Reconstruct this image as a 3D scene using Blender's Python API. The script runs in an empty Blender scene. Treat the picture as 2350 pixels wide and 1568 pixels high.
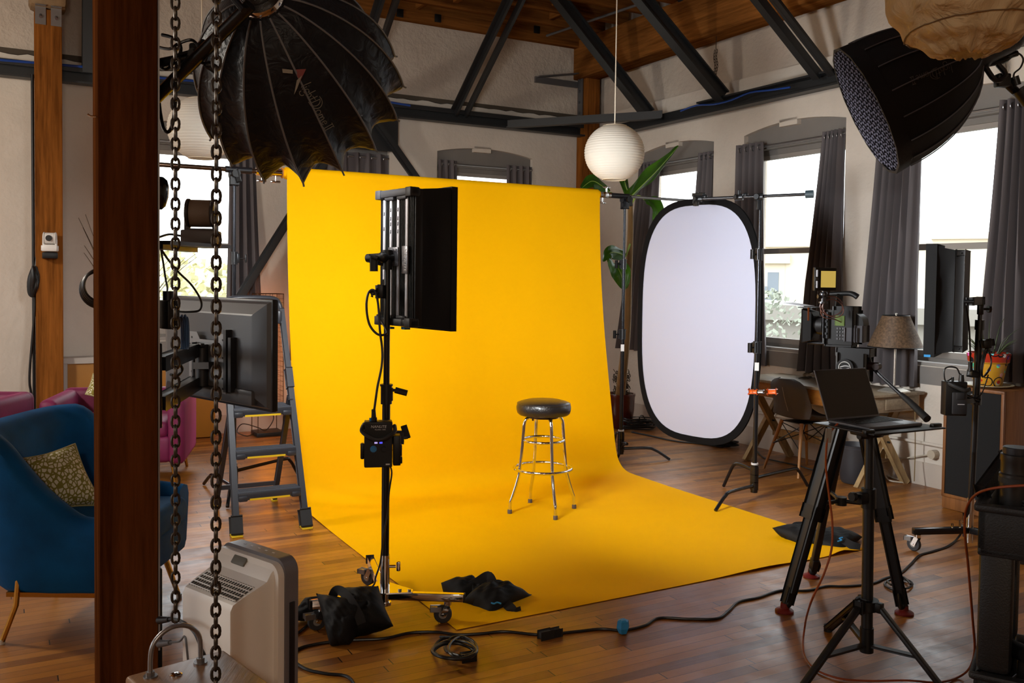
import bpy, bmesh, math, random
from mathutils import Vector as V, Matrix as MX
random.seed(7)
sc = bpy.context.scene
COL = sc.collection
# ------------------------------------------------------------------ camera
FPX, CX, HZ = 2090.0, 1175.0, 640.0
PITCH, ROLL, CAMH = math.radians(2.0), math.radians(0.72), 1.6
CY = HZ + FPX * math.tan(PITCH)
fw = V((0, math.cos(PITCH), -math.sin(PITCH)))
_r0 = V((1, 0, 0)); _u0 = _r0.cross(fw)
rt = _r0 * math.cos(ROLL) + _u0 * math.sin(ROLL)
up = -_r0 * math.sin(ROLL) + _u0 * math.cos(ROLL)
CAM = V((0, 0, CAMH))
cam = bpy.data.cameras.new('camera'); camo = bpy.data.objects.new('camera', cam); COL.objects.link(camo)
cam.sensor_width = 36.0; cam.lens = FPX / 2350 * 36.0; cam.sensor_fit = 'HORIZONTAL'
cam.shift_y = -(784.0 - CY) / 2350.0
cam.clip_start = 0.05; cam.clip_end = 400
m = MX((rt, up, -fw)).transposed().to_4x4(); m.translation = CAM
camo.matrix_world = m
sc.camera = camo
# ------------------------------------------------------------------ colour management, sampling hints
vs = sc.view_settings
vs.view_transform = 'Standard'; vs.look = 'None'; vs.gamma = 1.0; vs.use_curve_mapping = False
vs.exposure = 0.19
cy = sc.cycles
cy.max_bounces = 7; cy.diffuse_bounces = 4; cy.glossy_bounces = 4; cy.transmission_bounces = 4; cy.transparent_max_bounces = 10
cy.caustics_reflective = False; cy.caustics_refractive = False
cy.sample_clamp_indirect = 6.0
cy.use_denoising = True
# ------------------------------------------------------------------ world: bright hazy daylight
w = bpy.data.worlds.new('hazy_sky'); sc.world = w; w.use_nodes = True
nt = w.node_tree; bg = nt.nodes['Background']
bg.inputs['Color'].default_value = (0.93, 0.965, 1.0, 1); bg.inputs['Strength'].default_value = 4.2
# ------------------------------------------------------------------ room frame
AZ = math.radians(29.4)
eB = V((math.cos(AZ), math.sin(AZ), 0)); eR = V((-math.sin(AZ), math.cos(AZ), 0)); Z = V((0, 0, 1))
CORNER = V((0.95, 11.37, 0))
def ray(px, py): return fw + rt * ((px - CX) / FPX) - up * ((py - CY) / FPX)
def F(px, py, z=0.0):
    d = ray(px, py); return CAM + d * ((z - CAMH) / d.z)
def P(px, py, Y):
    d = ray(px, py); return CAM + d * (Y / d.y)
def PL(px, py, o, n):
    d = ray(px, py); return CAM + d * ((o - CAM).dot(n) / d.dot(n))
def RW(px, py, off=0.0): return PL(px, py, CORNER - eB * off, eB)
def BW(px, py, off=0.0): return PL(px, py, CORNER - eR * off, eR)
def sR(px, py, off=0.0): return (CORNER - RW(px, py, off)).dot(eR)
def sB(px, py, off=0.0): return (BW(px, py, off) - CORNER).dot(eB)
def WL(wall, s, off, z):
    p = CORNER + (eB * s - eR * off if wall == 'B' else -eR * s - eB * off)
    return V((p.x, p.y, z))
# ------------------------------------------------------------------ lights
def area(name, loc, dirv, sx, sy, power, color, shape='RECTANGLE', spread=180):
    l = bpy.data.lights.new(name, 'AREA'); l.shape = shape; l.size = sx
    if shape in ('RECTANGLE', 'ELLIPSE'): l.size_y = sy
    l.energy = power; l.color = color; l.spread = math.radians(spread)
    o = bpy.data.objects.new(name, l); COL.objects.link(o)
    o.location = loc; o.rotation_euler = V(dirv).to_track_quat('-Z', 'Y').to_euler()
    return o
DOME_C = P(698, 222, 4.1)                      # centre of the big umbrella softbox's mouth
DOME_A = V((0.062, 0.88, -0.40)).normalized()
PAN_D = V((math.sin(math.radians(52)), math.cos(math.radians(52)), -0.02)).normalized()
PAN_C = P(912, 592, 4.2)                       # centre of the LED panel's back
area('dome_lamp', DOME_C + DOME_A * 0.02, DOME_A, 0.78, 0.78, 37, (0.96, 0.985, 1.0), 'DISK', 115)
area('panel_lamp', PAN_C + PAN_D * 0.215, PAN_D, 0.27, 0.56, 38, (0.94, 0.975, 1.0), 'RECTANGLE', 105)
def point(name, loc, power, color, r):
    l = bpy.data.lights.new(name, 'POINT'); l.energy = power; l.color = color; l.shadow_soft_size = r
    o = bpy.data.objects.new(name, l); COL.objects.link(o); o.location = loc; return o
point('pendant_lamp_far_left', (-5.0, 4.6, 2.9), 235, (1, 0.91, 0.79), 0.2)
point('fill_light_behind', (0.5, -3.2, 3.2), 190, (1, 0.84, 0.66), 0.2)  # unseen fill added behind the camera to lift the foreground
# ------------------------------------------------------------------ helpers
ORG = {}
def up_for(d): return Z if abs(d.z) < 0.95 else V((0, 1, 0))
def frame(d, upv=None):
    d = d.normalized(); u = upv or up_for(d); x = d.cross(u).normalized(); y = x.cross(d).normalized()
    return x, y, d
def RZ(a): return MX.Rotation(a, 3, 'Z')
def axes(x, y, z=None):
    x = V(x).normalized(); y = V(y).normalized(); z = V(z).normalized() if z else x.cross(y).normalized()
    return MX((x, y, z)).transposed()
ROOM = axes(eB, eR, Z)
def crom(pts, n=6, closed=False):
    pts = [V(p) for p in pts]; out = []; N = len(pts)
    seg = N if closed else N - 1
    for i in range(seg):
        if closed: a, b, c, d = pts[(i-1) % N], pts[i], pts[(i+1) % N], pts[(i+2) % N]
        else: a, b, c, d = pts[max(i-1, 0)], pts[i], pts[i+1], pts[min(i+2, N-1)]
        for k in range(n):
            t = k / n
            out.append(0.5 * ((2*b) + (c-a)*t + (2*a-5*b+4*c-d)*t*t + (3*b-a-3*c+d)*t**3))
    if not closed: out.append(pts[-1])
    return out
class MB:
    def __init__(self): self.bm = bmesh.new(); self.mi = 0
    def face(self, vs):
        try:
            f = self.bm.faces.new(vs); f.material_index = self.mi; return f
        except ValueError: return None
    def box(self, c, s, rot=None, bev=0.0, seg=2):
        c = V(c); r = bmesh.ops.create_cube(self.bm, size=1.0); vs = r['verts']
        R = rot if rot is not None else MX.Identity(3)
        for v in vs: v.co = c + R @ V((v.co.x*s[0], v.co.y*s[1], v.co.z*s[2]))
        fs = set(f for v in vs for f in v.link_faces)
        for f in fs: f.material_index = self.mi
        if bev > 0:
            es = list(set(e for v in vs for e in v.link_edges))
            r = bmesh.ops.bevel(self.bm, geom=es, offset=min(bev, min(s)*0.45), segments=seg, profile=0.5, affect='EDGES')
            for f in r['faces']: f.material_index = self.mi
        return self
    def bar(self, p, q, w, h, upv=None, bev=0.0):
        p = V(p); q = V(q); x, y, d = frame(q-p, upv)
        return self.box((p+q)/2, (w, h, (q-p).length), MX((x, y, d)).transposed(), bev)
    def ring(self, c, x, y, r, n, r2=None):
        return [self.bm.verts.new(c + x*(r*math.cos(2*math.pi*i/n)) + y*((r2 or r)*math.sin(2*math.pi*i/n))) for i in range(n)]
    def skin(self, a, b):
        n = len(a)
        for i in range(n): self.face((a[i], a[(i+1) % n], b[(i+1) % n], b[i]))
    def cyl(self, p, q, r, r2=None, n=14, cap=True):
        p = V(p); q = V(q); x, y, d = frame(q-p)
        a = self.ring(p, x, y, r, n); b = self.ring(q, x, y, r if r2 is None else r2, n)
        self.skin(a, b)
        if cap: self.face(a[::-1]); self.face(b)
        return self
    def tube(self, pts, r, n=8, closed=False, sm=0, cap=True, rf=None):
        pts = [V(p) for p in pts]
        if sm: pts = crom(pts, sm, closed)
        N = len(pts); rings = []; x = None
        for i in range(N):
            if closed: d = pts[(i+1) % N] - pts[(i-1) % N]
            else: d = pts[min(i+1, N-1)] - pts[max(i-1, 0)]
            if d.length < 1e-9: d = V((0, 0, 1))
            d.normalize()
            if x is None: x, y, _ = frame(d)
            else:
                x = x - d * x.dot(d)
                if x.length < 1e-6: x, y, _ = frame(d)
                x.normalize(); y = d.cross(x)
            rr = r if rf is None else r * rf(i/(N-1) if N > 1 else 0)
            rings.append(self.ring(pts[i], x, d.cross(x), rr, n))
        for i in range(N-1): self.skin(rings[i], rings[i+1])
        if closed:
            a, b = rings[-1], rings[0]
            k = min(range(n), key=lambda k: (b[k].co - a[0].co).length)
            self.skin(a, b[k:] + b[:k])
        elif cap: self.face(rings[0][::-1]); self.face(rings[-1])
        return self
    def torus(self, c, axis, R, r, n=40, k=8):
        x, y, d = frame(V(axis)); c = V(c)
        return self.tube([c + x*(R*math.cos(2*math.pi*i/n)) + y*(R*math.sin(2*math.pi*i/n)) for i in range(n)], r, k, closed=True)
    def lathe(self, prof, c=(0, 0, 0), axis=(0, 0, 1), n=32, capa=True, capb=True, wob=None):
        x, y, d = frame(V(axis)); c = V(c); rings = []
        for (r, h) in prof: rings.append(self.ring(c + d*h, x, y, max(r, 1e-4), n))
        for a, b in zip(rings, rings[1:]): self.skin(a, b)
        if capa: self.face(rings[0][::-1])
        if capb: self.face(rings[-1])
        return self
    def ball(self, c, r, s=(1, 1, 1), rot=None, n=20, m=12):
        c = V(c); R = rot if rot is not None else MX.Identity(3)
        r_ = bmesh.ops.create_uvsphere(self.bm, u_segments=n, v_segments=m, radius=r)
        for v in r_['verts']:
            v.co = c + R @ V((v.co.x*s[0], v.co.y*s[1], v.co.z*s[2]))
            for f in v.link_faces: f.material_index = self.mi
        return self
    def prism(self, poly, o, x, y, d):
        """polygon (2D) in plane o + x*a + y*b, extruded by vector d"""
        o = V(o); x = V(x); y = V(y); d = V(d)
        a = [self.bm.verts.new(o + x*p[0] + y*p[1]) for p in poly]; b = [self.bm.verts.new(v.co + d) for v in a]
        self.face(a[::-1]); self.face(b); self.skin(a, b); return self
    def loft(self, rings, closed=True, capa=True, capb=True):
        R = [[self.bm.verts.new(V(p)) for p in ring] for ring in rings]
        for a, b in zip(R, R[1:]):
            n = len(a)
            for i in range(n if closed else n-1): self.face((a[i], a[(i+1) % n], b[(i+1) % n], b[i]))
        if closed and capa: self.face(R[0][::-1])
        if closed and capb: self.face(R[-1])
        return self
    def grid(self, nu, nv, fn, cu=False, cv=False):
        g = [[self.bm.verts.new(V(fn(i/nu, j/nv))) for i in range(nu if cu else nu+1)] for j in range(nv if cv else nv+1)]
        NU = len(g[0]); NV = len(g)
        for j in range(NV if cv else NV-1):
            for i in range(NU if cu else NU-1):
                self.face((g[j][i], g[j][(i+1) % NU], g[(j+1) % NV][(i+1) % NU], g[(j+1) % NV][i]))
        return self
    def solid(self, t):
        bmesh.ops.recalc_face_normals(self.bm, faces=self.bm.faces[:])
        bmesh.ops.solidify(self.bm, geom=self.bm.faces[:], thickness=t); return self
    def move(self, fn):
        for v in self.bm.verts: v.co = fn(v.co)
        return self
    def done(self, name, mat, parent=None, loc=None, ang=38, label=None, cat=None, group=None, kind=None, rot=None, flat=False):
        me = bpy.data.meshes.new(name)
        bmesh.ops.recalc_face_normals(self.bm, faces=self.bm.faces[:])
        if parent is not None: org = ORG[parent]
        elif loc is not None: org = V(loc)
        else: org = V((0, 0, 0))
        for v in self.bm.verts: v.co -= org
        if rot is not None:
            Ri = rot.transposed()
            for v in self.bm.verts: v.co = Ri @ v.co
        self.bm.to_mesh(me); self.bm.free()
        for mt in (mat if isinstance(mat, (list, tuple)) else [mat]): me.materials.append(mt)
        if not flat:
            me.polygons.foreach_set('use_smooth', [True]*len(me.polygons)); me.set_sharp_from_angle(angle=math.radians(ang))
        o = bpy.data.objects.new(name, me); COL.objects.link(o)
        if parent is not None: o.parent = parent
        else:
            o.location = org
            if rot is not None: o.rotation_euler = rot.to_euler()
        ORG[o] = org
        tag(o, label, cat, group, kind)
        return o
def tag(o, label=None, cat=None, group=None, kind=None):
    if label: o['label'] = label
    if cat: o['category'] = cat
    if group: o['group'] = group
    if kind: o['kind'] = kind
def thing(name, label, cat, loc, group=None, kind=None):
    o = bpy.data.objects.new(name, None); COL.objects.link(o); o.location = V(loc); o.empty_display_size = 0.1
    ORG[o] = V(loc); tag(o, label, cat, group, kind); return o
def text(body, o, x, y, size, mat, parent, name='lettering', ext=0.0006, shear=0.0, label=None, align='CENTER', spacing=1.0):
    cu = bpy.data.curves.new('t', 'FONT'); cu.body = body; cu.size = size; cu.extrude = ext; cu.align_x = align; cu.align_y = 'CENTER'
    cu.shear = shear; cu.resolution_u = 3; cu.space_character = spacing
    to = bpy.data.objects.new('t', cu); COL.objects.link(to); bpy.context.view_layer.update()
    me = bpy.data.meshes.new_from_object(to); bpy.data.objects.remove(to); bpy.data.curves.remove(cu)
    x = V(x).normalized(); y = V(y).normalized(); z = x.cross(y); o = V(o); org = ORG[parent]
    for v in me.vertices: v.co = o + x*v.co.x + y*v.co.y + z*v.co.z - org
    me.materials.clear(); me.materials.append(mat)
    ob = bpy.data.objects.new(name, me); COL.objects.link(ob); ob.parent = parent; ORG[ob] = org
    if label: ob['label'] = label
    return ob
# handwriting: letters as pen strokes laid onto a surface
from mathutils.bvhtree import BVHTree
def arc(cx_, cy_, rx, ry, a0, a1, n=9): return [(cx_+rx*math.cos(math.radians(a0+(a1-a0)*i/n)), cy_+ry*math.sin(math.radians(a0+(a1-a0)*i/n))) for i in range(n+1)]
PEN = {'l': (0.22, [[(0.15, 1.05), (0.05, 0.1), (0.15, 0.0)]]), 'i': (0.22, [[(0.1, 0.5), (0.08, 0.0), (0.16, 0.0)], [(0.13, 0.68), (0.14, 0.72)]]),
 'g': (0.5, [arc(0.25, 0.25, 0.2, 0.26, 20, 340), [(0.46, 0.5), (0.42, -0.2)] + arc(0.2, -0.25, 0.23, 0.2, 0, -200)]), 'h': (0.48, [[(0.12, 1.05), (0.05, 0.0), (0.1, 0.3)] + arc(0.24, 0.3, 0.14, 0.2, 170, 10) + [(0.38, 0.0)]]),
 't': (0.42, [[(0.2, 0.95), (0.14, 0.1), (0.26, 0.0)], [(-0.05, 0.55), (0.42, 0.62)]]), 'D': (0.95, [[(0.15, 1.05), (0.05, 0.0)], [(-0.1, 1.1), (0.2, 1.15)] + arc(0.15, 0.55, 0.7, 0.6, 80, -85), [(-0.15, -0.08), (0.3, -0.05)], arc(0.1, 0.5, 0.45, 0.5, 75, -80)]),
 'o': (0.5, [arc(0.22, 0.25, 0.2, 0.25, 80, 440, 14)]), 'm': (0.68, [[(0.05, 0.5), (0.03, 0.0), (0.06, 0.3)] + arc(0.17, 0.32, 0.1, 0.17, 170, 10) + [(0.28, 0.02), (0.3, 0.3)] + arc(0.42, 0.32, 0.11, 0.17, 170, 10) + [(0.55, 0.0)]]),
 'e': (0.46, [[(0.05, 0.26), (0.38, 0.32)] + arc(0.21, 0.27, 0.17, 0.24, 10, 320)]), ' ': (0.12, []), 'I': (0.22, [[(0.1, 0.9), (0.1, 0.0)], [(-0.02, 0.9), (0.22, 0.9)], [(-0.02, 0.0), (0.22, 0.0)]])}
def surface(o):
    org = ORG[o]; return BVHTree.FromPolygons([v.co + org for v in o.data.vertices], [tuple(p.vertices) for p in o.data.polygons])
def hit(bv, px, py):
    r = bv.ray_cast(CAM, ray(px, py).normalized()); return (r[0], r[1]) if r[0] is not None else (None, None)
def handwrite(body, bv, p, q, flip, r, m, parent):
    """pen strokes running from point p to q of the photograph's view, laid on the surface"""
    w_ = sum(PEN[c][0] for c in body); dx, dy = (q[0]-p[0])/w_, (q[1]-p[1])/w_; ux_, uy_ = dy*flip, -dx*flip; x = 0; b = MB()
    for c in body:
        for st in PEN[c][1]:
            pts = []
            for (a, h_) in st:
                h, n = hit(bv, p[0]+dx*(x+a)+ux_*h_, p[1]+dy*(x+a)+uy_*h_)
                if h is not None: pts.append(h + (CAM-h).normalized()*r)
            if len(pts) > 1: b.tube(pts, r, 5)
        x += PEN[c][0]
    return b.done('lettering', m, parent=parent)
# ------------------------------------------------------------------ materials
def lin(c):
    if isinstance(c, str): c = [int(c[i:i+2], 16)/255 for i in (0, 2, 4)]
    return tuple(x/12.92 if x <= 0.04045 else ((x+0.055)/1.055)**2.4 for x in c)
MATS = {}
class NT:
    def __init__(s, name):
        s.m = bpy.data.materials.new(name); s.m.use_nodes = True; s.t = s.m.node_tree; s.n = s.t.nodes; s.b = s.n['Principled BSDF']
    def add(s, typ, ins=None, **kw):
        n = s.n.new(typ)
        for k, v in kw.items(): setattr(n, k, v)
        for k, v in (ins or {}).items():
            if isinstance(v, bpy.types.NodeSocket): s.t.links.new(v, n.inputs[k])
            else: n.inputs[k].default_value = v
        return n
    def link(s, a, k): s.t.links.new(a, s.b.inputs[k])
    def math(s, op, a, b=0.0, clamp=False):
        n = s.n.new('ShaderNodeMath'); n.operation = op; n.use_clamp = clamp
        for i, v in enumerate((a, b)):
            if isinstance(v, bpy.types.NodeSocket): s.t.links.new(v, n.inputs[i])
            else: n.inputs[i].default_value = v
        return n.outputs[0]
    def mix(s, fac, a, b, blend='MIX'):
        n = s.n.new('ShaderNodeMix'); n.data_type = 'RGBA'; n.blend_type = blend
        for i, v in ((0, fac), (6, a), (7, b)):
            if isinstance(v, bpy.types.NodeSocket): s.t.links.new(v, n.inputs[i])
            else: n.inputs[i].default_value = v if i == 0 else (tuple(v) + (1,) if len(v) == 3 else v)
        return n.outputs[2]
    def ramp(s, fac, stops):
        n = s.n.new('ShaderNodeValToRGB'); s.t.links.new(fac, n.inputs[0]); el = n.color_ramp.elements
        while len(el) < len(stops): el.new(0.5)
        for e, (p, c) in zip(el, stops): e.position = p; e.color = tuple(c) + (1,)
        return n.outputs[0]
    def coord(s, scale=(1, 1, 1), rot=(0, 0, 0), out='Object'):
        tc = s.n.new('ShaderNodeTexCoord'); mp = s.n.new('ShaderNodeMapping'); s.t.links.new(tc.outputs[out], mp.inputs[0])
        mp.inputs['Scale'].default_value = scale; mp.inputs['Rotation'].default_value = rot; return mp.outputs[0]
    def noise(s, vec, scale, detail=4, rough=0.55):
        n = s.add('ShaderNodeTexNoise', {'Vector': vec, 'Scale': scale, 'Detail': detail, 'Roughness': rough}); return n.outputs[0]
    def bump(s, h, strength=0.3, dist=0.01):
        n = s.add('ShaderNodeBump', {'Height': h, 'Strength': strength, 'Distance': dist}); s.link(n.outputs[0], 'Normal')
def mat(name, c, rough=0.5, metal=0.0, var=0.0, scale=8, bump=0.0, bscale=60, emit=None, es=0.0, sheen=0.0, spec=0.5, coat=0.0, stretch=(1, 1, 1)):
    if name in MATS: return MATS[name]
    t = NT(name); b = t.b; c = lin(c)
    b.inputs['Base Color'].default_value = c + (1,); b.inputs['Roughness'].default_value = rough; b.inputs['Metallic'].default_value = metal
    b.inputs['Specular IOR Level'].default_value = spec; b.inputs['Coat Weight'].default_value = coat
    if sheen: b.inputs['Sheen Weight'].default_value = sheen; b.inputs['Sheen Roughness'].default_value = 0.35; b.inputs['Sheen Tint'].default_value = tuple(min(1, x*2.5+.05) for x in c) + (1,)
    if var or bump: co = t.coord(stretch)
    if var:
        n = t.noise(co, scale, 5)
        t.link(t.ramp(n, [(0.3, [x*(1-var) for x in c]), (0.7, [min(1, x*(1+var)) for x in c])]), 'Base Color')
    if bump: t.bump(t.noise(co, bscale, 4), bump, 0.006)
    if emit: b.inputs['Emission Color'].default_value = lin(emit) + (1,); b.inputs['Emission Strength'].default_value = es
    MATS[name] = t.m; return t.m
def wood(name, dark, light, axis='Z', scale=1.0, rough=0.55, bump=0.25, knots=False, coat=0.0):
    if name in MATS: return MATS[name]
    t = NT(name); dark = lin(dark); light = lin(light)
    k = {'X': (0.06, 1, 1), 'Y': (1, 0.06, 1), 'Z': (1, 1, 0.06)}[axis]
    co = t.coord(tuple(x*scale for x in k))
    n1 = t.noise(co, 9, 3, 0.5)
    wv = t.add('ShaderNodeTexNoise', {'Vector': co, 'Scale': 45, 'Detail': 6, 'Roughness': 0.65, 'Distortion': 0.4}).outputs[0]
    f = t.math('ADD', t.math('MULTIPLY', n1, 0.55), t.math('MULTIPLY', wv, 0.45))
    mid = tuple((a+b)/2 for a, b in zip(dark, light))
    col = t.ramp(f, [(0.34, dark), (0.5, mid), (0.66, light)])
    t.b.inputs['Specular IOR Level'].default_value = 0.0 if 'fir' in name else 0.3; t.link(col, 'Base Color'); t.b.inputs['Roughness'].default_value = rough; t.b.inputs['Coat Weight'].default_value = coat
    if bump: t.bump(wv, bump, 0.004)
    MATS[name] = t.m; return t.m
BLK = lambda: mat('black_metal', '16161a', 0.38, 0.0, spec=0.5)
BLKP = lambda: mat('black_plastic', '0d0d0e', 0.45, spec=0.4)
RUB = lambda: mat('dark_rubber', '1b1b1b', 0.7)
NYL = lambda: mat('black_nylon', '0c0c0d', 0.65, bump=0.25, bscale=300, spec=0.3)
CHR = lambda: mat('chrome', 'e4e4e6', 0.08, 1.0)
STEEL = lambda: mat('dull_steel', '9a9a9c', 0.35, 0.9)
GRYP = lambda: mat('grey_plastic', '4a4a4e', 0.5)
WHT = lambda: mat('white_print', 'cfcfcf', 0.5)
BLU = lambda: mat('blue_tape', '2a8fd0', 0.5)
LBL = lambda: mat('paper_label', 'dcdcdc', 0.6)
# ================================================================== room materials
def plaster(name, c, c2, bump=0.35):
    t = NT(name); co = t.coord()
    n = t.noise(co, 1.3, 6, 0.6); n2 = t.noise(co, 14, 6, 0.7); n3 = t.noise(co, 3.5, 4, 0.6)
    col = t.ramp(n, [(0.32, lin(c2)), (0.62, lin(c))])
    t.link(col, 'Base Color'); t.b.inputs['Roughness'].default_value = 0.8
    h = t.math('ADD', t.math('MULTIPLY', n2, 0.5), n3); t.bump(h, bump, 0.03)
    return t.m
PLAS = plaster('painted_plaster', 'd2c8bb', 'c6bcaf')
PLASU = plaster('rough_plaster', 'c2b6a8', 'b3a698', 0.7)
def floor_mat():
    t = NT('strip_floor'); co = t.coord()
    sp = t.add('ShaderNodeSeparateXYZ', {0: co}); x, y = sp.outputs[0], sp.outputs[1]
    W, L = 0.058, 1.05
    yy = t.math('DIVIDE', y, W); row = t.math('FLOOR', yy); fr = t.math('FRACT', yy)
    wn = t.add('ShaderNodeTexWhiteNoise', {'W': row}, noise_dimensions='1D').outputs[0]
    xx = t.math('ADD', t.math('DIVIDE', x, L), t.math('MULTIPLY', wn, 7.3)); cell = t.math('FLOOR', xx); fx = t.math('FRACT', xx)
    cv = t.add('ShaderNodeCombineXYZ', {0: row, 1: cell}).outputs[0]
    rnd = t.add('ShaderNodeTexWhiteNoise', {'Vector': cv}, noise_dimensions='2D').outputs[0]
    seam = t.math('MAXIMUM', t.math('MULTIPLY', t.math('LESS_THAN', fr, 0.045), 0.85), t.math('LESS_THAN', fx, 0.0045))
    gm = t.add('ShaderNodeMapping', {0: co, 'Scale': (0.9, 22, 1)}).outputs[0]
    grain = t.noise(gm, 4, 5, 0.6); big = t.noise(co, 0.8, 4, 0.6); scr = t.noise(t.add('ShaderNodeMapping', {0: co, 'Scale': (2.0, 9, 1), 'Rotation': (0, 0, 0.5)}).outputs[0], 7, 8, 0.75)
    f = t.math('ADD', t.math('MULTIPLY', rnd, 0.5), t.math('ADD', t.math('MULTIPLY', grain, 0.4), t.math('MULTIPLY', big, 0.3)))
    col = t.ramp(f, [(0.25, lin('5c3310')), (0.52, lin('8f5720')), (0.85, lin('b0722a'))])
    sc_ = t.ramp(scr, [(0.60, (0, 0, 0)), (0.72, (1, 1, 1))])
    col = t.mix(t.math('MULTIPLY', sc_, 0.45), col, lin('3a2616'))
    col = t.mix(seam, col, lin('1c120b'))
    t.link(col, 'Base Color')
    rn = t.noise(co, 5, 6, 0.7)
    r = t.ramp(t.math('ADD', t.math('MULTIPLY', rn, 0.7), t.math('MULTIPLY', scr, 0.3)), [(0.35, (0.28,)*3), (0.65, (0.46,)*3)])
    t.link(r, 'Roughness'); t.b.inputs['Specular IOR Level'].default_value = 0.75
    h = t.math('SUBTRACT', t.math('ADD', t.math('MULTIPLY', rnd, 0.25), t.math('ADD', t.math('MULTIPLY', grain, 0.2), t.math('MULTIPLY', rn, 0.35))), seam)
    t.bump(h, 0.35, 0.004)
    return t.m
TIMB = lambda: wood('old_fir', '4a2a12', '9a6430', 'X', 0.9, 0.7, 0.4)
TIMBY = lambda: wood('old_fir_cross', '4a2a12', '9a6430', 'Y', 0.9, 0.7, 0.4)
TIMBZ = lambda: wood('old_fir_upright', '4c2a12', 'a3652c', 'Z', 0.8, 0.6, 0.4)
PAINTG = lambda: mat('grey_paint', '77726d', 0.55, var=0.06, scale=5)
STBLK = lambda: mat('painted_steel', '1d1f21', 0.45, var=0.15, scale=4)
# ================================================================== floor and ceiling
def room_piece(mb, name, m, **k):      # a mesh whose own axes follow the room: x along the back wall, y along the right wall
    return mb.done(name, m, loc=CORNER, rot=ROOM, kind='structure', **k)
b = MB(); b.box(CORNER - eB*6 - eR*8 + V((0, 0, -0.1)), (12.8, 16.8, 0.2), ROOM); room_piece(b, 'floor', floor_mat(), flat=True)
ZC = 4.78
b = MB()
for i in range(84): b.box(CORNER - eB*6 - eR*(16.45 - i*0.2) + Z*(ZC + 0.02), (12.6, 0.19, 0.04), ROOM)
ceil = room_piece(b, 'ceiling', TIMB(), flat=True); ORG[ceil] = CORNER.copy()
def ceil_part(name, c, s, m):          # joists and blocking under the planks
    b = MB(); b.box(V(c) , s, None, 0.006); o = b.done(name, m); o.parent = ceil; return o
ceil_part('joist', (-6.2, -0.10, ZC - 0.19), (12, 0.09, 0.38), TIMB())
for k in range(1, 15):                 # local room coordinates: x = along back wall, y = along right wall
    ceil_part('joist', (-6.2, -0.02 - 0.46*k - 0.05, ZC - 0.15), (12, 0.07, 0.30), TIMB())
for k in range(9):
    for x in (-1.2, -2.4, -3.6, -4.8):
        ceil_part('blocking', (x + 0.25*(k % 2), -0.30 - 0.46*k, ZC - 0.14), (0.06, 0.385, 0.22), TIMBY())
for k in range(0):
    pass
# ================================================================== walls with arched window openings
WINS = {}
def win_def(n, wall, s0, s1, zs=0.95, zp=3.035, rise=0.07): WINS[n] = dict(wall=wall, s0=min(s0, s1), s1=max(s0, s1), zs=zs, zp=zp, rise=rise)
w1r = sB(588, 400); win_def(1, 'B', w1r-1.25, w1r)
win_def(2, 'B', sB(666, 600), sB(893, 420), zs=0.95)
win_def(3, 'B', sB(1003, 400), sB(1222, 400))
w4r = sR(1637, 400); w5l = sR(1706, 400); w5r = sR(1939, 400); per = w5r - w4r
win_def(4, 'R', w4r - (w5r-w5l), w4r); win_def(5, 'R', w5l, w5r); win_def(6, 'R', w5l+per-0.03, w5r+per+0.03)
def arch(W, n=14):
    c = (W['s0']+W['s1'])/2; hw = (W['s1']-W['s0'])/2
    return [(c+hw*t, W['zp']+W['rise']*(1-t*t)) for t in [-1+2*i/n for i in range(n+1)]]
def wall(name, wl, s_lo, s_hi, T=0.32):
    b = MB(); out = eR if wl == 'B' else eB; ax = eB if wl == 'B' else -eR
    o = CORNER.copy(); ZS = 3.60
    ws = sorted([w for w in WINS.values() if w['wall'] == wl], key=lambda w: w['s0'])
    pr = lambda poly: b.prism(poly, o, ax, Z, out*T)
    x = s_lo
    for W in ws:
        pr([(x, 0), (W['s0'], 0), (W['s0'], ZS), (x, ZS)])
        pr([(W['s0'], 0), (W['s1'], 0), (W['s1'], W['zs']), (W['s0'], W['zs'])])
        a = arch(W)
        cs = (W['s0']+W['s1'])/2; pr([(cs-0.16, W['zp']+W['rise']-0.045), (cs+0.06, W['zp']+W['rise']-0.045), (cs+0.06, W['zp']+W['rise']+0.02), (cs-0.16, W['zp']+W['rise']+0.02)])   # plaster lip hanging into the arch
        for p, q in zip(a, a[1:]): pr([p, q, (q[0], ZS), (p[0], ZS)])
        x = W['s1']
    pr([(x, 0), (s_hi, 0), (s_hi, ZS), (x, ZS)])
    bmesh.ops.remove_doubles(b.bm, verts=b.bm.verts[:], dist=1e-5)
    w_ = b.done(name, PLAS, kind='structure', loc=o); 
    b = MB(); off = -0.035 if wl == 'B' else 0.05
    b.prism([(s_lo, ZS), (s_hi, ZS), (s_hi, 5.0), (s_lo, 5.0)], o + out*off, ax, Z, out*(T-off)); b.done('upper_plaster', PLASU, parent=w_)
    # ragged joint between the two coats
    b = MB(); n = 160; rnd = random.Random(3)
    lo = [(s_lo + (s_hi-s_lo)*i/n, ZS - 0.018 - rnd.random()*0.022) for i in range(n+1)]
    poly = lo + [(s_hi, ZS+0.012), (s_lo, ZS+0.012)]
    b.prism(poly, o + out*(off - 0.006 if wl == 'B' else 0.03), ax, Z, out*0.05)
    b.done('plaster_joint', mat('joint_shadow', '4a4136', 0.9) if wl == 'B' else PLAS, parent=w_)  # back wall strip coloured dark for the shadow under the overhanging coat
    return w_
wall('wall_back', 'B', -11.9, 0.32); wall('wall_right', 'R', -0.02, 16)
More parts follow.
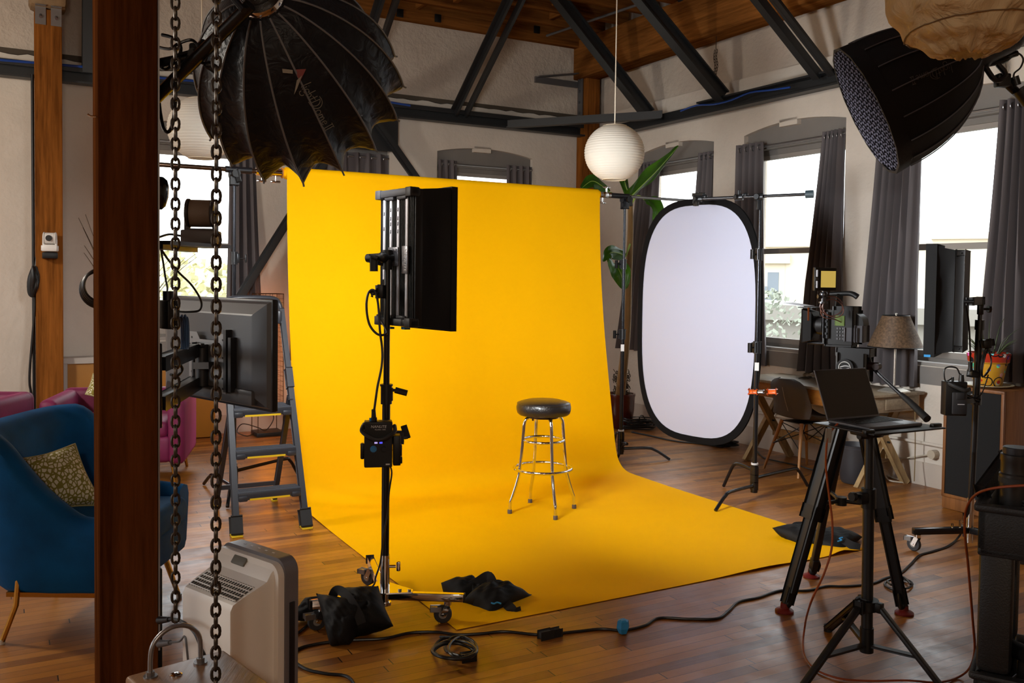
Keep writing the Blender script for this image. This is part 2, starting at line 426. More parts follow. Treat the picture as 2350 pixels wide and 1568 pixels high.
# unseen sides of the loft: openings on the left let the daylight in
b = MB()
for i in range(6): b.box(WL('B', -12.0, 0.6+i*3.0, 2.5), (0.3, 1.2, 5), ROOM)
b.box(WL('B', -12.0, 12, 2.5), (0.28, 9.0, 5), ROOM); b.box(WL('B', -12.0, 8, 0.45), (0.3, 16.6, 0.9), ROOM); b.box(WL('B', -12.0, 8, 4.0), (0.3, 16.6, 2), ROOM)
b.done('wall_left', PLAS, kind='structure')
b = MB(); b.box(WL('B', -6, 16.15, 2.5), (12.6, 0.3, 5), ROOM); b.done('wall_front', PLAS, kind='structure')
b = MB()
b.bar(WL('B', -11.8, 0.012, 0.09), WL('B', 0, 0.012, 0.09), 0.025, 0.18, Z, 0.004); b.done('baseboard_back', mat('trim_paint', 'b9ada0', 0.6), kind='structure')
b = MB()
b.bar(WL('R', 15.9, 0.012, 0.09), WL('R', 0, 0.012, 0.09), 0.025, 0.18, Z, 0.004); b.done('baseboard_right', mat('trim_paint', 'b9ada0', 0.6), kind='structure')
# pipes and grooves low on the right wall
def glass():
    t = NT('window_glass'); n = t.t.nodes
    tr = t.add('ShaderNodeBsdfTransparent', {'Color': (0.97, 0.985, 0.98, 1)}); gl = t.add('ShaderNodeBsdfGlossy', {'Roughness': 0.02})
    lw = t.add('ShaderNodeLayerWeight', {'Blend': 0.5}).outputs['Facing']
    fr = t.math('ADD', t.math('MULTIPLY', t.math('POWER', lw, 5.0), 0.6), 0.03); mx = t.add('ShaderNodeMixShader', {0: fr, 1: tr.outputs[0], 2: gl.outputs[0]})
    t.t.links.new(mx.outputs[0], n['Material Output'].inputs[0]); return t.m
GLASS = glass()
def build_window(n):
    W = WINS[n]; wl = W['wall']; s0, s1, zs, zp = W['s0'], W['s1'], W['zs'], W['zp']
    out = eR if wl == 'B' else eB; p = lambda s, off, z: WL(wl, s, off, z)
    root = thing('window_%d' % n, None, None, p((s0+s1)/2, -0.15, zs), kind='structure')
    zt = 2.90; zm = 1.90; o = -0.17; fw_, fd = 0.06, 0.07
    g = PAINTG()
    b = MB(); a = arch(W); ax = eB if wl == 'B' else -eR
    b.prism([(s0, zt-0.02), (s1, zt-0.02)] + [(x, z+0.004) for x, z in a[::-1]], CORNER + out*0.055, ax, Z, out*0.19); b.done('arch_infill', g, parent=root)
    b = MB()
    for s in (s0+fw_/2, s1-fw_/2): b.bar(p(s, o, zs), p(s, o, zt), fw_, fd, out)
    b.bar(p(s0, o, zt-0.035), p(s1, o, zt-0.035), fd, 0.07, Z); b.bar(p(s0, o, zs+0.03), p(s1, o, zs+0.03), fd, 0.06, Z)
    b.bar(p(s0, o+0.025, zt-0.005), p(s1, o+0.025, zt-0.005), 0.05, 0.03, Z)
    b.done('window_frame', g, parent=root)
    b = MB()
    for s in (s0+fw_+0.018, s1-fw_-0.018):
        b.bar(p(s, o-0.01, zs+0.06), p(s, o-0.01, zt-0.07), 0.036, 0.04, out)
    b.bar(p(s0+fw_, o, zm), p(s1-fw_, o, zm), 0.05, 0.05, Z); b.bar(p(s0+fw_, o, zt-0.09), p(s1-fw_, o, zt-0.09), 0.04, 0.04, Z); b.bar(p(s0+fw_, o, zs+0.085), p(s1-fw_, o, zs+0.085), 0.04, 0.05, Z)
    b.done('sash', mat('sash_paint', '948d86', 0.5), parent=root)
    b = MB(); b.bar(p((s0+s1)/2, o-0.012, zs+0.07), p((s0+s1)/2, o-0.012, zt-0.08), s1-s0-2*fw_-0.02, 0.005, out); b.done('pane', GLASS, parent=root)
    b = MB(); b.bar(p(s0+0.002, -0.11, zs+0.012), p(s1-0.002, -0.11, zs+0.012), 0.19, 0.035, Z, 0.006); b.done('window_sill', mat('sill_paint', '8d8883', 0.5), parent=root)
    b = MB(); b.bar(p(s0, 0.004, zs-0.075), p(s1, 0.004, zs-0.075), 0.008, 0.14, Z); b.done('apron_board', g, parent=root)
for n in WINS: build_window(n)
# portals guide the sky's light in through the openings
def portal(c, d, w_, h_):
    l = bpy.data.lights.new('window_portal', 'AREA'); l.shape = 'RECTANGLE'; l.size = w_; l.size_y = h_; l.cycles.is_portal = True
    o = bpy.data.objects.new('window_portal', l); COL.objects.link(o); o.location = c
    z = -V(d).normalized(); x = Z.cross(z).normalized(); y = z.cross(x)
    o.rotation_euler = MX((x, y, z)).transposed().to_euler()
for n, W in WINS.items():
    if n == 2: continue
    portal(WL(W['wall'], (W['s0']+W['s1'])/2, -0.24, 1.92), -eR if W['wall'] == 'B' else -eB, W['s1']-W['s0']-0.1, 1.9)
for i in range(2): portal(WL('B', -12.1, 2.1+i*3.0, 1.95), eB, 1.8, 2.1)
# ================================================================== curtains and rods
def curtain_mat():
    t = NT('grey_curtain_cloth'); t.b.inputs['Base Color'].default_value = lin('6b6566') + (1,); t.b.inputs['Roughness'].default_value = 0.85; t.b.inputs['Specular IOR Level'].default_value = 0.2
    t.bump(t.noise(t.coord(), 250, 3), 0.2, 0.004)
    tl = t.add('ShaderNodeBsdfTranslucent', {'Color': lin('6f6462') + (1,)}); mx = t.add('ShaderNodeMixShader', {0: 0.16, 1: t.b.outputs[0], 2: tl.outputs[0]}); t.t.links.new(mx.outputs[0], t.n['Material Output'].inputs[0]); return t.m
CURTM = curtain_mat(); CURT = lambda: CURTM
def curtain(label, wl, t0, t1, b0, b1, zt=2.94, zb=0.8, folds=5, off=(0.0, 0.06), amp=0.035, ph=0.0, group=None):
    o = WL(wl, (t0+t1)/2, off[0], zt); b = MB()
    def fn(u, v):
        e = v**1.3
        s = (t0+(t1-t0)*u)*(1-e) + (b0+(b1-b0)*u)*e
        k = amp*(1+0.5*v)
        d = off[0]+(off[1]-off[0])*min(1, v*1.6) + k*math.sin(2*math.pi*folds*u+ph+0.5*v*math.sin(3*u)) + 0.25*k*math.sin(2*math.pi*folds*2.1*u+1+2*v)
        return WL(wl, s, d, zt + (zb-zt)*v)
    b.grid(folds*10, 16, fn); b.solid(0.003)
    r = thing('curtain', label, 'curtain', o, group)
    b.done('cloth', CURT(), parent=r, ang=60)
    for i in range(folds):
        b = MB(); s = t0+(t1-t0)*(i+0.5)/folds; b.torus(WL(wl, s, off[0], zt-0.05), eB if wl == 'B' else eR, 0.024, 0.005, 16, 6)
        b.done('eyelet', STEEL(), parent=r)
    return r
def rod(label, n, off=-0.0, z=2.90):
    W = WINS[n]; b = MB(); b.cyl(WL(W['wall'], W['s0']+0.005, off, z), WL(W['wall'], W['s1']-0.005, off, z), 0.011)
    b.done('curtain_rod', STEEL(), label=label, cat='curtain rod', loc=WL(W['wall'], (W['s0']+W['s1'])/2, off, z))
rod('thin metal curtain rod across the window left of the umbrella softbox', 1)
rod('thin metal curtain rod above the closed curtains behind the umbrella softbox', 2)
rod('thin metal curtain rod across the small window above the yellow paper', 3)
rod('thin metal curtain rod across the window behind the banana plant', 4)
rod('thin metal curtain rod across the window behind the oval reflector', 5)
rod('thin metal curtain rod across the window beside the gridded softbox', 6)
cB, cR = sB, sR
curtain('grey curtain gathered on the window behind the big camera and TV, right side', 'B', cB(527, 400), w1r-0.01, cB(508, 690), cB(602, 690)+0.02, zb=0.42, folds=4)
curtain('drawn grey curtain covering the window behind the umbrella softbox', 'B', WINS[2]['s0']+0.01, WINS[2]['s1']-0.01, WINS[2]['s0']-0.02, WINS[2]['s1']+0.02, zb=0.72, folds=8, amp=0.03)
W = WINS[3]
curtain('short-looking grey curtain left of the small window above the yellow paper', 'B', W['s0']+0.01, cB(1048, 400), W['s0'], cB(1048, 400)+0.05, folds=3, amp=0.03)
curtain('short-looking grey curtain right of the small window above the yellow paper', 'B', cB(1162, 400), W['s1']-0.01, cB(1162, 400)-0.05, W['s1'], folds=4, amp=0.03)
W = WINS[4]
curtain('grey curtain behind the banana plant and the back light stand', 'R', W['s0']+0.02, cR(1512, 420), cR(1412, 850, .08), cR(1490, 850, .08), folds=5)
curtain('narrow grey curtain above the top of the oval reflector, left of the pillar of wall', 'R', cR(1606, 350), W['s1']-0.01, cR(1585, 600), W['s1']+0.02, folds=3)
W = WINS[5]
curtain('grey curtain hanging behind the right edge of the oval reflector', 'R', cR(1692, 350, .05), cR(1750, 350, .05), cR(1680, 700, .1), cR(1752, 700, .1), folds=4, off=(0.05, 0.07))
curtain('grey curtain hanging behind the camera and monitor', 'R', cR(1892, 320), W['s1']-0.01, cR(1832, 830, .1), cR(1936, 830, .1), folds=5, off=(0.0, 0.09))
W = WINS[6]
curtain('wide grey curtain behind the wicker table lamp', 'R', cR(2018, 400, .05), cR(2112, 400, .05), cR(1966, 850, .1), cR(2098, 850, .1), folds=6, off=(0.05, 0.09), zb=0.78)
curtain('dark grey curtain above the wooden loudspeaker and painted pot', 'R', cR(2298, 260, .05), cR(2420, 260, .05), cR(2232, 880, .1), cR(2460, 880, .1), folds=7, off=(0.05, 0.07), zb=0.9)
# ================================================================== steel trusses
def brace(px, zb_, off, wl, toppx, pair, parent, w_=0.09):
    """knee brace rising from the wall chord into the room, up under the roof"""
    base = BW(px[0], px[1], off) if wl == 'B' else RW(px[0], px[1], off)
    nrm = eB if wl == 'B' else eR
    t = PL(toppx[0], toppx[1], base, nrm); d = (t-base)
    top = base + d*((ZC-0.05-base.z)/d.z)
    for k in ((-1, 1) if pair else (0,)):
        b = MB(); q = nrm*(0.062*k)
        side = d.cross(nrm).normalized()
        if pair: b.bar(base+q, top+q, 0.028, 0.075, side); b.bar(base+q*1.5+side*0.03, top+q*1.5+side*0.03, 0.06, 0.012, side)
        else:
            b.bar(base, top, 0.05, 0.10, side)
            for kk in (-1, 1): b.bar(base+side*0.055*kk, top+side*0.055*kk, 0.115, 0.014, side)
        b.done('knee_brace', STBLK(), parent=parent)
zc = 3.40
tb = thing('steel_truss', 'black steel roof truss running along the left and middle wall', 'truss', WL('B', -5, 0.15, 3.36), kind='structure')
b = MB(); b.bar(WL('B', -11.8, 0.10, zc+0.02), WL('B', -0.1, 0.10, zc+0.02), 0.02, 0.15, Z); b.bar(WL('B', -11.8, 0.16, zc-0.06), WL('B', -0.1, 0.16, zc-0.06), 0.12, 0.018, Z); b.bar(WL('B', -11.8, 0.18, zc+0.06), WL('B', -0.1, 0.18, zc+0.06), 0.02, 0.05, Z); b.done('bottom_chord', STBLK(), parent=tb)
brace((1056, 264), 0, 0.17, 'B', (1184, 0), True, tb); brace((812, 248), 0, 0.17, 'B', (892, 0), True, tb); brace((204, 168), 0, 0.17, 'B', (205, 0), False, tb)
# gusset and inverted-V bracing under the truss
gp = lambda x, y, o: BW(x, y, o)
b = MB(); b.prism([(0, 0), (0.62, 0), (0.62, -0.42), (0, -0.42)], WL('B', sB(776, 262), 0.15, 3.38), eB, Z, -eR*0.015); b.done('gusset_plate', STBLK(), parent=tb)
for a, c in (((850, 262), (1010, 490)), ((812, 262), (525, 720))):
    b = MB(); p, q = gp(*a, 0.2), gp(*c, 0.2); b.bar(p, q, 0.11, 0.05, (q-p).cross(eR)); b.bar(p-eR*0.02, q-eR*0.02, 0.02, 0.09, (q-p).cross(eR)); b.done('diagonal_brace', STBLK(), parent=tb)
b = MB(); b.tube([WL('B', -11.5 + 0.5*i, 0.20 + 0.012*math.sin(i*1.7), zc+0.075 + 0.014*math.sin(i*2.3)) for i in range(19)], 0.012, 6, sm=3); b.done('blue_network_cable', mat('blue_cable', '173f8c', 0.4), loc=WL('B', -6, 0.2, zc), label='blue network cable lying along the truss beam on the left wall', cat='cable')
zc = 3.355
tr = thing('steel_truss', 'black steel roof truss running along the window wall on the right', 'truss', WL('R', 3, 0.15, 3.36), kind='structure')
b = MB(); b.bar(WL('R', 15.9, 0.10, zc-0.005), WL('R', 0.15, 0.10, zc-0.005), 0.02, 0.13, Z); b.bar(WL('R', 15.9, 0.15, zc-0.06), WL('R', 0.15, 0.15, zc-0.06), 0.11, 0.018, Z); b.bar(WL('R', 15.9, 0.15, zc+0.06), WL('R', 2.2, 0.15, zc+0.06), 0.11, 0.018, Z); b.done('bottom_chord', STBLK(), parent=tr)
brace((1488, 262), 0, 0.17, 'R', (1285, 0), False, tr); brace((1658, 222), 0, 0.17, 'R', (1476, 0), False, tr); brace((1895, 172), 0, 0.17, 'R', (1762, 0), True, tr); brace((2330, 70), 0, 0.17, 'R', (2250, 0), True, tr)
b = MB(); b.bar(WL('B', sB(1165, 288, .2), 0.2, 3.34), WL('R', sR(1520, 262, .2), 0.2, 3.34), 0.09, 0.012, Z); b.bar(WL('B', sB(1165, 288, .2), 0.2, 3.38), WL('R', sR(1520, 262, .2), 0.2, 3.38), 0.012, 0.09, Z); b.done('corner_tie', STBLK(), parent=tr)
# ================================================================== timbers
def timber(label, name, c, s, m, cat, parts=None, rot=ROOM):
    b = MB(); b.box(c, s, rot, 0.008); o = thing(name, label, cat, V((c[0], c[1], c[2]-s[2]/2)), kind='structure'); b.done('timber', m, parent=o); return o
# beam bearing the joists along the window wall
b = MB(); c = WL('R', 7.9, 0.16, 4.26); b.box(c, (0.26, 16, 0.46), ROOM, 0.012)
o = b.done('timber_beam', TIMBY(), loc=CORNER, rot=ROOM, kind='structure', label='heavy timber beam along the top of the window wall', cat='beam')
t = timber('wooden corner post with a bolted steel strap beside the round lantern', 'timber_post', WL('B', -0.13, 0.13, 2.05), (0.2, 0.2, 4.1), TIMBZ(), 'post')
b = MB(); q = WL('B', -0.25, 0.13, 3.75); b.box(q, (0.012, 0.10, 0.62), ROOM)
for k in range(5): b.cyl(q - eB*0.005 + Z*(0.26-0.13*k), q - eB*0.03 + Z*(0.26-0.13*k), 0.014)
b.done('steel_strap', mat('grey_steel', '6a6a6c', 0.5, 0.6), parent=t)
b = MB(); q = WL('B', -0.30, 0.05, 4.12); b.bar(WL('B', -0.85, 0.11, 3.99), WL('B', -0.25, 0.11, 4.10), 0.10, 0.012, Z); b.bar(WL('B', -0.85, 0.06, 3.97), WL('B', -0.25, 0.06, 3.97), 0.03, 0.07, Z); pass
b.done('steel_bracket', mat('grey_steel', '6a6a6c', 0.5, 0.6), loc=q, label='grey steel bracket at the top of the corner post', cat='bracket')
pc = BW(112, 480, 0.26); pc = V((pc.x, pc.y, 0))
t = timber('cracked orange-brown wooden post against the left wall', 'timber_post', V((pc.x, pc.y, 1.96)), (0.215, 0.2, 3.92), TIMBZ(), 'post')
b = MB(); b.box(pc + Z*4.12, (0.30, 0.30, 0.38), ROOM, 0.05); b.done('capital_block', mat('pale_timber', '7d6446', 0.8, var=0.2, scale=10), parent=t)
for k in (-1, 1):
    b = MB(); q = pc - eR*0.105 + eB*0.062*k + Z*3.86; b.box(q, (0.085, 0.006, 0.16), ROOM); b.cyl(q, q - eR*0.02 - Z*0.02, 0.013); b.bar(q + Z*0.08, q + Z*0.08 - eR*0.05, 0.085, 0.006); b.done('angle_bracket', STEEL(), parent=t)
# the dark post close to the camera
A = P(226, 800, 3.24); A = V((A.x, A.y, 0)); pf = A + eB*0.1 + eR*0.1
t = timber('dark brown wooden post close to the camera, in front of the blue armchair', 'timber_post', V((pf.x, pf.y, 2.38)), (0.2, 0.2, 4.76), wood('dark_fir', '34190b', '6b3d1d', 'Z', 1.0, 0.6, 0.5), 'post')
b = MB(); q = pf + eB*0.104 - eR*0.085 + Z*1.5; b.box(q, (0.006, 0.02, 2.6), ROOM); b.done('metal_track', STEEL(), parent=t)
b = MB(); q = pf - eB*0.1 - eR*0.06 + Z*2.16; b.tube([q, q-eB*0.02, q-eB*0.03+Z*0.006], 0.004, 6); b.done('screw_hook', CHR(), parent=t)
# ================================================================== yellow paper backdrop
YEL = lambda: mat('yellow_paper', 'f7b600', 0.75, var=0.02, scale=2.0, spec=0.06)
FR_ = F(1985, 1262); BDW = 2.72
bd = lambda u, t, z: V((FR_.x, FR_.y, 0)) - eB*(BDW*(1-u)) + eR*t + Z*z
TB = 2.88; ZBAR = 2.34
prof = [(0.0, 0.003), (0.5, 0.003), (1.2, 0.003), (1.8, 0.003), (2.25, 0.004), (2.40, 0.02), (2.49, 0.075), (2.535, 0.16), (2.575, 0.32), (2.615, 0.52), (2.68, 0.85), (2.75, 1.25), (2.805, 1.7), (2.83, 2.1), (2.835, ZBAR)]
pp = crom([V((a, 0, b_)) for a, b_ in prof], 4)
b = MB(); rn = random.Random(5)
def bdfn(u, v):
    i = v*(len(pp)-1); k = min(int(i), len(pp)-2); q = pp[k].lerp(pp[k+1], i-k)
    z = q.z + 0.004*(1+math.sin(3.1*u*6.28+2))*math.exp(-((q.x-2.2)/0.25)**2)
    if q.x < 0.25: z += 0.02*math.exp(-((u-0.93)/0.03)**2)*(1-q.x/0.25) + 0.012*math.exp(-((u-0.7)/0.1)**2)*(1-q.x/0.25)
    return bd(u, q.x, z)
b.grid(60, len(pp)-1, bdfn); b.solid(0.0012)
root = thing('paper_backdrop', 'seamless yellow paper backdrop hung from a bar and sweeping out over the floor', 'backdrop', bd(0.5, TB, 0))
b.done('paper_sheet', YEL(), parent=root, ang=70)
b = MB(); b.lathe([(0.030, -0.02), (0.034, -0.02), (0.034, 0.0), (0.044, 0.0), (0.044, BDW), (0.034, BDW), (0.034, BDW+0.02), (0.026, BDW+0.02)], bd(0, TB, ZBAR), eB, 28)
b.done('paper_roll', YEL(), parent=root)
b = MB(); b.cyl(bd(0, TB, ZBAR)-eB*0.022, bd(0, TB, ZBAR)-eB*0.02, 0.036); b.torus(bd(0, TB, ZBAR)-eB*0.022, eB, 0.036, 0.004); b.done('cardboard_core', mat('orange_card', 'c57a1c', 0.7), parent=root)
# crossbar
bp = lambda u, dz=0.0: bd(0, TB, ZBAR+dz) + eB*u
uR = 3.02; uL = -0.36
root = thing('crossbar', 'thin dark crossbar holding up the roll of yellow paper', 'bar', bp(1.3))
b = MB(); b.cyl(bp(-1.25), bp(-0.12), 0.016); b.done('outer_tube', mat('bronze_tube', '5a4638', 0.25, 0.9), parent=root)
b = MB(); b.cyl(bp(-0.12), bp(uR+0.72), 0.0125); b.done('inner_tube', STEEL(), parent=root)
for a_, c_ in ((-0.42, -0.24), (2.86, 3.06)):
    b = MB(); b.cyl(bp(a_), bp(c_), 0.023); b.done('tube_sleeve', BLK(), parent=root)
def wingclamp(label, c, n=2):
    r = thing('tube_clamp', label, 'clamp', c)
    b = MB(); b.cyl(c-eB*0.09, c+eB*0.09, 0.027, n=18); b.cyl(c-eB*0.02, c+eB*0.02, 0.034); b.done('clamp_body', CHR(), parent=r)
    for k in range(n):
        b = MB(); q = c + eB*(-0.05+0.1*k); b.cyl(q-Z*0.02, q-Z*0.06, 0.008); b.box(q-Z*0.066, (0.07, 0.012, 0.016), ROOM, 0.004); b.done('wing_screw', CHR(), parent=r)
wingclamp('chrome tube clamp at the left end of the yellow paper roll', bp(-0.12))
c = bp(2.80); r = thing('tube_clamp', 'chrome tube clamp at the right end of the yellow paper roll', 'clamp', c)
b = MB(); b.cyl(c-eB*0.06, c+eB*0.06, 0.026, n=18); b.box(c, (0.05, 0.06, 0.05), ROOM, 0.01); b.done('clamp_body', CHR(), parent=r)
for s in (-1, 1):
    b = MB(); q = c + eB*0.02*s; b.cyl(q+Z*0.02*s, q+Z*0.062*s, 0.008); b.box(q+Z*0.068*s, (0.07, 0.012, 0.016), ROOM, 0.004); b.done('wing_screw', CHR(), parent=r)
# ================================================================== stands
def collar(parent, c, r, h, side, name='collar'):
    b = MB(); b.cyl(c-Z*h/2, c+Z*h/2, r*1.55, n=16); b.cyl(c+Z*h*0.42, c+Z*h*0.5, r*1.8); b.box(c+side*r*1.7, (r*1.6, r*1.6, h*0.75), axes(side, Z.cross(side)), 0.004); o = b.done(name, mat('collar_metal', '2c2e31', 0.35, 0.4), parent=parent)
    b = MB(); p = c+side*r*2.4; b.cyl(p, p+side*0.035, 0.006); b.box(p+side*0.045, (0.014, 0.014, 0.06), axes(side, Z.cross(side)), 0.005); b.done('locking_knob', BLKP(), parent=o)
def cstand(label, base, top, zs, legs, side, rad=0.0175, riser=STEEL, tag_z=None):
    """column on three bent turtle-base legs; legs = floor points"""
    base = V((base.x, base.y, 0)); root = thing('light_stand', label, 'stand', base)
    T = V((base.x, base.y, top)); zs = list(zs)
    b = MB(); b.cyl(base+Z*0.05, base+Z*zs[0], rad, n=16); b.cyl(base+Z*0.05, base+Z*0.14, rad*1.5); b.cyl(base+Z*0.235, base+Z*0.25, rad*1.5); b.done('column', mat('glossy_black_tube', '141518', 0.22), parent=root)
    rr = rad
    for k, z0 in enumerate(zs):
        z1 = zs[k+1] if k+1 < len(zs) else top; rr *= 0.8
        b = MB(); b.cyl(base+Z*(z0-0.05), base+Z*z1, rr, n=14); b.done('riser', mat('dark_steel_tube', '2f3136', 0.25, 0.8), parent=root)
        collar(root, base+Z*z0, rad*(0.85**k), 0.09, side)
    for i, f in enumerate(legs):
        f = V((f.x, f.y, 0)); d = (f-base); L = d.length; d.normalize(); h = 0.10+0.055*i
        pts = [base+d*0.02+Z*h, base+d*(L-0.20)+Z*(h+0.01), base+d*(L-0.13)+Z*(h-0.008), base+d*(L-0.075)+Z*(h*0.62), f+Z*0.012]
        b = MB(); b.tube(pts, 0.0125, 10, sm=4); b.cyl(base+Z*(h-0.03), base+Z*(h+0.03), rad*1.75); b.done('leg', mat('glossy_black_tube', '141518', 0.22), parent=root)
    b = MB(); b.cyl(base+Z*0.255, base+Z*0.268, rad*1.53); b.done('white_ring', WHT(), parent=root)
    if tag_z:
        b = MB(); q = base+Z*tag_z; v = (CAM-q); v.z = 0; v.normalize(); b.box(q+v*(rad+0.001), (0.003, 0.03, 0.06), axes(v, Z.cross(v))); b.done('sticker', LBL(), parent=root)
    # grip head under the bar
    b = MB(); b.cyl(T-Z*0.01, T+Z*0.02, 0.02); o = b.done('spigot', CHR(), parent=root)
    return root
sL = bp(uL); sRt = bp(uR)
def griphead(label, c, ax, side, m=BLK):
    r = thing('bar_clamp', label, 'clamp', c)
    b = MB(); b.cyl(c-ax*0.035, c+ax*0.035, 0.03, n=20); b.box(c-Z*0.045, (0.045, 0.045, 0.06), axes(ax, side), 0.008); b.done('jaw', m(), parent=r)
    b = MB(); b.cyl(c+side*0.03, c+side*0.06, 0.012); b.cyl(c+side*0.055, c+side*0.075, 0.03, n=8); b.bar(c+side*0.065-Z*0.055+ax*0.02, c+side*0.065+Z*0.02, 0.02, 0.014, None, 0.005); b.done('handle', BLKP(), parent=r)
    return r
nC = -eR
cstand('tall light stand carrying the left end of the paper bar, behind the step ladder', sL, ZBAR-0.07, (0.95, 1.72), [F(468, 1114), F(522, 1168), F(693, 1110)], eB)
griphead('black grip head holding the left end of the crossbar', sL-Z*0.03, eB, nC)
cstand('light stand holding the right end of the paper bar, in front of the banana plant', sRt, ZBAR-0.07, (1.12, 1.74), [F(1537, 1058), F(1418, 1052), F(1405, 1040)], -eB, tag_z=1.0)
griphead('black grip head holding the right end of the crossbar', sRt-Z*0.03, eB, nC)
# ================================================================== oval reflector on its own stand
RC = V((1.457, 7.20, 1.283)); RN = V((-0.77, -0.64, 0)).normalized(); RX = Z.cross(RN).normalized()  # RX points to the right edge
rw, rh = 0.60, 0.955
def oval(k, a, bb, n=72):
    # superellipse outline like a long rounded oval
    out = []
    for i in range(n):
        t = 2*math.pi*i/n; c, s = math.cos(t), math.sin(t); e = 2/3.1
        out.append((a*math.copysign(abs(c)**e, c), bb*math.copysign(abs(s)**e, s)))
    return out
root = thing('oval_reflector', 'tall oval white reflector with a black rim, clamped beside the yellow paper', 'reflector', RC-Z*rh)
b = MB(); o1 = oval(0, rw-0.012, rh-0.012)
b.loft([[RC+RN*0.004+RX*(x*k)+Z*(y*k) for x, y in o1] for k in (0.02, 0.5, 1.0)], capb=False); b.solid(0.003)
b.done('fabric_face', mat('white_reflector_cloth', 'a8aec4', 0.6), parent=root)
b = MB(); b.loft([[RC-RN*0.004+RX*(x*k)+Z*(y*k) for x, y in o1] for k in (0.02, 1.0)], capb=False); b.solid(0.002); b.done('fabric_back', mat('silver_cloth', '8e8e92', 0.4), parent=root)
b = MB(); o2 = oval(0, rw, rh)
b.loft([[RC+RN*(dd)+RX*(x*(1+kk/rw))+Z*(y*(1+kk/rh)) for x, y in o2] for dd, kk in ((0.009, -0.04), (0.012, -0.012), (0.009, 0.012), (-0.009, 0.012), (-0.012, -0.012), (-0.009, -0.04))], capa=False, capb=False)
b.done('rim', mat('black_binding', '0b0b0d', 0.9, spec=0.15), parent=root)
csb = V((1.80, 6.66, 0))
tz = 2.21
cstand('black light stand beside the right edge of the oval reflector', csb, tz, (1.12, 1.80), [F(1642, 1176), F(1853, 1118), csb+V((-0.14, 0.36, 0))], V((-0.8, -0.6, 0)).normalized(), tag_z=0.98)
ba = P(1603, 457, 6.86); bb_ = P(1852, 446, 6.52)
bdv = (bb_-ba).normalized()
root = thing('grip_boom', 'black boom arm gripping the top of the oval reflector', 'boom', V(csb)+Z*tz)
b = MB(); b.cyl(ba-bdv*0.02, bb_, 0.0115, n=12); b.done('arm_tube', BLK(), parent=root)
b = MB(); b.cyl(bb_-bdv*0.01, bb_+bdv*0.045, 0.028, n=18); b.done('end_cap', mat('blue_grey_cap', '3a4a52', 0.5), parent=root)
for k, L in ((0.30, 'jaw'), (0.0, 'jaw')):
    b = MB(); q = ba+bdv*k; b.cyl(q-bdv*0.03, q+bdv*0.03, 0.024, n=16); b.cyl(q+Z*0.02, q+Z*0.05, 0.012); b.cyl(q-RN*-0.03, q+RN*0.05, 0.014); b.ball(q+bdv*0.05+Z*0.015, 0.018); b.done('swivel_joint', mat('collar_metal', '2c2e31', 0.35, 0.4), parent=root)
b = MB(); q = P(1742, 452, 6.66); b.cyl(q-bdv*0.03, q+bdv*0.03, 0.028, n=16); b.box(q-Z*0.05, (0.035, 0.035, 0.09), None, 0.006); b.cyl(q-V((0.03, 0.03, 0)), q+V((0.03, 0.04, 0)), 0.02); b.done('grip_head', mat('collar_metal', '2c2e31', 0.35, 0.4), parent=root)
b = MB(); q = RC+Z*(rh+0.0); q = V((ba.x, ba.y, q.z)); b.box(q+Z*0.01, (0.09, 0.035, 0.018), axes(RX, RN), 0.004); b.bar(q+RN*0.02, q+RN*0.024-Z*0.055, 0.05, 0.012, None, 0.004); b.bar(q-RN*0.02, q-RN*0.024-Z*0.055, 0.05, 0.012, None, 0.004); b.box(q-Z*0.06+RN*0.028, (0.03, 0.018, 0.025), axes(RX, RN), 0.004); b.done('spring_clip', BLKP(), parent=root)
c = P(1752, 899, 6.64); d = (P(1778, 899, 6.60)-P(1728, 899, 6.66)).normalized()
root = thing('spring_clamp', 'orange tipped spring clamp on the stand beside the oval reflector', 'clamp', c)
b = MB(); b.bar(c-d*0.075, c+d*0.0, 0.03, 0.02, None, 0.006); b.done('clamp_jaw', STEEL(), parent=root)
for s in (-0.08, 0.055):
    b = MB(); b.bar(c+d*(s-0.022), c+d*(s+0.035), 0.034, 0.03, None, 0.011); b.done('orange_grip', mat('orange_plastic', 'e2641b', 0.4), parent=root)
# ================================================================== bar stool
SC = V((0.226, 6.223, 0))
root = thing('bar_stool', 'chrome bar stool with a round black vinyl seat on the yellow paper', 'stool', SC)
def vinyl():
    t = NT('black_vinyl'); co = t.coord(); t.b.inputs['Base Color'].default_value = (0.012, 0.010, 0.010, 1); t.b.inputs['Roughness'].default_value = 0.32; t.b.inputs['Coat Weight'].default_value = 0.2
    v = t.add('ShaderNodeTexVoronoi', {'Vector': co, 'Scale': 75}, feature='DISTANCE_TO_EDGE').outputs[0]
    t.bump(t.math('ADD', t.math('MINIMUM', v, 0.12), t.math('MULTIPLY', t.noise(co, 25, 4), 0.35)), 0.6, 0.005); return t.m
VIN = vinyl()
b = MB(); b.lathe([(0.05, 0.668), (0.168, 0.672), (0.181, 0.684), (0.187, 0.705), (0.188, 0.725), (0.182, 0.748), (0.178, 0.752), (0.165, 0.760), (0.12, 0.772), (0.06, 0.778), (0.01, 0.779)], SC, n=56); b.done('seat', VIN, parent=root)
b = MB(); b.torus(SC+Z*0.749, Z, 0.181, 0.0035, 64, 6); b.done('seat_piping', VIN, parent=root)
b = MB(); b.cyl(SC+Z*0.650, SC+Z*0.668, 0.10, n=28); 
for k in range(4):
    a = k*math.pi/2+0.6; q = SC+V((math.cos(a)*0.09, math.sin(a)*0.09, 0.65)); b.cyl(q, q-Z*0.014, 0.007)
b.done('swivel_plate', mat('brown_steel', '4a3426', 0.4, 0.6), parent=root)
a0 = math.atan2(-0.08, -0.226)
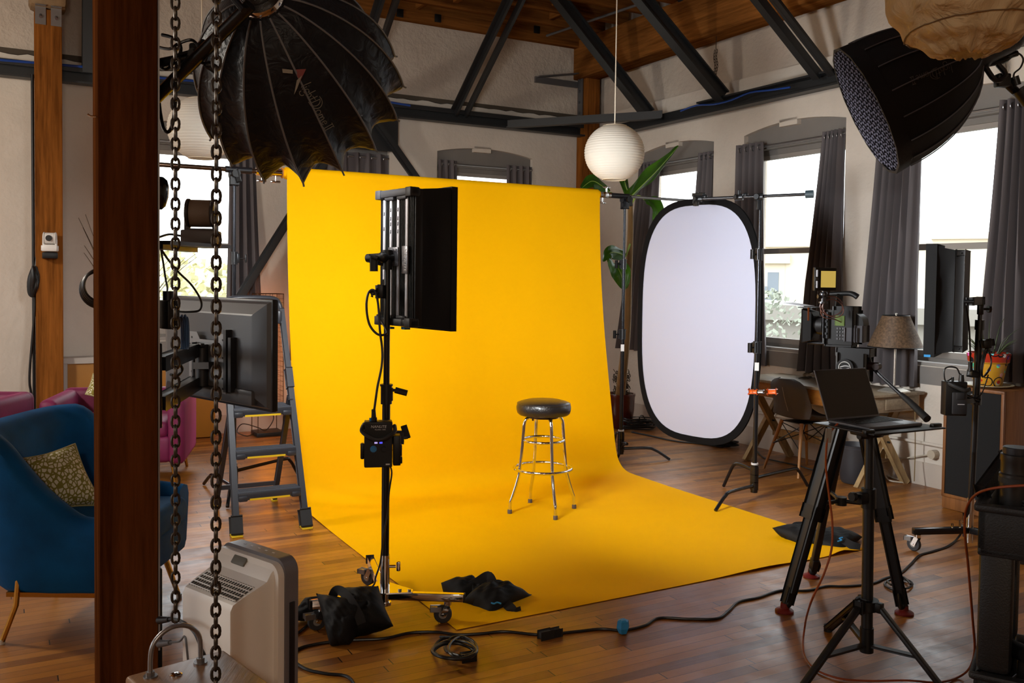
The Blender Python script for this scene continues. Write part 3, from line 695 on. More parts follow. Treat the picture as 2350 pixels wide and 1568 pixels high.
for k in range(4):
    a = a0 + k*math.pi/2; dv = V((math.cos(a), math.sin(a), 0))
    pts = [(0.02, 0.655), (0.10, 0.653), (0.128, 0.642), (0.142, 0.61), (0.147, 0.55), (0.158, 0.42), (0.170, 0.30), (0.176, 0.26), (0.196, 0.19), (0.222, 0.115), (0.233, 0.085), (0.236, 0.05), (0.238, 0.012)]
    b = MB(); b.tube([SC+dv*r+Z*z for r, z in pts], 0.0115, 12, sm=3); leg = b.done('leg', CHR(), parent=root)
    b = MB(); q = SC+dv*0.238; b.lathe([(0.0155, 0.004), (0.0155, 0.028), (0.0125, 0.032)], q, n=14); b.done('foot_cap', mat('grey_rubber', '5d5149', 0.7), parent=leg)
for z, R in ((0.496, 0.140), (0.302, 0.196)):
    b = MB(); b.torus(SC+Z*z, Z, R, 0.0105, 64, 10)
    for k in range(4):
        a = a0+k*math.pi/2; dv = V((math.cos(a), math.sin(a), 0)); b.cyl(SC+dv*(R+0.006)+Z*z, SC+dv*(R+0.016)+Z*z, 0.006, n=10)
    b.done('foot_ring', CHR(), parent=root)
# ================================================================== roller stand with the LED panel, mid foreground
BC = F(883, 1376, 0.10); BC.z = 0
root = thing('roller_stand', 'black roller stand with a chrome base, carrying the LED panel', 'stand', BC)
zp_t = P(883, 600, BC.y).z
b = MB(); b.cyl(BC+Z*0.30, BC+Z*1.02, 0.0185, n=18); b.done('column', mat('satin_black_tube', '141416', 0.3), parent=root)
b = MB(); b.cyl(BC+Z*1.0, BC+Z*(zp_t-0.02), 0.0145, n=16); b.done('riser', mat('satin_black_tube', '141416', 0.3), parent=root)
b = MB(); b.cyl(BC+Z*0.08, BC+Z*0.31, 0.022, n=18); b.cyl(BC+Z*0.075, BC+Z*0.09, 0.03); b.done('socket', CHR(), parent=root)
q = BC+Z*0.255; sx = V((1, 0.1, 0)).normalized()
b = MB(); b.cyl(q+sx*0.02, q+sx*0.05, 0.007); b.box(q+sx*0.062, (0.02, 0.02, 0.045), axes(sx, Z.cross(sx)), 0.006); b.done('base_knob', CHR(), parent=root)
cz = P(890, 905, BC.y).z; q = V((BC.x, BC.y, cz))
b = MB(); b.cyl(q-Z*0.045, q+Z*0.045, 0.026, n=18); b.cyl(q+Z*0.038, q+Z*0.047, 0.03); b.bar(q+sx*0.02-Z*0.03, q+sx*0.02+Z*0.03, 0.02, 0.02); co_ = b.done('collar', mat('collar_metal', '2c2e31', 0.35, 0.4), parent=root)
b = MB(); p = q+sx*0.035+Z*0.018; b.cyl(p-sx*0.02, p+sx*0.012, 0.007); b.bar(p+sx*0.01, p+sx*0.055-Z*0.012, 0.02, 0.014, None, 0.006); b.done('locking_lever', BLKP(), parent=co_)
def caster(parent, top, yaw, s=1.0, brake=True, wm='caster_rubber'):
    d = V((math.cos(yaw), math.sin(yaw), 0)); n = Z.cross(d); r = 0.042*s; c = V((top.x, top.y, r+0.001)) + d*0.022*s
    b = MB(); b.cyl(V((top.x, top.y, top.z)), V((top.x, top.y, top.z-0.018)), 0.018*s); 
    for k in (-1, 1): b.bar(V((top.x, top.y, top.z-0.016))+n*0.017*s*k, c+n*0.017*s*k-Z*0.006, 0.026*s, 0.003, n)
    b.cyl(c-n*0.022*s, c+n*0.022*s, 0.006*s)
    fk = b.done('caster', CHR(), parent=parent)
    b = MB(); b.lathe([(r*0.45, -0.012*s), (r*0.9, -0.012*s), (r, -0.006*s), (r, 0.006*s), (r*0.9, 0.012*s), (r*0.45, 0.012*s)], c, n, 28); b.done('wheel', mat(wm, '2e2e31', 0.6), parent=fk)
    b = MB(); b.cyl(c-n*0.0125*s, c+n*0.0125*s, r*0.46, n=18); b.done('wheel_hub', mat('hub_grey', '8b8781', 0.5), parent=fk)
    if brake:
        b = MB(); q = V((top.x, top.y, top.z-0.035*s))+d*0.055*s; b.box(q, (0.045*s, 0.035*s, 0.016*s), axes(d, n), 0.004); b.done('brake_pedal', STEEL(), parent=fk)
legs = [(F(1027, 1430), math.pi*1.02, 0.075), (F(852, 1345), 2.6, 0.06), (F(738, 1445), 3.6, 0.05)]
b = MB(); tri = []
for f, yaw, ov in legs:
    d = (V((f.x, f.y, 0))-BC).normalized(); tri.append(d)
b.prism([(0, 0)], BC, V((1, 0, 0)), V((0, 1, 0)), Z*0.001) if 0 else None
zc_ = 0.145
hull = []
for d in tri:
    n = Z.cross(d)
    hull += [BC+d*0.13-n*0.018+Z*zc_, BC+d*0.13+n*0.018+Z*zc_]
hull.sort(key=lambda p: math.atan2(p.y-BC.y, p.x-BC.x))
va = [b.bm.verts.new(p) for p in hull]; vb = [b.bm.verts.new(p-Z*0.006) for p in hull]; b.face(va); b.face(vb[::-1]); b.skin(va, vb)
for d in tri:
    for k in (0.07, 0.115): b.cyl(BC+d*k+Z*zc_, BC+d*k+Z*(zc_+0.008), 0.008, n=6)
b.done('hub_plate', CHR(), parent=root)
for (f, yaw, ov), d in zip(legs, tri):
    L = (V((f.x, f.y, 0))-BC).length
    b = MB(); b.bar(BC+d*0.02+Z*(zc_-0.024), BC+d*(L+ov)+Z*(zc_-0.024), 0.034, 0.036, Z, 0.003); lg = b.done('leg', CHR(), parent=root)
    b = MB(); b.box(BC+d*(L+ov+0.002)+Z*(zc_-0.024), (0.008, 0.036, 0.038), axes(d, Z.cross(d)), 0.003); b.done('end_cap', BLKP(), parent=lg)
    caster(root, BC+d*(L-0.0)+Z*(zc_-0.042), yaw)
# ---- LED panel with its skirt
NX = Z.cross(PAN_D).normalized()*-1          # to the right seen from behind
PX = PAN_D.cross(Z).normalized()
PH, PW = 0.62, 0.31
root = thing('panel_light', 'black LED panel light with a fabric skirt on the roller stand, back towards us', 'light', PAN_C-Z*PH/2)
pt = lambda a, z, d: PAN_C + PX*a + Z*z + PAN_D*d
M_pan = axes(PX, PAN_D, Z)
b = MB(); b.box(pt(0, 0, 0.02), (PW, 0.04, PH), M_pan, 0.004)
for i in range(24): b.box(pt(-PW/2+0.012+i*(PW-0.024)/23, 0, -0.002), (0.0035, 0.008, PH-0.07), M_pan)
b.done('housing', BLKP(), parent=root)
for z in (-1, 1):
    b = MB(); b.box(pt(0, z*(PH/2-0.014), -0.001), (PW+0.006, 0.05, 0.034), M_pan, 0.006); b.box(pt(-0.05, z*(PH/2-0.037), -0.006), (0.08, 0.03, 0.018), M_pan, 0.006); b.box(pt(0.06, z*(PH/2-0.037), -0.006), (0.08, 0.03, 0.018), M_pan, 0.006)
    for a in (-1, 1): b.box(pt(a*(PW/2-0.02), z*(PH/2-0.016), -0.006), (0.046, 0.05, 0.042), M_pan, 0.004)
    b.done('end_frame', mat('frame_plastic', '202023', 0.5), parent=root)
ALU = mat('brushed_aluminium', 'c4c5cb', 0.35, 0.55)
for a, z0, z1 in ((-0.105, -0.10, 0.27), (-0.045, -0.27, 0.27), (0.02, -0.27, 0.27), (0.095, -0.27, 0.27)):
    b = MB(); b.bar(pt(a, z0, -0.008), pt(a, z1, -0.008), 0.006, 0.018, PX); r_ = b.done('mounting_rail', ALU, parent=root)
    if a < 0.05:
        for z in (0.2, 0.13, -0.02) if a < -0.05 else (0.215, 0.175, 0.15, 0.115):
            b = MB(); b.cyl(pt(a, z, -0.0105), pt(a, z, -0.012), 0.004); b.bar(pt(a+0.002, z, -0.0115), pt(a+0.002, z+0.014, -0.0115), 0.004, 0.003)
            b.done('slot', BLKP(), parent=r_)
b = MB(); b.box(pt(-0.013, 0.005, -0.014), (0.092, 0.006, 0.04), M_pan, 0.002)
for z in (-1, 1): b.box(pt(-0.013, 0.005+z*0.03, -0.014), (0.088, 0.006, 0.028), M_pan, 0.004)
for z in (-0.032, 0.032):
    for a in (-0.03, 0.0, 0.03): b.cyl(pt(-0.013+a, 0.005+z, -0.0165), pt(-0.013+a, 0.005+z, -0.019), 0.005)
b.done('mounting_plate', mat('grey_anodised', '6b6b71', 0.35, 0.7), parent=root)
b = MB(); b.cyl(pt(-0.013, 0.0, -0.012), pt(-0.013, 0.0, -0.07), 0.017); b.cyl(pt(-0.013, 0, -0.065), pt(-0.10, -0.005, -0.10), 0.02); b.ball(pt(-0.013, 0, -0.068), 0.026); b.bar(pt(-0.10, -0.005, -0.10), V((BC.x, BC.y, zp_t-0.01)), 0.035, 0.035, None, 0.008); b.done('mount_arm', BLKP(), parent=root)
bp_ = mat('badge_grey', '77777c', 0.35, 0.6)
b = MB(); b.box(pt(0.095, -0.01, -0.016), (0.048, 0.008, 0.125), M_pan, 0.002); bd_ = b.done('badge', bp_, parent=root)
text('NANLITE', pt(0.102, -0.01, -0.0205), -Z, PX, 0.026, WHT(), bd_, shear=0.15); text('PavoSlim 120C', pt(0.083, -0.005, -0.0205), -Z, PX, 0.012, WHT(), bd_)
b = MB(); n = 12
def skirt(u, v):
    corners = [(-1, -1), (1, -1), (1, 1), (-1, 1)]; i = int(u*4) % 4; f = u*4-int(u*4); a = corners[i]; c = corners[(i+1) % 4]
    x = a[0]+(c[0]-a[0])*f; z = a[1]+(c[1]-a[1])*f; g = 1+0.10*v; sag = -0.022*math.sin(math.pi*f)*math.sin(math.pi*v)
    g2 = sag*(1 if i % 2 == 0 else 1)
    return pt(x*(PW/2*g+g2*abs(x)), z*(PH/2*(1+0.05*v)+g2*abs(z)*0.8), 0.035+0.15*v) + PAN_D*0.004*math.sin(u*60)*v*(1-v)*2
b.grid(48, 8, skirt, cu=True); b.solid(0.003)
sk = b.done('fabric_skirt', NYL(), parent=root, ang=50)
b = MB(); w2, h2 = PW/2*1.10, PH/2*1.05
b.loft([[pt(x*(w2+k), z*(h2+k), d) for x, z in ((-1, -1), (1, -1), (1, 1), (-1, 1))] for d, k in ((0.180, 0.0), (0.180, 0.006), (0.212, 0.006), (0.212, -0.004))], capa=False, capb=False); b.solid(0.002); b.done('skirt_rim', NYL(), parent=sk)
b = MB(); b.box(pt(0, 0, 0.20), (w2*2-0.01, 0.003, h2*2-0.01), M_pan); b.done('diffuser', mat('lit_diffuser', 'f4efe6', 0.6, emit='fff0d8', es=2.5), parent=sk)
b = MB(); b.box(pt(0.045, -PH/2-0.012, 0.02), (0.03, 0.03, 0.012), M_pan); b.box(pt(-0.10, -PH/2-0.018, 0.03), (0.02, 0.02, 0.01), M_pan); b.done('blue_tab', BLU(), parent=root)
# ---- power unit clamped to the column
ux = V((0.985, 0.17, 0)).normalized(); uy = Z.cross(ux); UM = axes(ux, uy, Z)
c = P(868, 1018, BC.y-0.10); c = V((c.x, c.y, c.z))
root = thing('power_unit', 'black power control box with a carry handle, clamped half way up the roller stand', 'power unit', c-Z*0.10)
ul = lambda x, y, z: c + ux*x + uy*y + Z*z
b = MB(); b.box(ul(0, 0, 0), (0.125, 0.075, 0.205), UM, 0.005); b.box(ul(0, -0.036, 0), (0.118, 0.006, 0.195), UM); b.done('case', BLKP(), parent=root)
b = MB(); b.tube([ul(-0.062, 0.02, 0.085), ul(-0.072, -0.03, 0.075), ul(-0.068, -0.06, 0.06), ul(-0.02, -0.085, 0.035), ul(0.02, -0.085, 0.035), ul(0.068, -0.06, 0.06), ul(0.072, -0.01, 0.08)], 0.010, 8, sm=4, rf=lambda t: 1.0); b.move(lambda v: v); b.done('carry_handle', mat('handle_rubber', '242426', 0.5), parent=root)
text('NANLITE', ul(0.0, -0.0395, 0.082), ux, Z, 0.017, WHT(), root, shear=0.15); text('PavoSlim 120C', ul(0.008, -0.0395, 0.069), ux, Z, 0.008, WHT(), root); b = MB(); b.box(ul(0.042, -0.0392, -0.088), (0.018, 0.001, 0.006), UM); b.done('print', WHT(), parent=root)
b = MB(); b.box(ul(0.0, -0.0395, 0.024), (0.036, 0.002, 0.005), UM); b.done('display', mat('lit_display', '4a78b0', 0.4, emit='5aa0ff', es=0.6), parent=root)
for x, e in ((-0.011, 'b8a8e8'), (0.011, '5a5aff')):
    b = MB(); b.box(ul(x, -0.040, 0.010), (0.014, 0.003, 0.008), UM, 0.002); b.done('button', mat('lit_button_'+e, e, 0.4, emit=e, es=0.8), parent=root)
for x, m_ in ((-0.022, 'blue'), (0.024, 'black')):
    b = MB(); b.cyl(ul(x, -0.038, -0.018), ul(x, -0.052, -0.018), 0.011, n=20); b.cyl(ul(x, -0.0385, -0.018), ul(x, -0.040, -0.018), 0.015, n=20); b.done('dial', mat('blue_dial', '2c7fb8', 0.4) if m_ == 'blue' else RUB(), parent=root)
b = MB(); b.box(ul(0.083, 0.005, -0.03), (0.034, 0.07, 0.135), UM, 0.004); b.box(ul(0.098, 0.0, -0.075), (0.02, 0.05, 0.03), UM, 0.004); b.box(ul(0.1, 0.0, -0.03), (0.012, 0.05, 0.05), UM, 0.003); b.done('battery_plate', BLKP(), parent=root)
b = MB(); b.box(ul(-0.07, 0.01, -0.035), (0.018, 0.04, 0.07), UM, 0.006); b.done('side_bracket', BLKP(), parent=root)
b = MB(); b.cyl(ul(-0.02, 0, 0.1), ul(-0.022, 0, 0.155), 0.012, 0.009); b.cyl(ul(-0.02, 0, 0.10), ul(-0.02, 0, 0.118), 0.014); b.done('plug', BLKP(), parent=root)
b = MB(); b.cyl(ul(-0.035, 0, 0.103), ul(-0.035, 0, 0.116), 0.006); b.done('blue_tab', BLU(), parent=root)
q = V((BC.x, BC.y, c.z+0.01)); b = MB(); b.cyl(q-Z*0.03, q+Z*0.03, 0.026, n=16); b.bar(q, q+sx*0.075, 0.05, 0.04, Z, 0.008); b.cyl(q+sx*0.07, q+sx*0.10+Z*0.0, 0.008); b.bar(q+sx*0.098, q+sx*0.082+Z*0.05, 0.018, 0.014, None, 0.005); b.bar(q, ul(0, 0.04, 0.01), 0.04, 0.04, None, 0.004); b.done('clamp', mat('collar_metal', '2c2e31', 0.35, 0.4), parent=root)
# cables around the panel
def cable(label, pts, r=0.0045, m=None, name='cable', cat='cable', sm=6, extra=None, n=7):
    b = MB(); b.tube(pts, r, n, sm=sm)
    if extra: extra(b)
    return b.done(name, m or mat('cable_rubber', '0f0f10', 0.4), label=label, cat=cat, loc=V(pts[0]), group=None)
Yc = BC.y-0.06
cable('black cable looping from the LED panel down to its power box', [pt(-0.13, -0.27, -0.03), P(888, 762, Yc), P(868, 768, Yc), P(848, 745, Yc), P(841, 705, Yc), P(846, 672, Yc), P(860, 668, Yc), P(868, 700, Yc), P(872, 760, Yc-0.01), P(877, 800, Yc-0.01), P(876, 840, Yc-0.02), P(866, 890, Yc-0.04), P(859, 940, Yc-0.05), ul(-0.022, 0, 0.155)], 0.0055)
cable('thin mains cable hanging down the roller stand from the power box to the floor', [ul(0.05, 0.03, -0.10), P(899, 1085, Yc), P(893, 1130, Yc), P(889, 1180, Yc-0.01), P(880, 1230, Yc-0.03), P(873, 1290, Yc-0.04), P(862, 1325, Yc-0.05), P(856, 1345, Yc-0.06), V((BC.x-0.12, BC.y-0.12, 0.12)), V((BC.x-0.2, BC.y-0.2, 0.02))], 0.004)
b = MB(); q = P(870, 700, Yc); b.box(P(873, 668, BC.y-0.03), (0.03, 0.03, 0.06), None, 0.006); b.bar(P(852, 675, BC.y-0.03), P(868, 668, BC.y-0.03), 0.03, 0.02, None, 0.006); b.cyl(P(872, 655, BC.y-0.02), P(872, 685, BC.y-0.02), 0.022); b.done('cable_clamp', BLKP(), label='black clip holding the looped cable under the LED panel', cat='clip', loc=q)
b = MB(); q = P(851, 588, BC.y-0.04); b.bar(q, P(868, 594, BC.y-0.04), 0.03, 0.022, None, 0.006); b.bar(P(858, 590, BC.y-.04), P(858, 620, BC.y-.04), 0.022, 0.02, None, 0.006); b.cyl(V((BC.x, BC.y, q.z-0.06)), V((BC.x, BC.y, q.z+0.03)), 0.022); b.bar(P(846, 585, BC.y-0.05), P(865, 592, BC.y-0.04), 0.006, 0.006); b.done('stand_knob', BLKP(), label='black locking handle at the top of the roller stand', cat='handle', loc=q)
# ================================================================== saddle sandbags
def pouch(parent, c, ax, w_, l_, h_, sag=0.0, seed=0, drop=0.0):
    """pillow shaped pouch; ax = long direction"""
    ax = V(ax).normalized(); nn = V(ax.cross(Z)).normalized(); upv = nn.cross(ax); rn = random.Random(seed); ph = [rn.random()*6 for _ in range(6)]
    b = MB(); n, m_ = 28, 22
    def f(u, v, s):
        x, y = 2*u-1, 2*v-1
        t = max(0, (1-abs(x)**2.6))**0.5 * max(0, (1-abs(y)**2.6))**0.5
        pinch = 1+0.10*(x*x*y*y)
        wr = 0.08*math.sin(9*x+ph[0]+3*y)*t + 0.06*math.sin(14*y+ph[1]+5*x)*t + 0.05*math.sin(17*(x+y)+ph[2])*t
        z = s*h_*0.5*(t*(1+wr)) + 0.25*h_*math.copysign(abs(x)**3, 1)*sag
        return c + nn*(x*w_/2*pinch) + ax*(y*l_/2*pinch) + upv*z - Z*drop*abs(y)**2
    b.grid(n, m_, lambda u, v: f(u, v, 1)); b.grid(n, m_, lambda u, v: f(u, v, -1)); bmesh.ops.remove_doubles(b.bm, verts=b.bm.verts[:], dist=1e-5)
    return b.done('pouch', NYL(), parent=parent, ang=70)
def strap(parent, pts, w_=0.035, name='strap', m=None):
    b = MB(); P_ = crom(pts, 6)
    for i in range(len(P_)-1):
        pass
    rows = []
    for i, p in enumerate(P_):
        d = (P_[min(i+1, len(P_)-1)]-P_[max(i-1, 0)]).normalized(); s = d.cross(V((0.3, -0.9, 0.25))).normalized(); t = s.cross(d).normalized()
        rows.append([p+s*w_/2+t*0.0015, p-s*w_/2+t*0.0015, p-s*w_/2-t*0.0015, p+s*w_/2-t*0.0015])
    b.loft(rows); return b.done(name, m or mat('webbing', '19191b', 0.8), parent=parent)
# left bag draped over the rear-left leg of the roller stand
d3 = tri[2]; q0 = BC+d3*0.20
root = thing('sandbag', 'black saddle sandbag draped over a leg of the roller stand, left of its chrome base', 'sandbag', F(780, 1470))
G = lambda x, y, Y: P(x, y, Y)
def cloth_pouch(parent, cor, thick, seed, name='pouch'):
    """pouch spanning four corner points (tl,tr,br,bl), bulging both ways"""
    rn = random.Random(seed); ph = [rn.random()*6 for _ in range(6)]; a, b_, c_, d_ = [V(x) for x in cor]
    nrm = ((b_-a).cross(d_-a)).normalized()
    if nrm.dot(CAM-a) < 0: nrm.negate()
    b = MB()
    def f(u, v, s):
        x, y = 2*u-1, 2*v-1
        p = (a*(1-u)+b_*u)*(1-v)+(d_*(1-u)+c_*u)*v
        cen = (a+b_+c_+d_)/4
        p = p + (cen-p)*0.14*(1-abs(x))*abs(y)**3*0.6 + (cen-p)*0.14*(1-abs(y))*abs(x)**3*0.6
        t = max(0, (1-abs(x)**2.4))**0.5 * max(0, (1-abs(y)**2.4))**0.5
        wr = 0.07*math.sin(8*x+ph[0]+3*y)+0.06*math.sin(11*y+ph[1]+4*x)+0.03*math.sin(19*(x-y)+ph[2])
        return p + nrm*(s*thick/2*t*(1+wr*t))
    b.grid(26, 26, lambda u, v: f(u, v, 1)); b.grid(26, 26, lambda u, v: f(u, v, -1)); bmesh.ops.remove_doubles(b.bm, verts=b.bm.verts[:], dist=1e-5)
    b.move(lambda v: V((v.x, v.y, max(v.z, 0.004))))
    return b.done(name, NYL(), parent=parent, ang=75)
Yb = 3.98
cloth_pouch(root, [G(725, 1362, Yb+0.10), G(850, 1378, Yb+0.02), G(800, 1480, Yb-0.10), G(760, 1490, Yb-0.10)], 0.16, 3)
cloth_pouch(root, [G(782, 1350, Yb+0.16), G(868, 1345, Yb+0.12), G(903, 1438, Yb+0.0), G(800, 1470, Yb-0.02)], 0.17, 11)
cloth_pouch(root, [G(700, 1372, Yb+0.22), G(800, 1368, Yb+0.20), G(740, 1426, Yb+0.14), G(667, 1424, Yb+0.16)], 0.14, 21)
strap(root, [G(762, 1372, Yb+0.08), G(770, 1356, Yb+0.06), G(785, 1358, Yb+0.04), G(803, 1378, Yb-0.02), G(822, 1410, Yb-0.05), G(830, 1432, Yb-0.06)], 0.04)
# right bag on the corner of the paper
root = thing('sandbag', 'black saddle sandbag lying on the front left corner of the yellow paper', 'sandbag', F(1130, 1410))
Yb = 4.42
c1 = F(1145, 1392, 0.06)
cloth_pouch(root, [G(1062, 1378, Yb), G(1120, 1352, Yb+0.16), G(1226, 1374, Yb+0.14), G(1130, 1420, Yb-0.12)], 0.19, 5)
cloth_pouch(root, [G(1012, 1338, Yb+0.14), G(1072, 1338, Yb+0.26), G(1150, 1370, Yb+0.18), G(1050, 1392, Yb+0.02)], 0.16, 8)
cloth_pouch(root, [G(1072, 1345, Yb+0.16), G(1112, 1324, Yb+0.2), G(1150, 1372, Yb+0.12), G(1085, 1380, Yb+0.04)], 0.11, 18, 'top_fold')
strap(root, [G(1075, 1346, Yb+0.12), G(1095, 1336, Yb+0.10), G(1120, 1322, Yb+0.09), G(1132, 1338, Yb+0.05), G(1145, 1362, Yb+0.03), G(1152, 1380, Yb-0.02)], 0.045)
b = MB(); b.tube([G(1127, 1384, Yb-0.09), G(1134, 1386, Yb-0.095), G(1141, 1383, Yb-0.09), G(1150, 1386, Yb-0.095)], 0.004, 6, sm=4); b.done('blue_cord', BLU(), parent=root)
strap(root, [G(1160, 1383, Yb-0.03), G(1172, 1396, Yb-0.08), G(1182, 1407, Yb-0.11), G(1196, 1404, Yb-0.09)], 0.05, 'loose_tab')
# far bag
root = thing('sandbag', 'black sandbag weighing down the far right corner of the yellow paper, behind the tripod', 'sandbag', F(1900, 1262))
Yb = 5.55
cloth_pouch(root, [G(1772, 1212, Yb+0.14), G(1850, 1216, Yb+0.26), G(1898, 1240, Yb+0.1), G(1850, 1258, Yb-0.10)], 0.13, 31)
cloth_pouch(root, [G(1835, 1236, Yb-0.02), G(1905, 1216, Yb+0.2), G(1980, 1233, Yb+0.05), G(1930, 1270, Yb-0.16)], 0.12, 37)
strap(root, [G(1820, 1216, Yb+0.2), G(1825, 1206, Yb+0.2), G(1850, 1206, Yb+0.2), G(1866, 1216, Yb+0.2)], 0.04)
b = MB(); b.tube([G(1922, 1243, Yb-0.12), G(1932, 1240, Yb-0.12), G(1926, 1236, Yb-0.11), G(1934, 1234, Yb-0.11)], 0.004, 6, sm=3); b.done('blue_cord', BLU(), parent=root)
strap(root, [G(1935, 1240, Yb-0.1), G(1955, 1252, Yb-0.14), G(1974, 1258, Yb-0.15)], 0.05, 'loose_tab')
# ================================================================== big umbrella softbox overhead, left
AX = DOME_A; DX = AX.cross(Z).normalized(); DY = DX.cross(AX).normalized()
RIMR, DL = 0.445, 0.62
RING = DOME_C - AX*DL
root = thing('umbrella_softbox', 'large black scalloped umbrella softbox hanging at upper left, aimed away at the yellow paper', 'softbox', DOME_C)
NR = 16; PHI0 = 0.12
def dprof(t):      # radius against distance from the lamp ring to the rim
    return 0.075 + (RIMR-0.075)*(math.sin(t*math.pi/2)**0.82)
def dpt(a, t, k=0.0, push=0.0):
    r = dprof(t)*(1-k); h = DL*t**1.25
    return RING + AX*(h+push) + DX*(r*math.cos(a)) + DY*(r*math.sin(a))
def pucker(u, v):
    a = 2*math.pi*u+PHI0; f = (u*NR) % 1.0; s = math.sin(math.pi*f)
    dip = (0.055+0.09*v**2)*s**0.8*min(1, v*3)          # cloth hollows between the ribs
    wr = 0.012*math.sin(34*v+7*math.floor(u*NR)+9*f)*s*v
    return dpt(a, v, dip+wr, -0.05*v**3*s)
def satin():
    t = NT('black_satin'); co = t.coord(); t.b.inputs['Base Color'].default_value = (0.011, 0.012, 0.015, 1); t.b.inputs['Roughness'].default_value = 0.46; t.b.inputs['Specular IOR Level'].default_value = 0.22
    t.bump(t.add('ShaderNodeTexNoise', {'Vector': co, 'Scale': 14, 'Detail': 3, 'Distortion': 0.8}).outputs[0], 0.7, 0.02); return t.m
SAT = satin()
b = MB(); b.grid(NR*8, 22, pucker, cu=True); b.solid(0.003); shell = b.done('fabric_shell', SAT, parent=root, ang=24)
for k in range(NR):
    a = 2*math.pi*k/NR+PHI0
    b = MB(); b.tube([dpt(a, 0.02+0.98*i/18, -0.006) for i in range(19)] + [dpt(a, 1.0, -0.03, 0.01)], 0.0042, 6, sm=2); b.done('rib', mat('grey_piping', '6e6f72', 0.5), parent=root)
b = MB()
def flap(u, v):
    p = pucker(u, 1.0); f = (u*NR) % 1.0; q = RING + AX*(DL+0.035-0.02*math.sin(math.pi*f))
    c = q + (p-RING - AX*(p-RING).dot(AX))*(1-0.10*v)
    return p.lerp(c, v)
b.grid(NR*8, 3, flap, cu=True); b.done('rim_flap', SAT, parent=root, ang=24)
b = MB(); b.cyl(RING+AX*(DL-0.135), RING+AX*(DL-0.13), RIMR*0.80, n=48); b.done('diffuser', mat('lit_diffuser', 'f4efe6', 0.6, emit='fff0d8', es=2.5), parent=root)
b = MB(); b.lathe([(0.062, -0.03), (0.088, -0.03), (0.095, -0.015), (0.095, 0.0), (0.088, 0.012), (0.080, 0.018)], RING, AX, 40, capa=False, capb=False); b.solid(0.004); b.done('speed_ring', CHR(), parent=root)
# markings on one panel
wm = mat('faint_print', '8a8375', 0.6); bv = surface(shell)
handwrite('lightDome II', bv, (690, 198), (748, 302), 1, 0.0014, wm, shell)
q0, n0 = hit(bv, 675, 178); vn = (CAM-q0).normalized(); q0 = q0+vn*0.012; ex = vn.cross(Z).normalized()*-1; ey = vn.cross(ex)
b = MB(); b.prism([(-0.045, 0.03), (-0.005, 0.028), (-0.005, 0.014), (-0.043, 0.015)], q0, ex, ey, vn*0.001); b.prism([(0.0, -0.055), (0.012, -0.03), (0.03, 0.02), (0.01, 0.0)], q0-Z*0.01, ex, ey, vn*0.001); b.done('emblem_white', wm, parent=shell)
b = MB(); b.prism([(0.0, 0.03), (0.045, 0.035), (0.022, -0.015)], q0, ex, ey, vn*0.0012); b.done('emblem_red', mat('faint_red', '7a2b25', 0.6), parent=shell)
# lamp head and its arm
root = thing('lamp_head', 'black studio lamp head fixed behind the large umbrella softbox', 'lamp', RING)
b = MB(); b.cyl(RING-AX*0.02, RING-AX*0.05, 0.07, n=28); b.cyl(RING-AX*0.05, RING-AX*0.30, 0.068, n=28); b.cyl(RING-AX*0.30, RING-AX*0.32, 0.055, n=28)
b.done('lamp_body', mat('lamp_black', '17181a', 0.4, bump=0.5, bscale=220), parent=root)
b = MB()
for i in range(5): b.lathe([(0.068, 0), (0.073, 0.003), (0.073, 0.010), (0.068, 0.013)], RING-AX*(0.10+0.035*i), AX, 28, False, False)
b.done('cooling_fins', BLK(), parent=root)
yk = RING-AX*0.14
b = MB(); b.tube([yk-DX*0.085, yk-DX*0.10-Z*0.05, yk-DX*0.12-Z*0.02, P(560, 25, yk.y-0.1)], 0.012, 8, sm=3); b.cyl(yk-DX*0.075, yk-DX*0.105, 0.03); b.done('yoke', BLK(), parent=root)
pA, pB = P(330, 252, 3.55), P(575, 12, yk.y-0.05)
root = thing('boom_pole', 'thick black boom pole rising behind the dark post to the umbrella softbox', 'boom pole', pA)
b = MB(); b.cyl(pA-(pB-pA)*0.2, pB, 0.024, n=16); b.done('pole_tube', mat('satin_black_tube', '141416', 0.3), parent=root)
q = P(452, 128, 3.5); dd = (pB-pA).normalized()
b = MB(); b.cyl(q-dd*0.06, q+dd*0.06, 0.031, n=16); b.cyl(q-V((0.0, 0.04, 0)), q+V((0, -0.05, 0)), 0.018); b.box(q+Z*0.02, (0.05, 0.05, 0.05), None, 0.01); b.done('clamp', mat('collar_metal', '2c2e31', 0.35, 0.4), parent=root)
b = MB(); b.cyl(q, P(330, 152, 3.5), 0.018, n=14); b.done('side_arm', mat('satin_black_tube', '141416', 0.3), parent=root)
b = MB(); e = P(480, 150, 3.45); b.cyl(q-Z*0.02, e, 0.006); b.ball(e, 0.02, (1, 0.7, 0.7)); b.bar(e, P(493, 158, 3.45), 0.018, 0.02, None, 0.006); b.done('locking_knob', BLKP(), parent=root)
cable('black cable drooping from the boom pole beside the chain, forming a long loop', [P(372, 80, 3.52), P(398, 88, 3.5), P(415, 110, 3.48), P(404, 160, 3.48), P(402, 240, 3.48), P(397, 280, 3.48), P(388, 302, 3.48), P(376, 296, 3.5), P(368, 260, 3.52), P(364, 225, 3.55)], 0.007)
cable('black cable wrapped along the short side arm of the boom pole', [P(362, 108, 3.53), P(390, 112, 3.49), P(410, 100, 3.46), P(440, 92, 3.47), P(455, 110, 3.45), P(436, 118, 3.46), P(405, 128, 3.47), P(398, 145, 3.48), P(380, 160, 3.5), P(364, 152, 3.53)], 0.006)
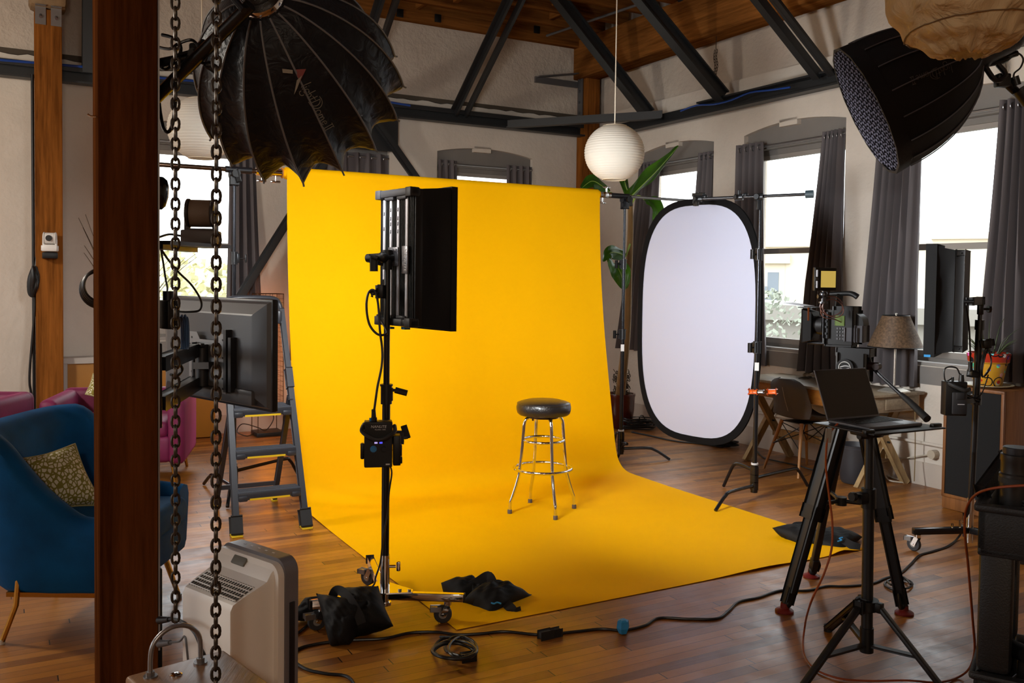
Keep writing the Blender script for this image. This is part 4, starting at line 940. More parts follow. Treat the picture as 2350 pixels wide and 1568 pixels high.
# ================================================================== paper lanterns
def paper(name, c, tr=0.25, wr=0.0):
    t = NT(name); co = t.coord(); n = t.noise(co, 6, 5); t.link(t.ramp(n, [(0.3, [x*0.9 for x in lin(c)]), (0.7, lin(c))]), 'Base Color'); t.b.inputs['Roughness'].default_value = 0.75
    if wr: t.bump(t.add('ShaderNodeTexNoise', {'Vector': co, 'Scale': 7, 'Detail': 5, 'Distortion': 1.2}).outputs[0], wr, 0.05)
    tl = t.add('ShaderNodeBsdfTranslucent', {'Color': lin(c) + (1,)}); mx = t.add('ShaderNodeMixShader', {0: tr, 1: t.b.outputs[0], 2: tl.outputs[0]})
    t.t.links.new(mx.outputs[0], t.n['Material Output'].inputs[0]); return t.m
PAPW = paper('rice_paper', 'd6cfc2', 0.35)
def lantern(label, c, r, cord_top, spiral=26, m=None, squash=0.96):
    root = thing('paper_lantern', label, 'lantern', c-Z*r)
    b = MB(); N = spiral*6; prof_ = []
    for i in range(N+1):
        th = math.radians(23) + (math.pi-2*math.radians(23))*i/N
        rr = r*math.sin(th)*(1-0.012*abs(math.sin(math.pi*i*spiral/N))**0.7); prof_.append((rr, -r*squash*math.cos(th)))
    b.lathe(prof_, c, Z, 72, False, False); b.done('paper_shade', m or PAPW, parent=root, ang=80)
    for s in (-1, 1):
        b = MB(); b.torus(c+Z*s*r*squash*math.cos(math.radians(23)), Z, r*math.sin(math.radians(23)), 0.003, 48, 6); b.done('wire_ring', mat('lantern_wire', 'b9ab93', 0.5), parent=root)
    if cord_top:
        b = MB(); b.tube([c+Z*r*0.5, c+Z*(cord_top-c.z)*0.5, V((c.x, c.y, cord_top))], 0.004, 6); b.cyl(c+Z*r*0.35, c+Z*r*0.55, 0.02); b.done('cord', mat('cream_cord', 'd8cdb8', 0.6), parent=root)
    return root
lantern('round white paper lantern hanging in the middle, right of the yellow paper', P(1410, 351, 6.3), 0.207, ZC)
lantern('round white paper lantern hanging behind the chains and umbrella softbox', P(463, 296, 5.9), 0.213, ZC)
# big crumpled one close to the camera
LC = P(2222, -32, 3.1); LR = 0.262; rn = random.Random(9)
root = thing('paper_lantern', 'large crumpled yellowed paper lantern at the upper right corner', 'lantern', LC-Z*LR)
b = MB()
def crump(u, v):
    th = math.radians(12)+(math.pi-math.radians(24))*v; ph = 2*math.pi*u
    rib = 0.5+0.5*math.cos(2*math.pi*((v*7+u) % 1.0))
    k = 1 - 0.035*(1-rib)**0.8 + 0.02*math.sin(5*ph+9*v)*math.sin(7*v*3+ph) + 0.012*math.sin(13*ph+4*math.sin(9*v))+0.010*math.sin(23*ph*1.0+17*v)
    return LC + V((math.sin(th)*math.cos(ph), math.sin(th)*math.sin(ph), -0.92*math.cos(th)))*LR*k
b.grid(96, 60, crump, cu=True); b.done('paper_shade', paper('yellowed_paper', 'dcc59a', 0.25, 0.9), parent=root, ang=30)
b = MB(); b.tube([crump((i/60) % 1.0, 0.16+i/60*0.145)*1.0 + (crump((i/60) % 1.0, 0.16+i/60*0.145)-LC)*0.012 for i in range(61)], 0.0022, 6); b.done('wire_spiral', mat('rust_wire', '6d5332', 0.6), parent=root)
b = MB(); b.tube([LC+Z*LR*0.6, V((LC.x, LC.y, ZC))], 0.005, 6); b.done('cord', mat('cream_cord', 'd8cdb8', 0.6), parent=root)
# ================================================================== gridded softbox, upper right
MC = P(2006, 246, 4.3); _v = (MC-CAM).normalized(); _r = _v.cross(Z).normalized(); _u = _r.cross(_v)
GA = (_r*-0.87 + _v*-0.21 + _u*-0.41).normalized()
GX = GA.cross(Z).normalized(); GY = GX.cross(GA).normalized(); GR = 0.318; GL = 0.50
root = thing('gridded_softbox', 'black deep softbox with a honeycomb fabric grid on its mouth, upper right', 'softbox', MC)
gp_ = lambda a, t, k=1.0: MC - GA*(GL*t) + (GX*math.cos(a)+GY*math.sin(a))*(GR*k*(1.0 if t < 0.02 else max(0.16, (1-t**2.3)**0.62)))
n8 = 16
b = MB()
def gsh(u, v):
    f = (u*n8) % 1.0; return gp_(2*math.pi*u, v, 1-0.02*math.sin(math.pi*f))
b.grid(n8*4, 16, gsh, cu=True); b.solid(0.003); shell2 = b.done('fabric_shell', NYL(), parent=root, ang=30)
for k in range(n8):
    a = 2*math.pi*k/n8; b = MB(); b.tube([gp_(a, 0.05+0.9*i/12, 1.012) for i in range(13)], 0.0032, 6); b.done('seam', mat('seam_grey', '55565c', 0.6), parent=root)
b = MB(); b.loft([[MC+GA*h+(GX*math.cos(2*math.pi*i/n8)+GY*math.sin(2*math.pi*i/n8))*(GR*k) for i in range(n8)] for h, k in ((-0.02, 1.01), (0.045, 1.03), (0.045, 0.985))], capa=False, capb=False); b.solid(0.002); b.done('rim', NYL(), parent=root)
b = MB(); cells = 15; st = 2*GR/cells; gm = mat('grid_cloth_lit', '908ea0', 0.42, sheen=0.2); gm_d = mat('grid_cloth_shaded', '23222a', 0.5); inside = lambda x, y: x*x+y*y < (GR*0.985)**2
for i in range(-cells, cells+1):
    for dr in (1, -1):
        b.mi = 0 if dr == 1 else 1  # strips one way coloured as lit cloth, the other way as shaded
        pts = []
        for j in range(-34, 35):
            s = GR*j/34.0; ox = i*st*0.72; x, y = (s*0.7071-ox*0.7071, dr*(s*0.7071+ox*0.7071)); wob = 0.006*math.sin(j*1.3+i*2.1)
            if inside(x, y): pts.append((x+wob, y+wob*0.5))
        if len(pts) > 2:
            lo = [b.bm.verts.new(MC+GA*(0.004)+GX*x+GY*y) for x, y in pts]; hi = [b.bm.verts.new(MC+GA*(0.044+0.004*math.sin(9*x+5*y))+GX*x+GY*y) for x, y in pts]
            for p_, q_ in zip(range(len(pts)-1), range(1, len(pts))): b.face((lo[p_], lo[q_], hi[q_], hi[p_]))
b.done('fabric_grid', [gm, gm_d], parent=root, flat=True)
b = MB(); b.cyl(MC-GA*0.002, MC-GA*0.004, GR*0.98, n=40); b.done('diffuser', mat('softbox_white', 'c9c7d6', 0.7), parent=root)
handwrite('lightDome II', surface(shell2), (2182, 146), (2088, 178), 1, 0.0012, mat('dim_print', '55524e', 0.6), shell2)
AP = MC - GA*GL
lp = P(2262, 148, AP.y+0.05); lend = P(2365, 240, AP.y+0.15)
root = thing('lamp_head', 'black lamp head and bracket behind the gridded softbox, half hidden by the crumpled lantern', 'lamp', AP)
b = MB(); b.lathe([(0.05, -0.06), (0.075, -0.05), (0.075, 0.0), (0.06, 0.03), (0.055, 0.16), (0.045, 0.18)], AP, -GA, 28); b.done('lamp_body', mat('lamp_black', '17181a', 0.4, bump=0.5, bscale=220), parent=root)
b = MB(); b.tube([P(2236, 152, AP.y), P(2300, 140, AP.y), P(2318, 128, AP.y+0.02), P(2335, 122, AP.y+0.02)], 0.014, 8, sm=3); b.done('handle_bar', BLKP(), parent=root)
b = MB(); b.tube([P(2262, 155, AP.y-0.03), P(2285, 185, AP.y-0.05), P(2308, 172, AP.y-0.05), P(2290, 148, AP.y-0.03)], 0.012, 8, sm=3); b.done('yoke', BLK(), parent=root)
root = thing('boom_pole', 'black boom pole reaching in from the right edge to the gridded softbox', 'boom pole', lp)
b = MB(); b.cyl(P(2296, 178, AP.y), P(2420, 292, AP.y+0.1), 0.020, n=14); b.done('pole_tube', mat('satin_black_tube', '141416', 0.3), parent=root)
b = MB(); b.box(P(2300, 185, AP.y), (0.06, 0.05, 0.06), None, 0.008); b.cyl(P(2328, 176, AP.y), P(2334, 196, AP.y), 0.018); b.cyl(P(2340, 205, AP.y), P(2362, 235, AP.y), 0.034, n=16); b.done('clamp', mat('collar_metal', '2c2e31', 0.35, 0.4), parent=root)
cable('thin black lead curling from the gridded softbox lamp to its boom pole', [P(2312, 130, AP.y), P(2335, 122, AP.y-0.02), P(2348, 135, AP.y-0.02), P(2342, 155, AP.y-0.02), P(2328, 168, AP.y-0.02), P(2326, 182, AP.y-0.02)], 0.004)
# ================================================================== chain swing in the near left
def chain(label, x0, x1, y1, Y, pitch, hookz, rod_=0.0042):
    top = P(x0, 0, Y); top = V((top.x, top.y, ZC)); bot = P(x1, y1, Y)
    x, y = bot.x, bot.y; b = MB(); n = int((ZC-bot.z)/pitch)
    d1 = V((0.98, 0.2, 0)); d2 = V((-0.2, 0.98, 0)); k0 = n-int((3.2-bot.z)/pitch)
    for i in range(n):
        c = V((x, y, ZC-pitch*(i+0.5))); h = d1 if i % 2 == 0 else d2; a = pitch*0.5+rod_*0.8; w_ = pitch*0.36
        pts = []
        for k in range(14):
            t = 2*math.pi*k/14; pts.append(c + h*(w_*math.cos(t)*(1 if abs(math.cos(t)) > .5 else 1)) + Z*(a*math.copysign(abs(math.sin(t))**0.72, math.sin(t))))
        b.tube(pts, rod_, 6, closed=True)
    return b.done('chain', mat('rusty_chain', '453d35', 0.4, 0.8, var=0.3, scale=40), label=label, cat='chain', loc=V((x, y, bot.z)))
chain('long steel chain hanging down to the U-bolt of the wooden swing seat', 406, 403, 1432, 2.62, 0.0285, 0)
chain('long steel chain nearest the camera, hanging in front of the swing seat', 508, 495, 1620, 2.28, 0.0275, 0)
swz = 0.50
U1 = F(345, 1553, swz); U2 = F(460, 1521, swz); ux_ = (U2-U1).normalized(); uy_ = Z.cross(ux_)  # uy_ points away from camera
if uy_.y > 0: uy_ = -uy_
mid = (U1+U2)/2
root = thing('swing_seat', 'wooden swing seat with a steel U-bolt, hanging at the bottom left', 'swing', mid+uy_*0.25-Z*0.05)
b = MB(); cc = mid + uy_*0.26 + ux_*0.02 - Z*0.022; b.box(cc, (0.285, 0.62, 0.044), axes(ux_, Z.cross(ux_)), 0.012, 3); b.done('seat_board', wood('worn_board', '5a3c26', '9c7450', 'Y', 1.0, 0.35, 0.3), parent=root)
apex = P(402, 1437, mid.y)
H = apex.z-swz
b = MB(); pts = [U1-Z*0.06, U1+Z*H*0.35] + [mid + ux_*(-(U2-U1).length/2*math.cos(t)) + Z*(H*0.45+H*0.55*math.sin(t)) for t in [math.pi*i/8 for i in range(1, 8)]] + [U2+Z*H*0.35, U2-Z*0.06]
b.tube(pts, 0.0068, 10, sm=3); b.done('u_bolt', STEEL(), parent=root)
for u in (U1, U2):
    b = MB(); b.cyl(u, u+Z*0.003, 0.019, n=24); b.cyl(u+Z*0.003, u+Z*0.014, 0.012, n=6); b.done('nut_and_washer', STEEL(), parent=root)
b = MB(); q = (U1+U2)/2+V((0.0, -0.02, 0.0))+uy_*0.02; b.lathe([(0.0165, 0.0), (0.0165, 0.002), (0.012, 0.004), (0.004, 0.005)], q, Z, 24); b.done('carriage_bolt', CHR(), parent=root)
# ================================================================== TV on the post, with mount
tR, tL = P(632, 818, 3.9), P(389, 795, 4.52); TX = V((tR.x-tL.x, tR.y-tL.y, 0)).normalized(); TN = Z.cross(TX)  # TN away
if TN.y < 0: TN = -TN
TWd = (V((tR.x, tR.y, 0))-V((tL.x, tL.y, 0))).length; TH = 0.485; tc = V(((tR.x+tL.x)/2, (tR.y+tL.y)/2, 1.255))
TM = axes(TX, TN, Z); tl = lambda x, y, z: tc + TX*x + TN*y + Z*z
root = thing('television', 'flat television seen from behind on a wall arm, beside the dark post', 'television', tc-Z*TH/2)
TVG = mat('tv_back_grey', '4a4c50', 0.35); TVB = mat('tv_bezel_black', '17181a', 0.4)
b = MB(); b.box(tl(0, 0, 0), (TWd, 0.03, TH), TM, 0.006); b.done('bezel', TVB, parent=root)
b = MB(); iw, ih = TWd/2, TH/2
b.loft([[tl(x*a, y, z*c+dz) for x, z in ((-1, -1), (1, -1), (1, 1), (-1, 1))] for a, c, y, dz in ((iw-0.006, ih-0.008, -0.012, 0), (iw-0.02, ih-0.02, -0.03, 0), (iw-0.085, ih-0.065, -0.058, 0.0), (iw-0.095, ih-0.072, -0.060, 0.0))], capa=False); b.done('back_shell', TVG, parent=root, ang=15)
b = MB(); b.box(tl(0.04, -0.055, -0.185), (TWd*0.75, 0.03, 0.07), TM, 0.012); b.done('lower_housing', TVG, parent=root)
b = MB(); b.box(tl(0, 0.017, 0.0), (TWd-0.03, 0.004, TH-0.03), TM); b.done('screen', mat('black_screen', '050506', 0.1), parent=root)
root2 = thing('wall_mount', 'black articulated mount bolted to the dark post, holding the television', 'mount', pf+eB*0.1+Z*1.2)
def vpt(px, py, d=-0.085): return PL(px, py, tc+TN*d, TN)
PLT = mat('punched_steel', '8a8b8d', 0.35, 0.7)
b = MB(); a0_, a1_ = vpt(434, 760), vpt(518, 905); pc_ = (a0_+a1_)/2; pw, ph_ = (a1_-a0_).dot(TX), (a0_-a1_).z
prof_ = [(-pw/2, ph_/2), (-pw*0.28, ph_/2), (-pw*0.2, ph_*0.38), (pw*0.2, ph_*0.38), (pw*0.28, ph_/2), (pw/2, ph_/2), (pw/2, -ph_/2), (pw*0.28, -ph_/2), (pw*0.2, -ph_*0.4), (-pw*0.2, -ph_*0.4), (-pw*0.28, -ph_/2), (-pw/2, -ph_/2)]
b.prism(prof_, pc_, TX, Z, TN*0.004); pl_ = b.done('plate', PLT, parent=root2)
for x, z in ((-.42, .4), (-.3, .3), (.42, .4), (.33, .28), (-.42, .1), (.42, .1), (.35, -.05), (-.42, -.2), (.42, -.25), (.3, -.33), (-.35, -.4), (.42, -.42)):
    b = MB(); q = pc_+TX*(x*pw)+Z*(z*ph_)-TN*0.0005; b.cyl(q, q-TN*0.0012, 0.005, n=10); b.done('hole', BLKP(), parent=pl_)
for px in (522, 533):
    b = MB(); t_, u_ = vpt(px, 757 if px < 530 else 775, -0.075), vpt(px, 900, -0.075); b.bar(t_, u_, 0.022, 0.03, TN); b.done('rail', BLK(), parent=root2)
b = MB(); b.cyl(vpt(464, 790, -0.10), vpt(464, 885, -0.10), 0.03, n=18); b.cyl(vpt(446, 785, -.10), vpt(446, 890, -.10), 0.012); b.bar(vpt(464, 838, -0.09), vpt(500, 838, -0.09), 0.09, 0.03); b.box(vpt(462, 793, -0.12), (0.028, 0.02, 0.02), TM, 0.004); b.done('tilt_knuckle', BLK(), parent=root2)
po = pf+eB*0.101+eR*0.02
for y in (802, 878):
    e1 = vpt(450, y, -0.10); s1_ = V((po.x, po.y, e1.z-0.0)); b = MB(); b.bar(s1_+eB*0.02, e1, 0.05, 0.052, None, 0.004); b.done('arm', BLK(), parent=root2)
b = MB(); q = V((po.x, po.y, vpt(450, 840).z)); b.box(q+eB*0.012, (0.024, 0.10, 0.32), ROOM, 0.004); b.done('post_plate', BLK(), parent=root2)
q = P(386, 722, 3.5); b = MB(); b.box(q, (0.09, 0.05, 0.11), axes(TX, TN, Z), 0.006); b.cyl(q+Z*0.055, q+Z*0.09, 0.02); b.done('electronics_box', BLKP(), label='black electronics box on the dark post at the television corner', cat='box', loc=q)
cable('black signal cable arcing from the camera shelf down behind the television', [P(366, 566, 3.55), P(385, 595, 3.6), P(410, 625, 3.7), P(440, 655, 3.8), P(461, 690, 3.85), P(458, 712, 3.85), P(432, 716, 3.8), P(408, 715, 3.7), P(395, 715, 3.6)], 0.0045)
cable('pair of black leads hanging from the camera shelf beside the dark post', [P(368, 566, 3.56), P(374, 600, 3.6), P(380, 640, 3.62), P(384, 665, 3.62), P(376, 690, 3.6), P(372, 700, 3.56)], 0.004)
b = MB()
for k in range(5):
    xx = 413+4*k; b.tube([P(412+3*k, 735, 3.72), P(xx, 728-k % 2*5, 3.70), P(xx+3, 745, 3.72), P(xx+4, 790, 3.74), P(xx+2, 802, 3.74)], 0.004, 6, sm=4)
b.done('cable_bundle', mat('blue_grey_cable', '39506e', 0.4), label='blue bundle of cables behind the television beside the mount', cat='cables', loc=P(420, 740, 3.72))
cable('black cable curving from the lower mount arm across the television back', [P(364, 842, 3.5), P(380, 832, 3.6), P(398, 828, 3.7), P(418, 845, 3.8), P(408, 862, 3.8), P(392, 860, 3.75)], 0.006)
# ================================================================== robotic cameras
def ptz(label, c, s, mb, mband, yaw, mbase, tilt_axis_x=True):
    root = thing('robotic_camera', label, 'camera', c); X = V((math.cos(yaw), math.sin(yaw), 0)); Yv = Z.cross(X)
    L = lambda x, y, z: c + X*(x*s)+Yv*(y*s)+Z*(z*s)
    b = MB(); b.box(L(0, 0, 0.22), (s*1.0, s*0.9, s*0.40), axes(X, Yv), s*0.05); b.box(L(0, 0, 0.03), (s*0.9, s*0.8, s*0.06), axes(X, Yv), s*0.01); b.done('base', mbase, parent=root)
    b = MB()
    for k in (-1, 1): b.box(L(0.40*k, 0, 0.62), (s*0.13, s*0.34, s*0.5), axes(X, Yv), s*0.05)
    b.box(L(0, 0, 0.44), (s*0.8, s*0.34, s*0.07), axes(X, Yv), s*0.02); b.done('yoke', mband, parent=root)
    b = MB(); b.lathe([(0.30*s, -0.33*s), (0.40*s, -0.29*s), (0.40*s, 0.29*s), (0.30*s, 0.33*s)], L(0, 0, 0.92), X, 36); b.done('head', mb, parent=root)
    for k in (-1, 1):
        b = MB(); b.lathe([(0.405*s, -0.05*s), (0.43*s, -0.03*s), (0.43*s, 0.03*s), (0.405*s, 0.05*s)], L(0.36*k, 0, 0.92), X, 36); b.done('side_band', mband, parent=root)
    return root, L, X, Yv
q = P(462, 562, 3.9)
ptz('large tan robotic camera on a shelf beside the dark post, in front of the window', V((q.x, q.y, q.z)), 0.145, mat('tan_plastic', '6b5643', 0.6, bump=0.2, bscale=200), mat('dark_brown_plastic', '2a2320', 0.4), 0.12, mat('brown_plastic', '4d4039', 0.5))
b = MB(); e = V((q.x, q.y, q.z-0.008)); b.bar(V((po.x, po.y, e.z))+eB*0.01, e+V((0.07, 0, 0)), 0.13, 0.014); b.bar(V((po.x, po.y, e.z-0.012))+eB*0.01, e+V((-0.04, 0, -0.012)), 0.05, 0.025); b.done('camera_shelf', BLK(), label='black bracket shelf on the dark post under the tan robotic camera', cat='shelf', loc=e)
cable('black cable lying on the shelf behind the tan robotic camera', [P(364, 545, 3.7), P(390, 538, 3.8), P(420, 542, 3.88), P(432, 538, 3.92), P(428, 528, 3.95)], 0.005)
q = pc - eR*0.17 + Z*(P(112, 578, pc.y).z)
root, L, X, Yv = ptz('small white robotic camera on the cracked wooden post', q, 0.125, mat('white_plastic', 'dcd9d4', 0.4), mat('white_plastic', 'dcd9d4', 0.4), AZ-0.2, mat('white_plastic', 'dcd9d4', 0.4))
b = MB(); b.cyl(L(0, -0.3, 0.92), L(0, -0.50, 0.92), 0.026, n=20); b.cyl(L(0, -0.50, 0.92), L(0, -0.51, 0.92), 0.020, n=20); b.done('lens', BLKP(), parent=root)
b = MB(); b.box(q-Z*0.035+eR*0.02, (0.12, 0.12, 0.055), ROOM, 0.006); b.done('camera_bracket', BLKP(), parent=root)
# conduits and coil by the cracked post
q = pc - eB*0.125 - eR*0.02
b = MB(); b.cyl(V((q.x, q.y, 0.0)), V((q.x, q.y, 3.35)), 0.013, n=10); b.done('conduit', BLKP(), label='black vertical conduit fixed beside the cracked wooden post', cat='conduit', loc=V((q.x, q.y, 0)))
cable('slack black cable hanging left of the cracked wooden post', [P(84, 590, q.y), P(78, 650, q.y-0.03), P(80, 700, q.y-0.02), P(75, 770, q.y-0.02), P(69, 840, q.y-0.03), P(68, 880, q.y-0.03), P(72, 910, q.y-0.02), P(74, 990, q.y-0.02)], 0.011)
b = MB()
for k in range(6): b.tube([P(78+3*math.sin(k), 612, q.y-0.05-0.008*k), P(66+2*k, 640, q.y-0.06-0.008*k), P(66+2*k, 672, q.y-0.06), P(76, 680, q.y-0.05), P(86-k, 660, q.y-0.05-0.006*k), P(88-k, 630, q.y-0.05)], 0.011, 6, closed=True, sm=4)
b.done('cable_coil', mat('cable_rubber', '0f0f10', 0.4), label='bundle of coiled black cable hanging beside the cracked wooden post', cat='cable', loc=P(76, 645, q.y))
b = MB(); c = pf - eB*0.07 + eR*0.13; c = V((c.x, c.y, P(214, 655, c.y).z))
for k in range(5): b.torus(c+eR*0.006*k+V((0, 0, -0.004*k)), eR+eB*0.1*(k-2), 0.062+0.002*k, 0.0055, 36, 6)
b.done('cable_coil', mat('cable_rubber', '0f0f10', 0.4), label='round coil of black cable hung behind the dark foreground post', cat='cable', loc=c)
c = pf + eB*0.125 + eR*0.06; c = V((c.x, c.y, P(364, 440, c.y).z))
b = MB(); b.lathe([(0.012, -0.068), (0.026, -0.055), (0.036, -0.02), (0.038, 0.02), (0.032, 0.044), (0.018, 0.056)], c, Z, 24); hs = b.done('housing', mat('gloss_black', '0c0e0c', 0.12), loc=c, label='glossy black rounded housing peeking out behind the dark post at window height', cat='housing')
# ================================================================== step ladder
lf, rf = F(543, 1232), F(703, 1213); lx = (rf-lf).normalized(); ly = Z.cross(lx); LEAN = 0.40; LH = 1.43
if ly.y < 0: ly = -ly
lw = (rf-lf).length; lm = (lf+rf)/2
root = thing('step_ladder', 'grey folding step ladder with yellow trim, left of the yellow paper', 'ladder', lm)
LG = mat('ladder_grey', '2b2d33', 0.4); LY = mat('ladder_yellow', 'd9b51c', 0.5); LD = mat('ladder_tread', '41444c', 0.7, bump=0.3, bscale=120)
lp_ = lambda x, z, k=0.0: lm + lx*x + ly*(LEAN*z+k) + Z*z
hw_ = lambda z: lw/2*(1-0.10*z)
for s in (-1, 1):
    b = MB(); b.bar(lp_(s*hw_(0.02), 0.02), lp_(s*hw_(0.92), 0.92), 0.026, 0.05, ly, 0.005); b.bar(lp_(s*hw_(0.90), 0.90), lp_(s*hw_(LH-0.06), LH-0.06), 0.022, 0.042, ly, 0.005); b.bar(lp_(s*hw_(0.86), 0.86), lp_(s*hw_(0.98), 0.98), 0.034, 0.06, ly, 0.005); r_ = b.done('front_rail', LG, parent=root)
    b = MB(); b.bar(lp_(s*hw_(0.0), 0.012), lp_(s*hw_(0.11), 0.11), 0.055, 0.065, ly, 0.008); b.done('foot', RUB(), parent=r_)
    b = MB(); q = lp_(s*hw_(0), 0.006); b.box(q, (0.068, 0.078, 0.012), axes(lx, ly), 0.004); b.done('foot_pad', LY, parent=r_)
    rp = lambda z: lm + lx*(s*hw_(z)*0.93) + ly*(0.80-0.62*z) + Z*z
    b = MB(); b.bar(rp(0.01), rp(0.80), 0.022, 0.042, ly, 0.004); r_ = b.done('rear_leg', LG, parent=root)
    b = MB(); b.box(rp(0.008), (0.04, 0.06, 0.016), axes(lx, ly), 0.004); b.done('foot_pad', LY, parent=r_)
b = MB(); b.tube([lp_(hw_(LH-0.08), LH-0.08), lp_(hw_(LH)-0.01, LH-0.02), lp_(hw_(LH)-0.05, LH+0.015, -0.02), lp_(0, LH+0.02, -0.03), lp_(-hw_(LH)+0.05, LH+0.015, -0.02), lp_(-hw_(LH)+0.01, LH-0.02), lp_(-hw_(LH-0.08), LH-0.08)], 0.018, 10, sm=4); b.done('top_handle', LG, parent=root)
b = MB(); b.box(lp_(hw_(LH)-0.02, LH-0.11, -0.01), (0.03, 0.05, 0.09), axes(lx, ly), 0.01); b.box(lp_(0, LH-0.11, 0), (hw_(LH)*2-0.02, 0.03, 0.05), axes(lx, ly), 0.006); b.done('tool_tray', LG, parent=root)
for z, dp in ((0.246, 0.10), (0.49, 0.10), (0.74, 0.20)):
    w2 = hw_(z)*2-0.03
    b = MB(); b.box(lp_(0, z, dp/2-0.03), (w2, dp, 0.018), axes(lx, ly), 0.004)
    for i in range(8): b.box(lp_(0, z+0.010, -0.022+i*(dp-0.015)/8), (w2-0.03, 0.004, 0.004), axes(lx, ly))
    st_ = b.done('step', LD, parent=root)
    b = MB(); b.box(lp_(0, z-0.02, -0.028), (w2, 0.012, 0.045), axes(lx, ly), 0.004)
    for s in (-1, 1): b.box(lp_(s*(w2/2-0.03), z-0.032, -0.025), (0.06, 0.03, 0.035), axes(lx, ly), 0.01)
    b.done('step_edge', LG, parent=st_)
    b = MB(); b.box(lp_(0, z-0.04, -0.024), (w2-0.14, 0.006, 0.012), axes(lx, ly)); b.done('yellow_strip', LY, parent=st_)
b = MB(); b.bar(lm+lx*-0.19+ly*(0.80-0.62*0.15)+Z*0.15, lm+lx*0.19+ly*(0.80-0.62*0.15)+Z*0.15, 0.02, 0.03); b.done('rear_crossbar', LG, parent=root)
b = MB(); q = lp_(0.10, 0.20, 0.02); b.loft([[q+lx*(sx_*a)+ly*(sy_*c)+Z*h for sx_, sy_ in ((-1, -1), (1, -1), (1, 1), (-1, 1))] for a, c, h in ((0.026, 0.012, 0), (0.032, 0.018, 0), (0.032, 0.018, 0.012), (0.026, 0.012, 0.012))], capa=False, capb=False); b.done('yellow_loop', LY, parent=root)
# ================================================================== wire cage floor lamp
q = F(610, 1000)
root = thing('cage_lamp', 'wire mesh column lamp glowing orange behind the television and ladder', 'lamp', V((q.x, q.y, 0)))
ce = V((q.x, q.y+0.06, 0)); cw = 0.125
b = MB(); b.box(ce+Z*0.02, (0.27, 0.25, 0.04), ROOM, 0.004); b.done('base', mat('black_base', '1a1716', 0.5), parent=root)
b = MB()
for i in (-1, 1):
    for j in (-1, 1): b.cyl(ce+eB*cw*i+eR*cw*j+Z*0.04, ce+eB*cw*i+eR*cw*j+Z*1.42, 0.004, n=6)
for h in (0.24, 1.42):
    for i in (-1, 1): b.cyl(ce+eB*cw*i-eR*cw+Z*h, ce+eB*cw*i+eR*cw+Z*h, 0.004, n=6); b.cyl(ce+eR*cw*i-eB*cw+Z*h, ce+eR*cw*i+eB*cw+Z*h, 0.004, n=6)
b.done('wire_frame', mat('rusty_wire', '4a3520', 0.6, 0.4), parent=root)
b = MB()
for d_, n_ in ((eB, -eR), (eB, eR), (eR, -eB), (eR, eB)):
    for i in range(1, 7): u = -cw+2*cw*i/7; b.bar(ce+n_*cw+d_*u+Z*0.24, ce+n_*cw+d_*(u+0.01*math.sin(i*3))+Z*1.42, 0.0022, 0.0022)
    for i in range(24): h = 0.25+i*0.049; b.bar(ce+n_*cw-d_*cw+Z*h, ce+n_*cw+d_*cw+Z*(h+0.008*math.sin(i*2.1)), 0.0022, 0.0022)
b.done('mesh', mat('rusty_wire', '4a3520', 0.6, 0.4), parent=root, flat=True)
b = MB(); b.cyl(ce+Z*0.28, ce+Z*1.38, cw*0.72, n=24); b.done('shade', mat('amber_shade', 'd98a30', 0.8, emit='ff8a1e', es=3.0), parent=root)
cable('black lamp lead coiled beside the base of the wire cage lamp', [ce-eB*0.14+Z*0.02, ce-eB*0.22-eR*0.05+Z*0.01, ce-eB*0.30+Z*0.05, ce-eB*0.24+eR*0.03+Z*0.12, ce-eB*0.10+Z*0.08, ce-eB*0.02-eR*0.02+Z*0.05, ce+eB*0.06+Z*0.15, ce+eB*0.04+Z*0.24], 0.005)
# ================================================================== blue armchair
BLUV = mat('blue_velvet', '064a7c', 0.75, sheen=0.12, spec=0.15, var=0.25, scale=5, bump=0.15, bscale=120)
ac = V((-1.94, 4.22, 0))
root = thing('armchair', 'blue velvet armchair with gold legs behind the dark post', 'armchair', ac)
def shellpt(s, v):
    """s 0..1 runs near arm front -> back -> far arm front; v 0 bottom..1 top (outer face)"""
    near, far, back, front = -0.36, 0.42, -0.33, 0.28
    rad = 0.22
    path = [(front, near), (back+rad, near), (back, near+rad), (back, far-rad), (back+rad, far), (front, far)]
    pts = crom([V((a, c, 0)) for a, c in [(front, near), (0.1, near-0.005), (back+0.20, near+0.0), (back+0.04, near+0.07), (back, near+0.24), (back, far-0.24), (back+0.04, far-0.07), (back+0.20, far), (0.1, far+0.005), (front, far)]], 6)
    i = s*(len(pts)-1); k = min(int(i), len(pts)-2); p = pts[k].lerp(pts[k+1], i-k)
    return p
def shtop(s):
    e = abs(s-0.5)*2           # 0 at the back, 1 at arm fronts
    t = max(0, min(1, (0.80-e)/0.42)); t = t*t*(3-2*t)
    return 0.555 - 0.05*max(0, e-0.7)*2 + 0.37*t
rings = []; NS = 56
for i in range(NS+1):
    s = i/NS; p = shellpt(s, 0); q2 = shellpt(min(1, s+0.01), 0); q1 = shellpt(max(0, s-0.01), 0); d = (q2-q1).normalized(); n_ = V((d.y, -d.x, 0)); cen = V((0.05, 0.03, 0))
    if n_.dot(p-cen) < 0: n_ = -n_
    top = shtop(s); fl = 0.10*(1 if True else 0); th = 0.095
    def lev(o, z): return ac + p + n_*o + Z*z
    lean = max(0, top-0.58)*0.28
    ring = [lev(-0.03, 0.21), lev(0.0, 0.24), lev(0.025+lean*0.2, 0.42), lev(0.03+lean*0.8, top-0.05), lev(0.012+lean, top-0.005), lev(-0.035+lean, top+0.008), lev(-0.08+lean, top-0.01), lev(-th+lean*0.6, top-0.06), lev(-th, 0.42), lev(-th, 0.21)]
    rings.append(ring)
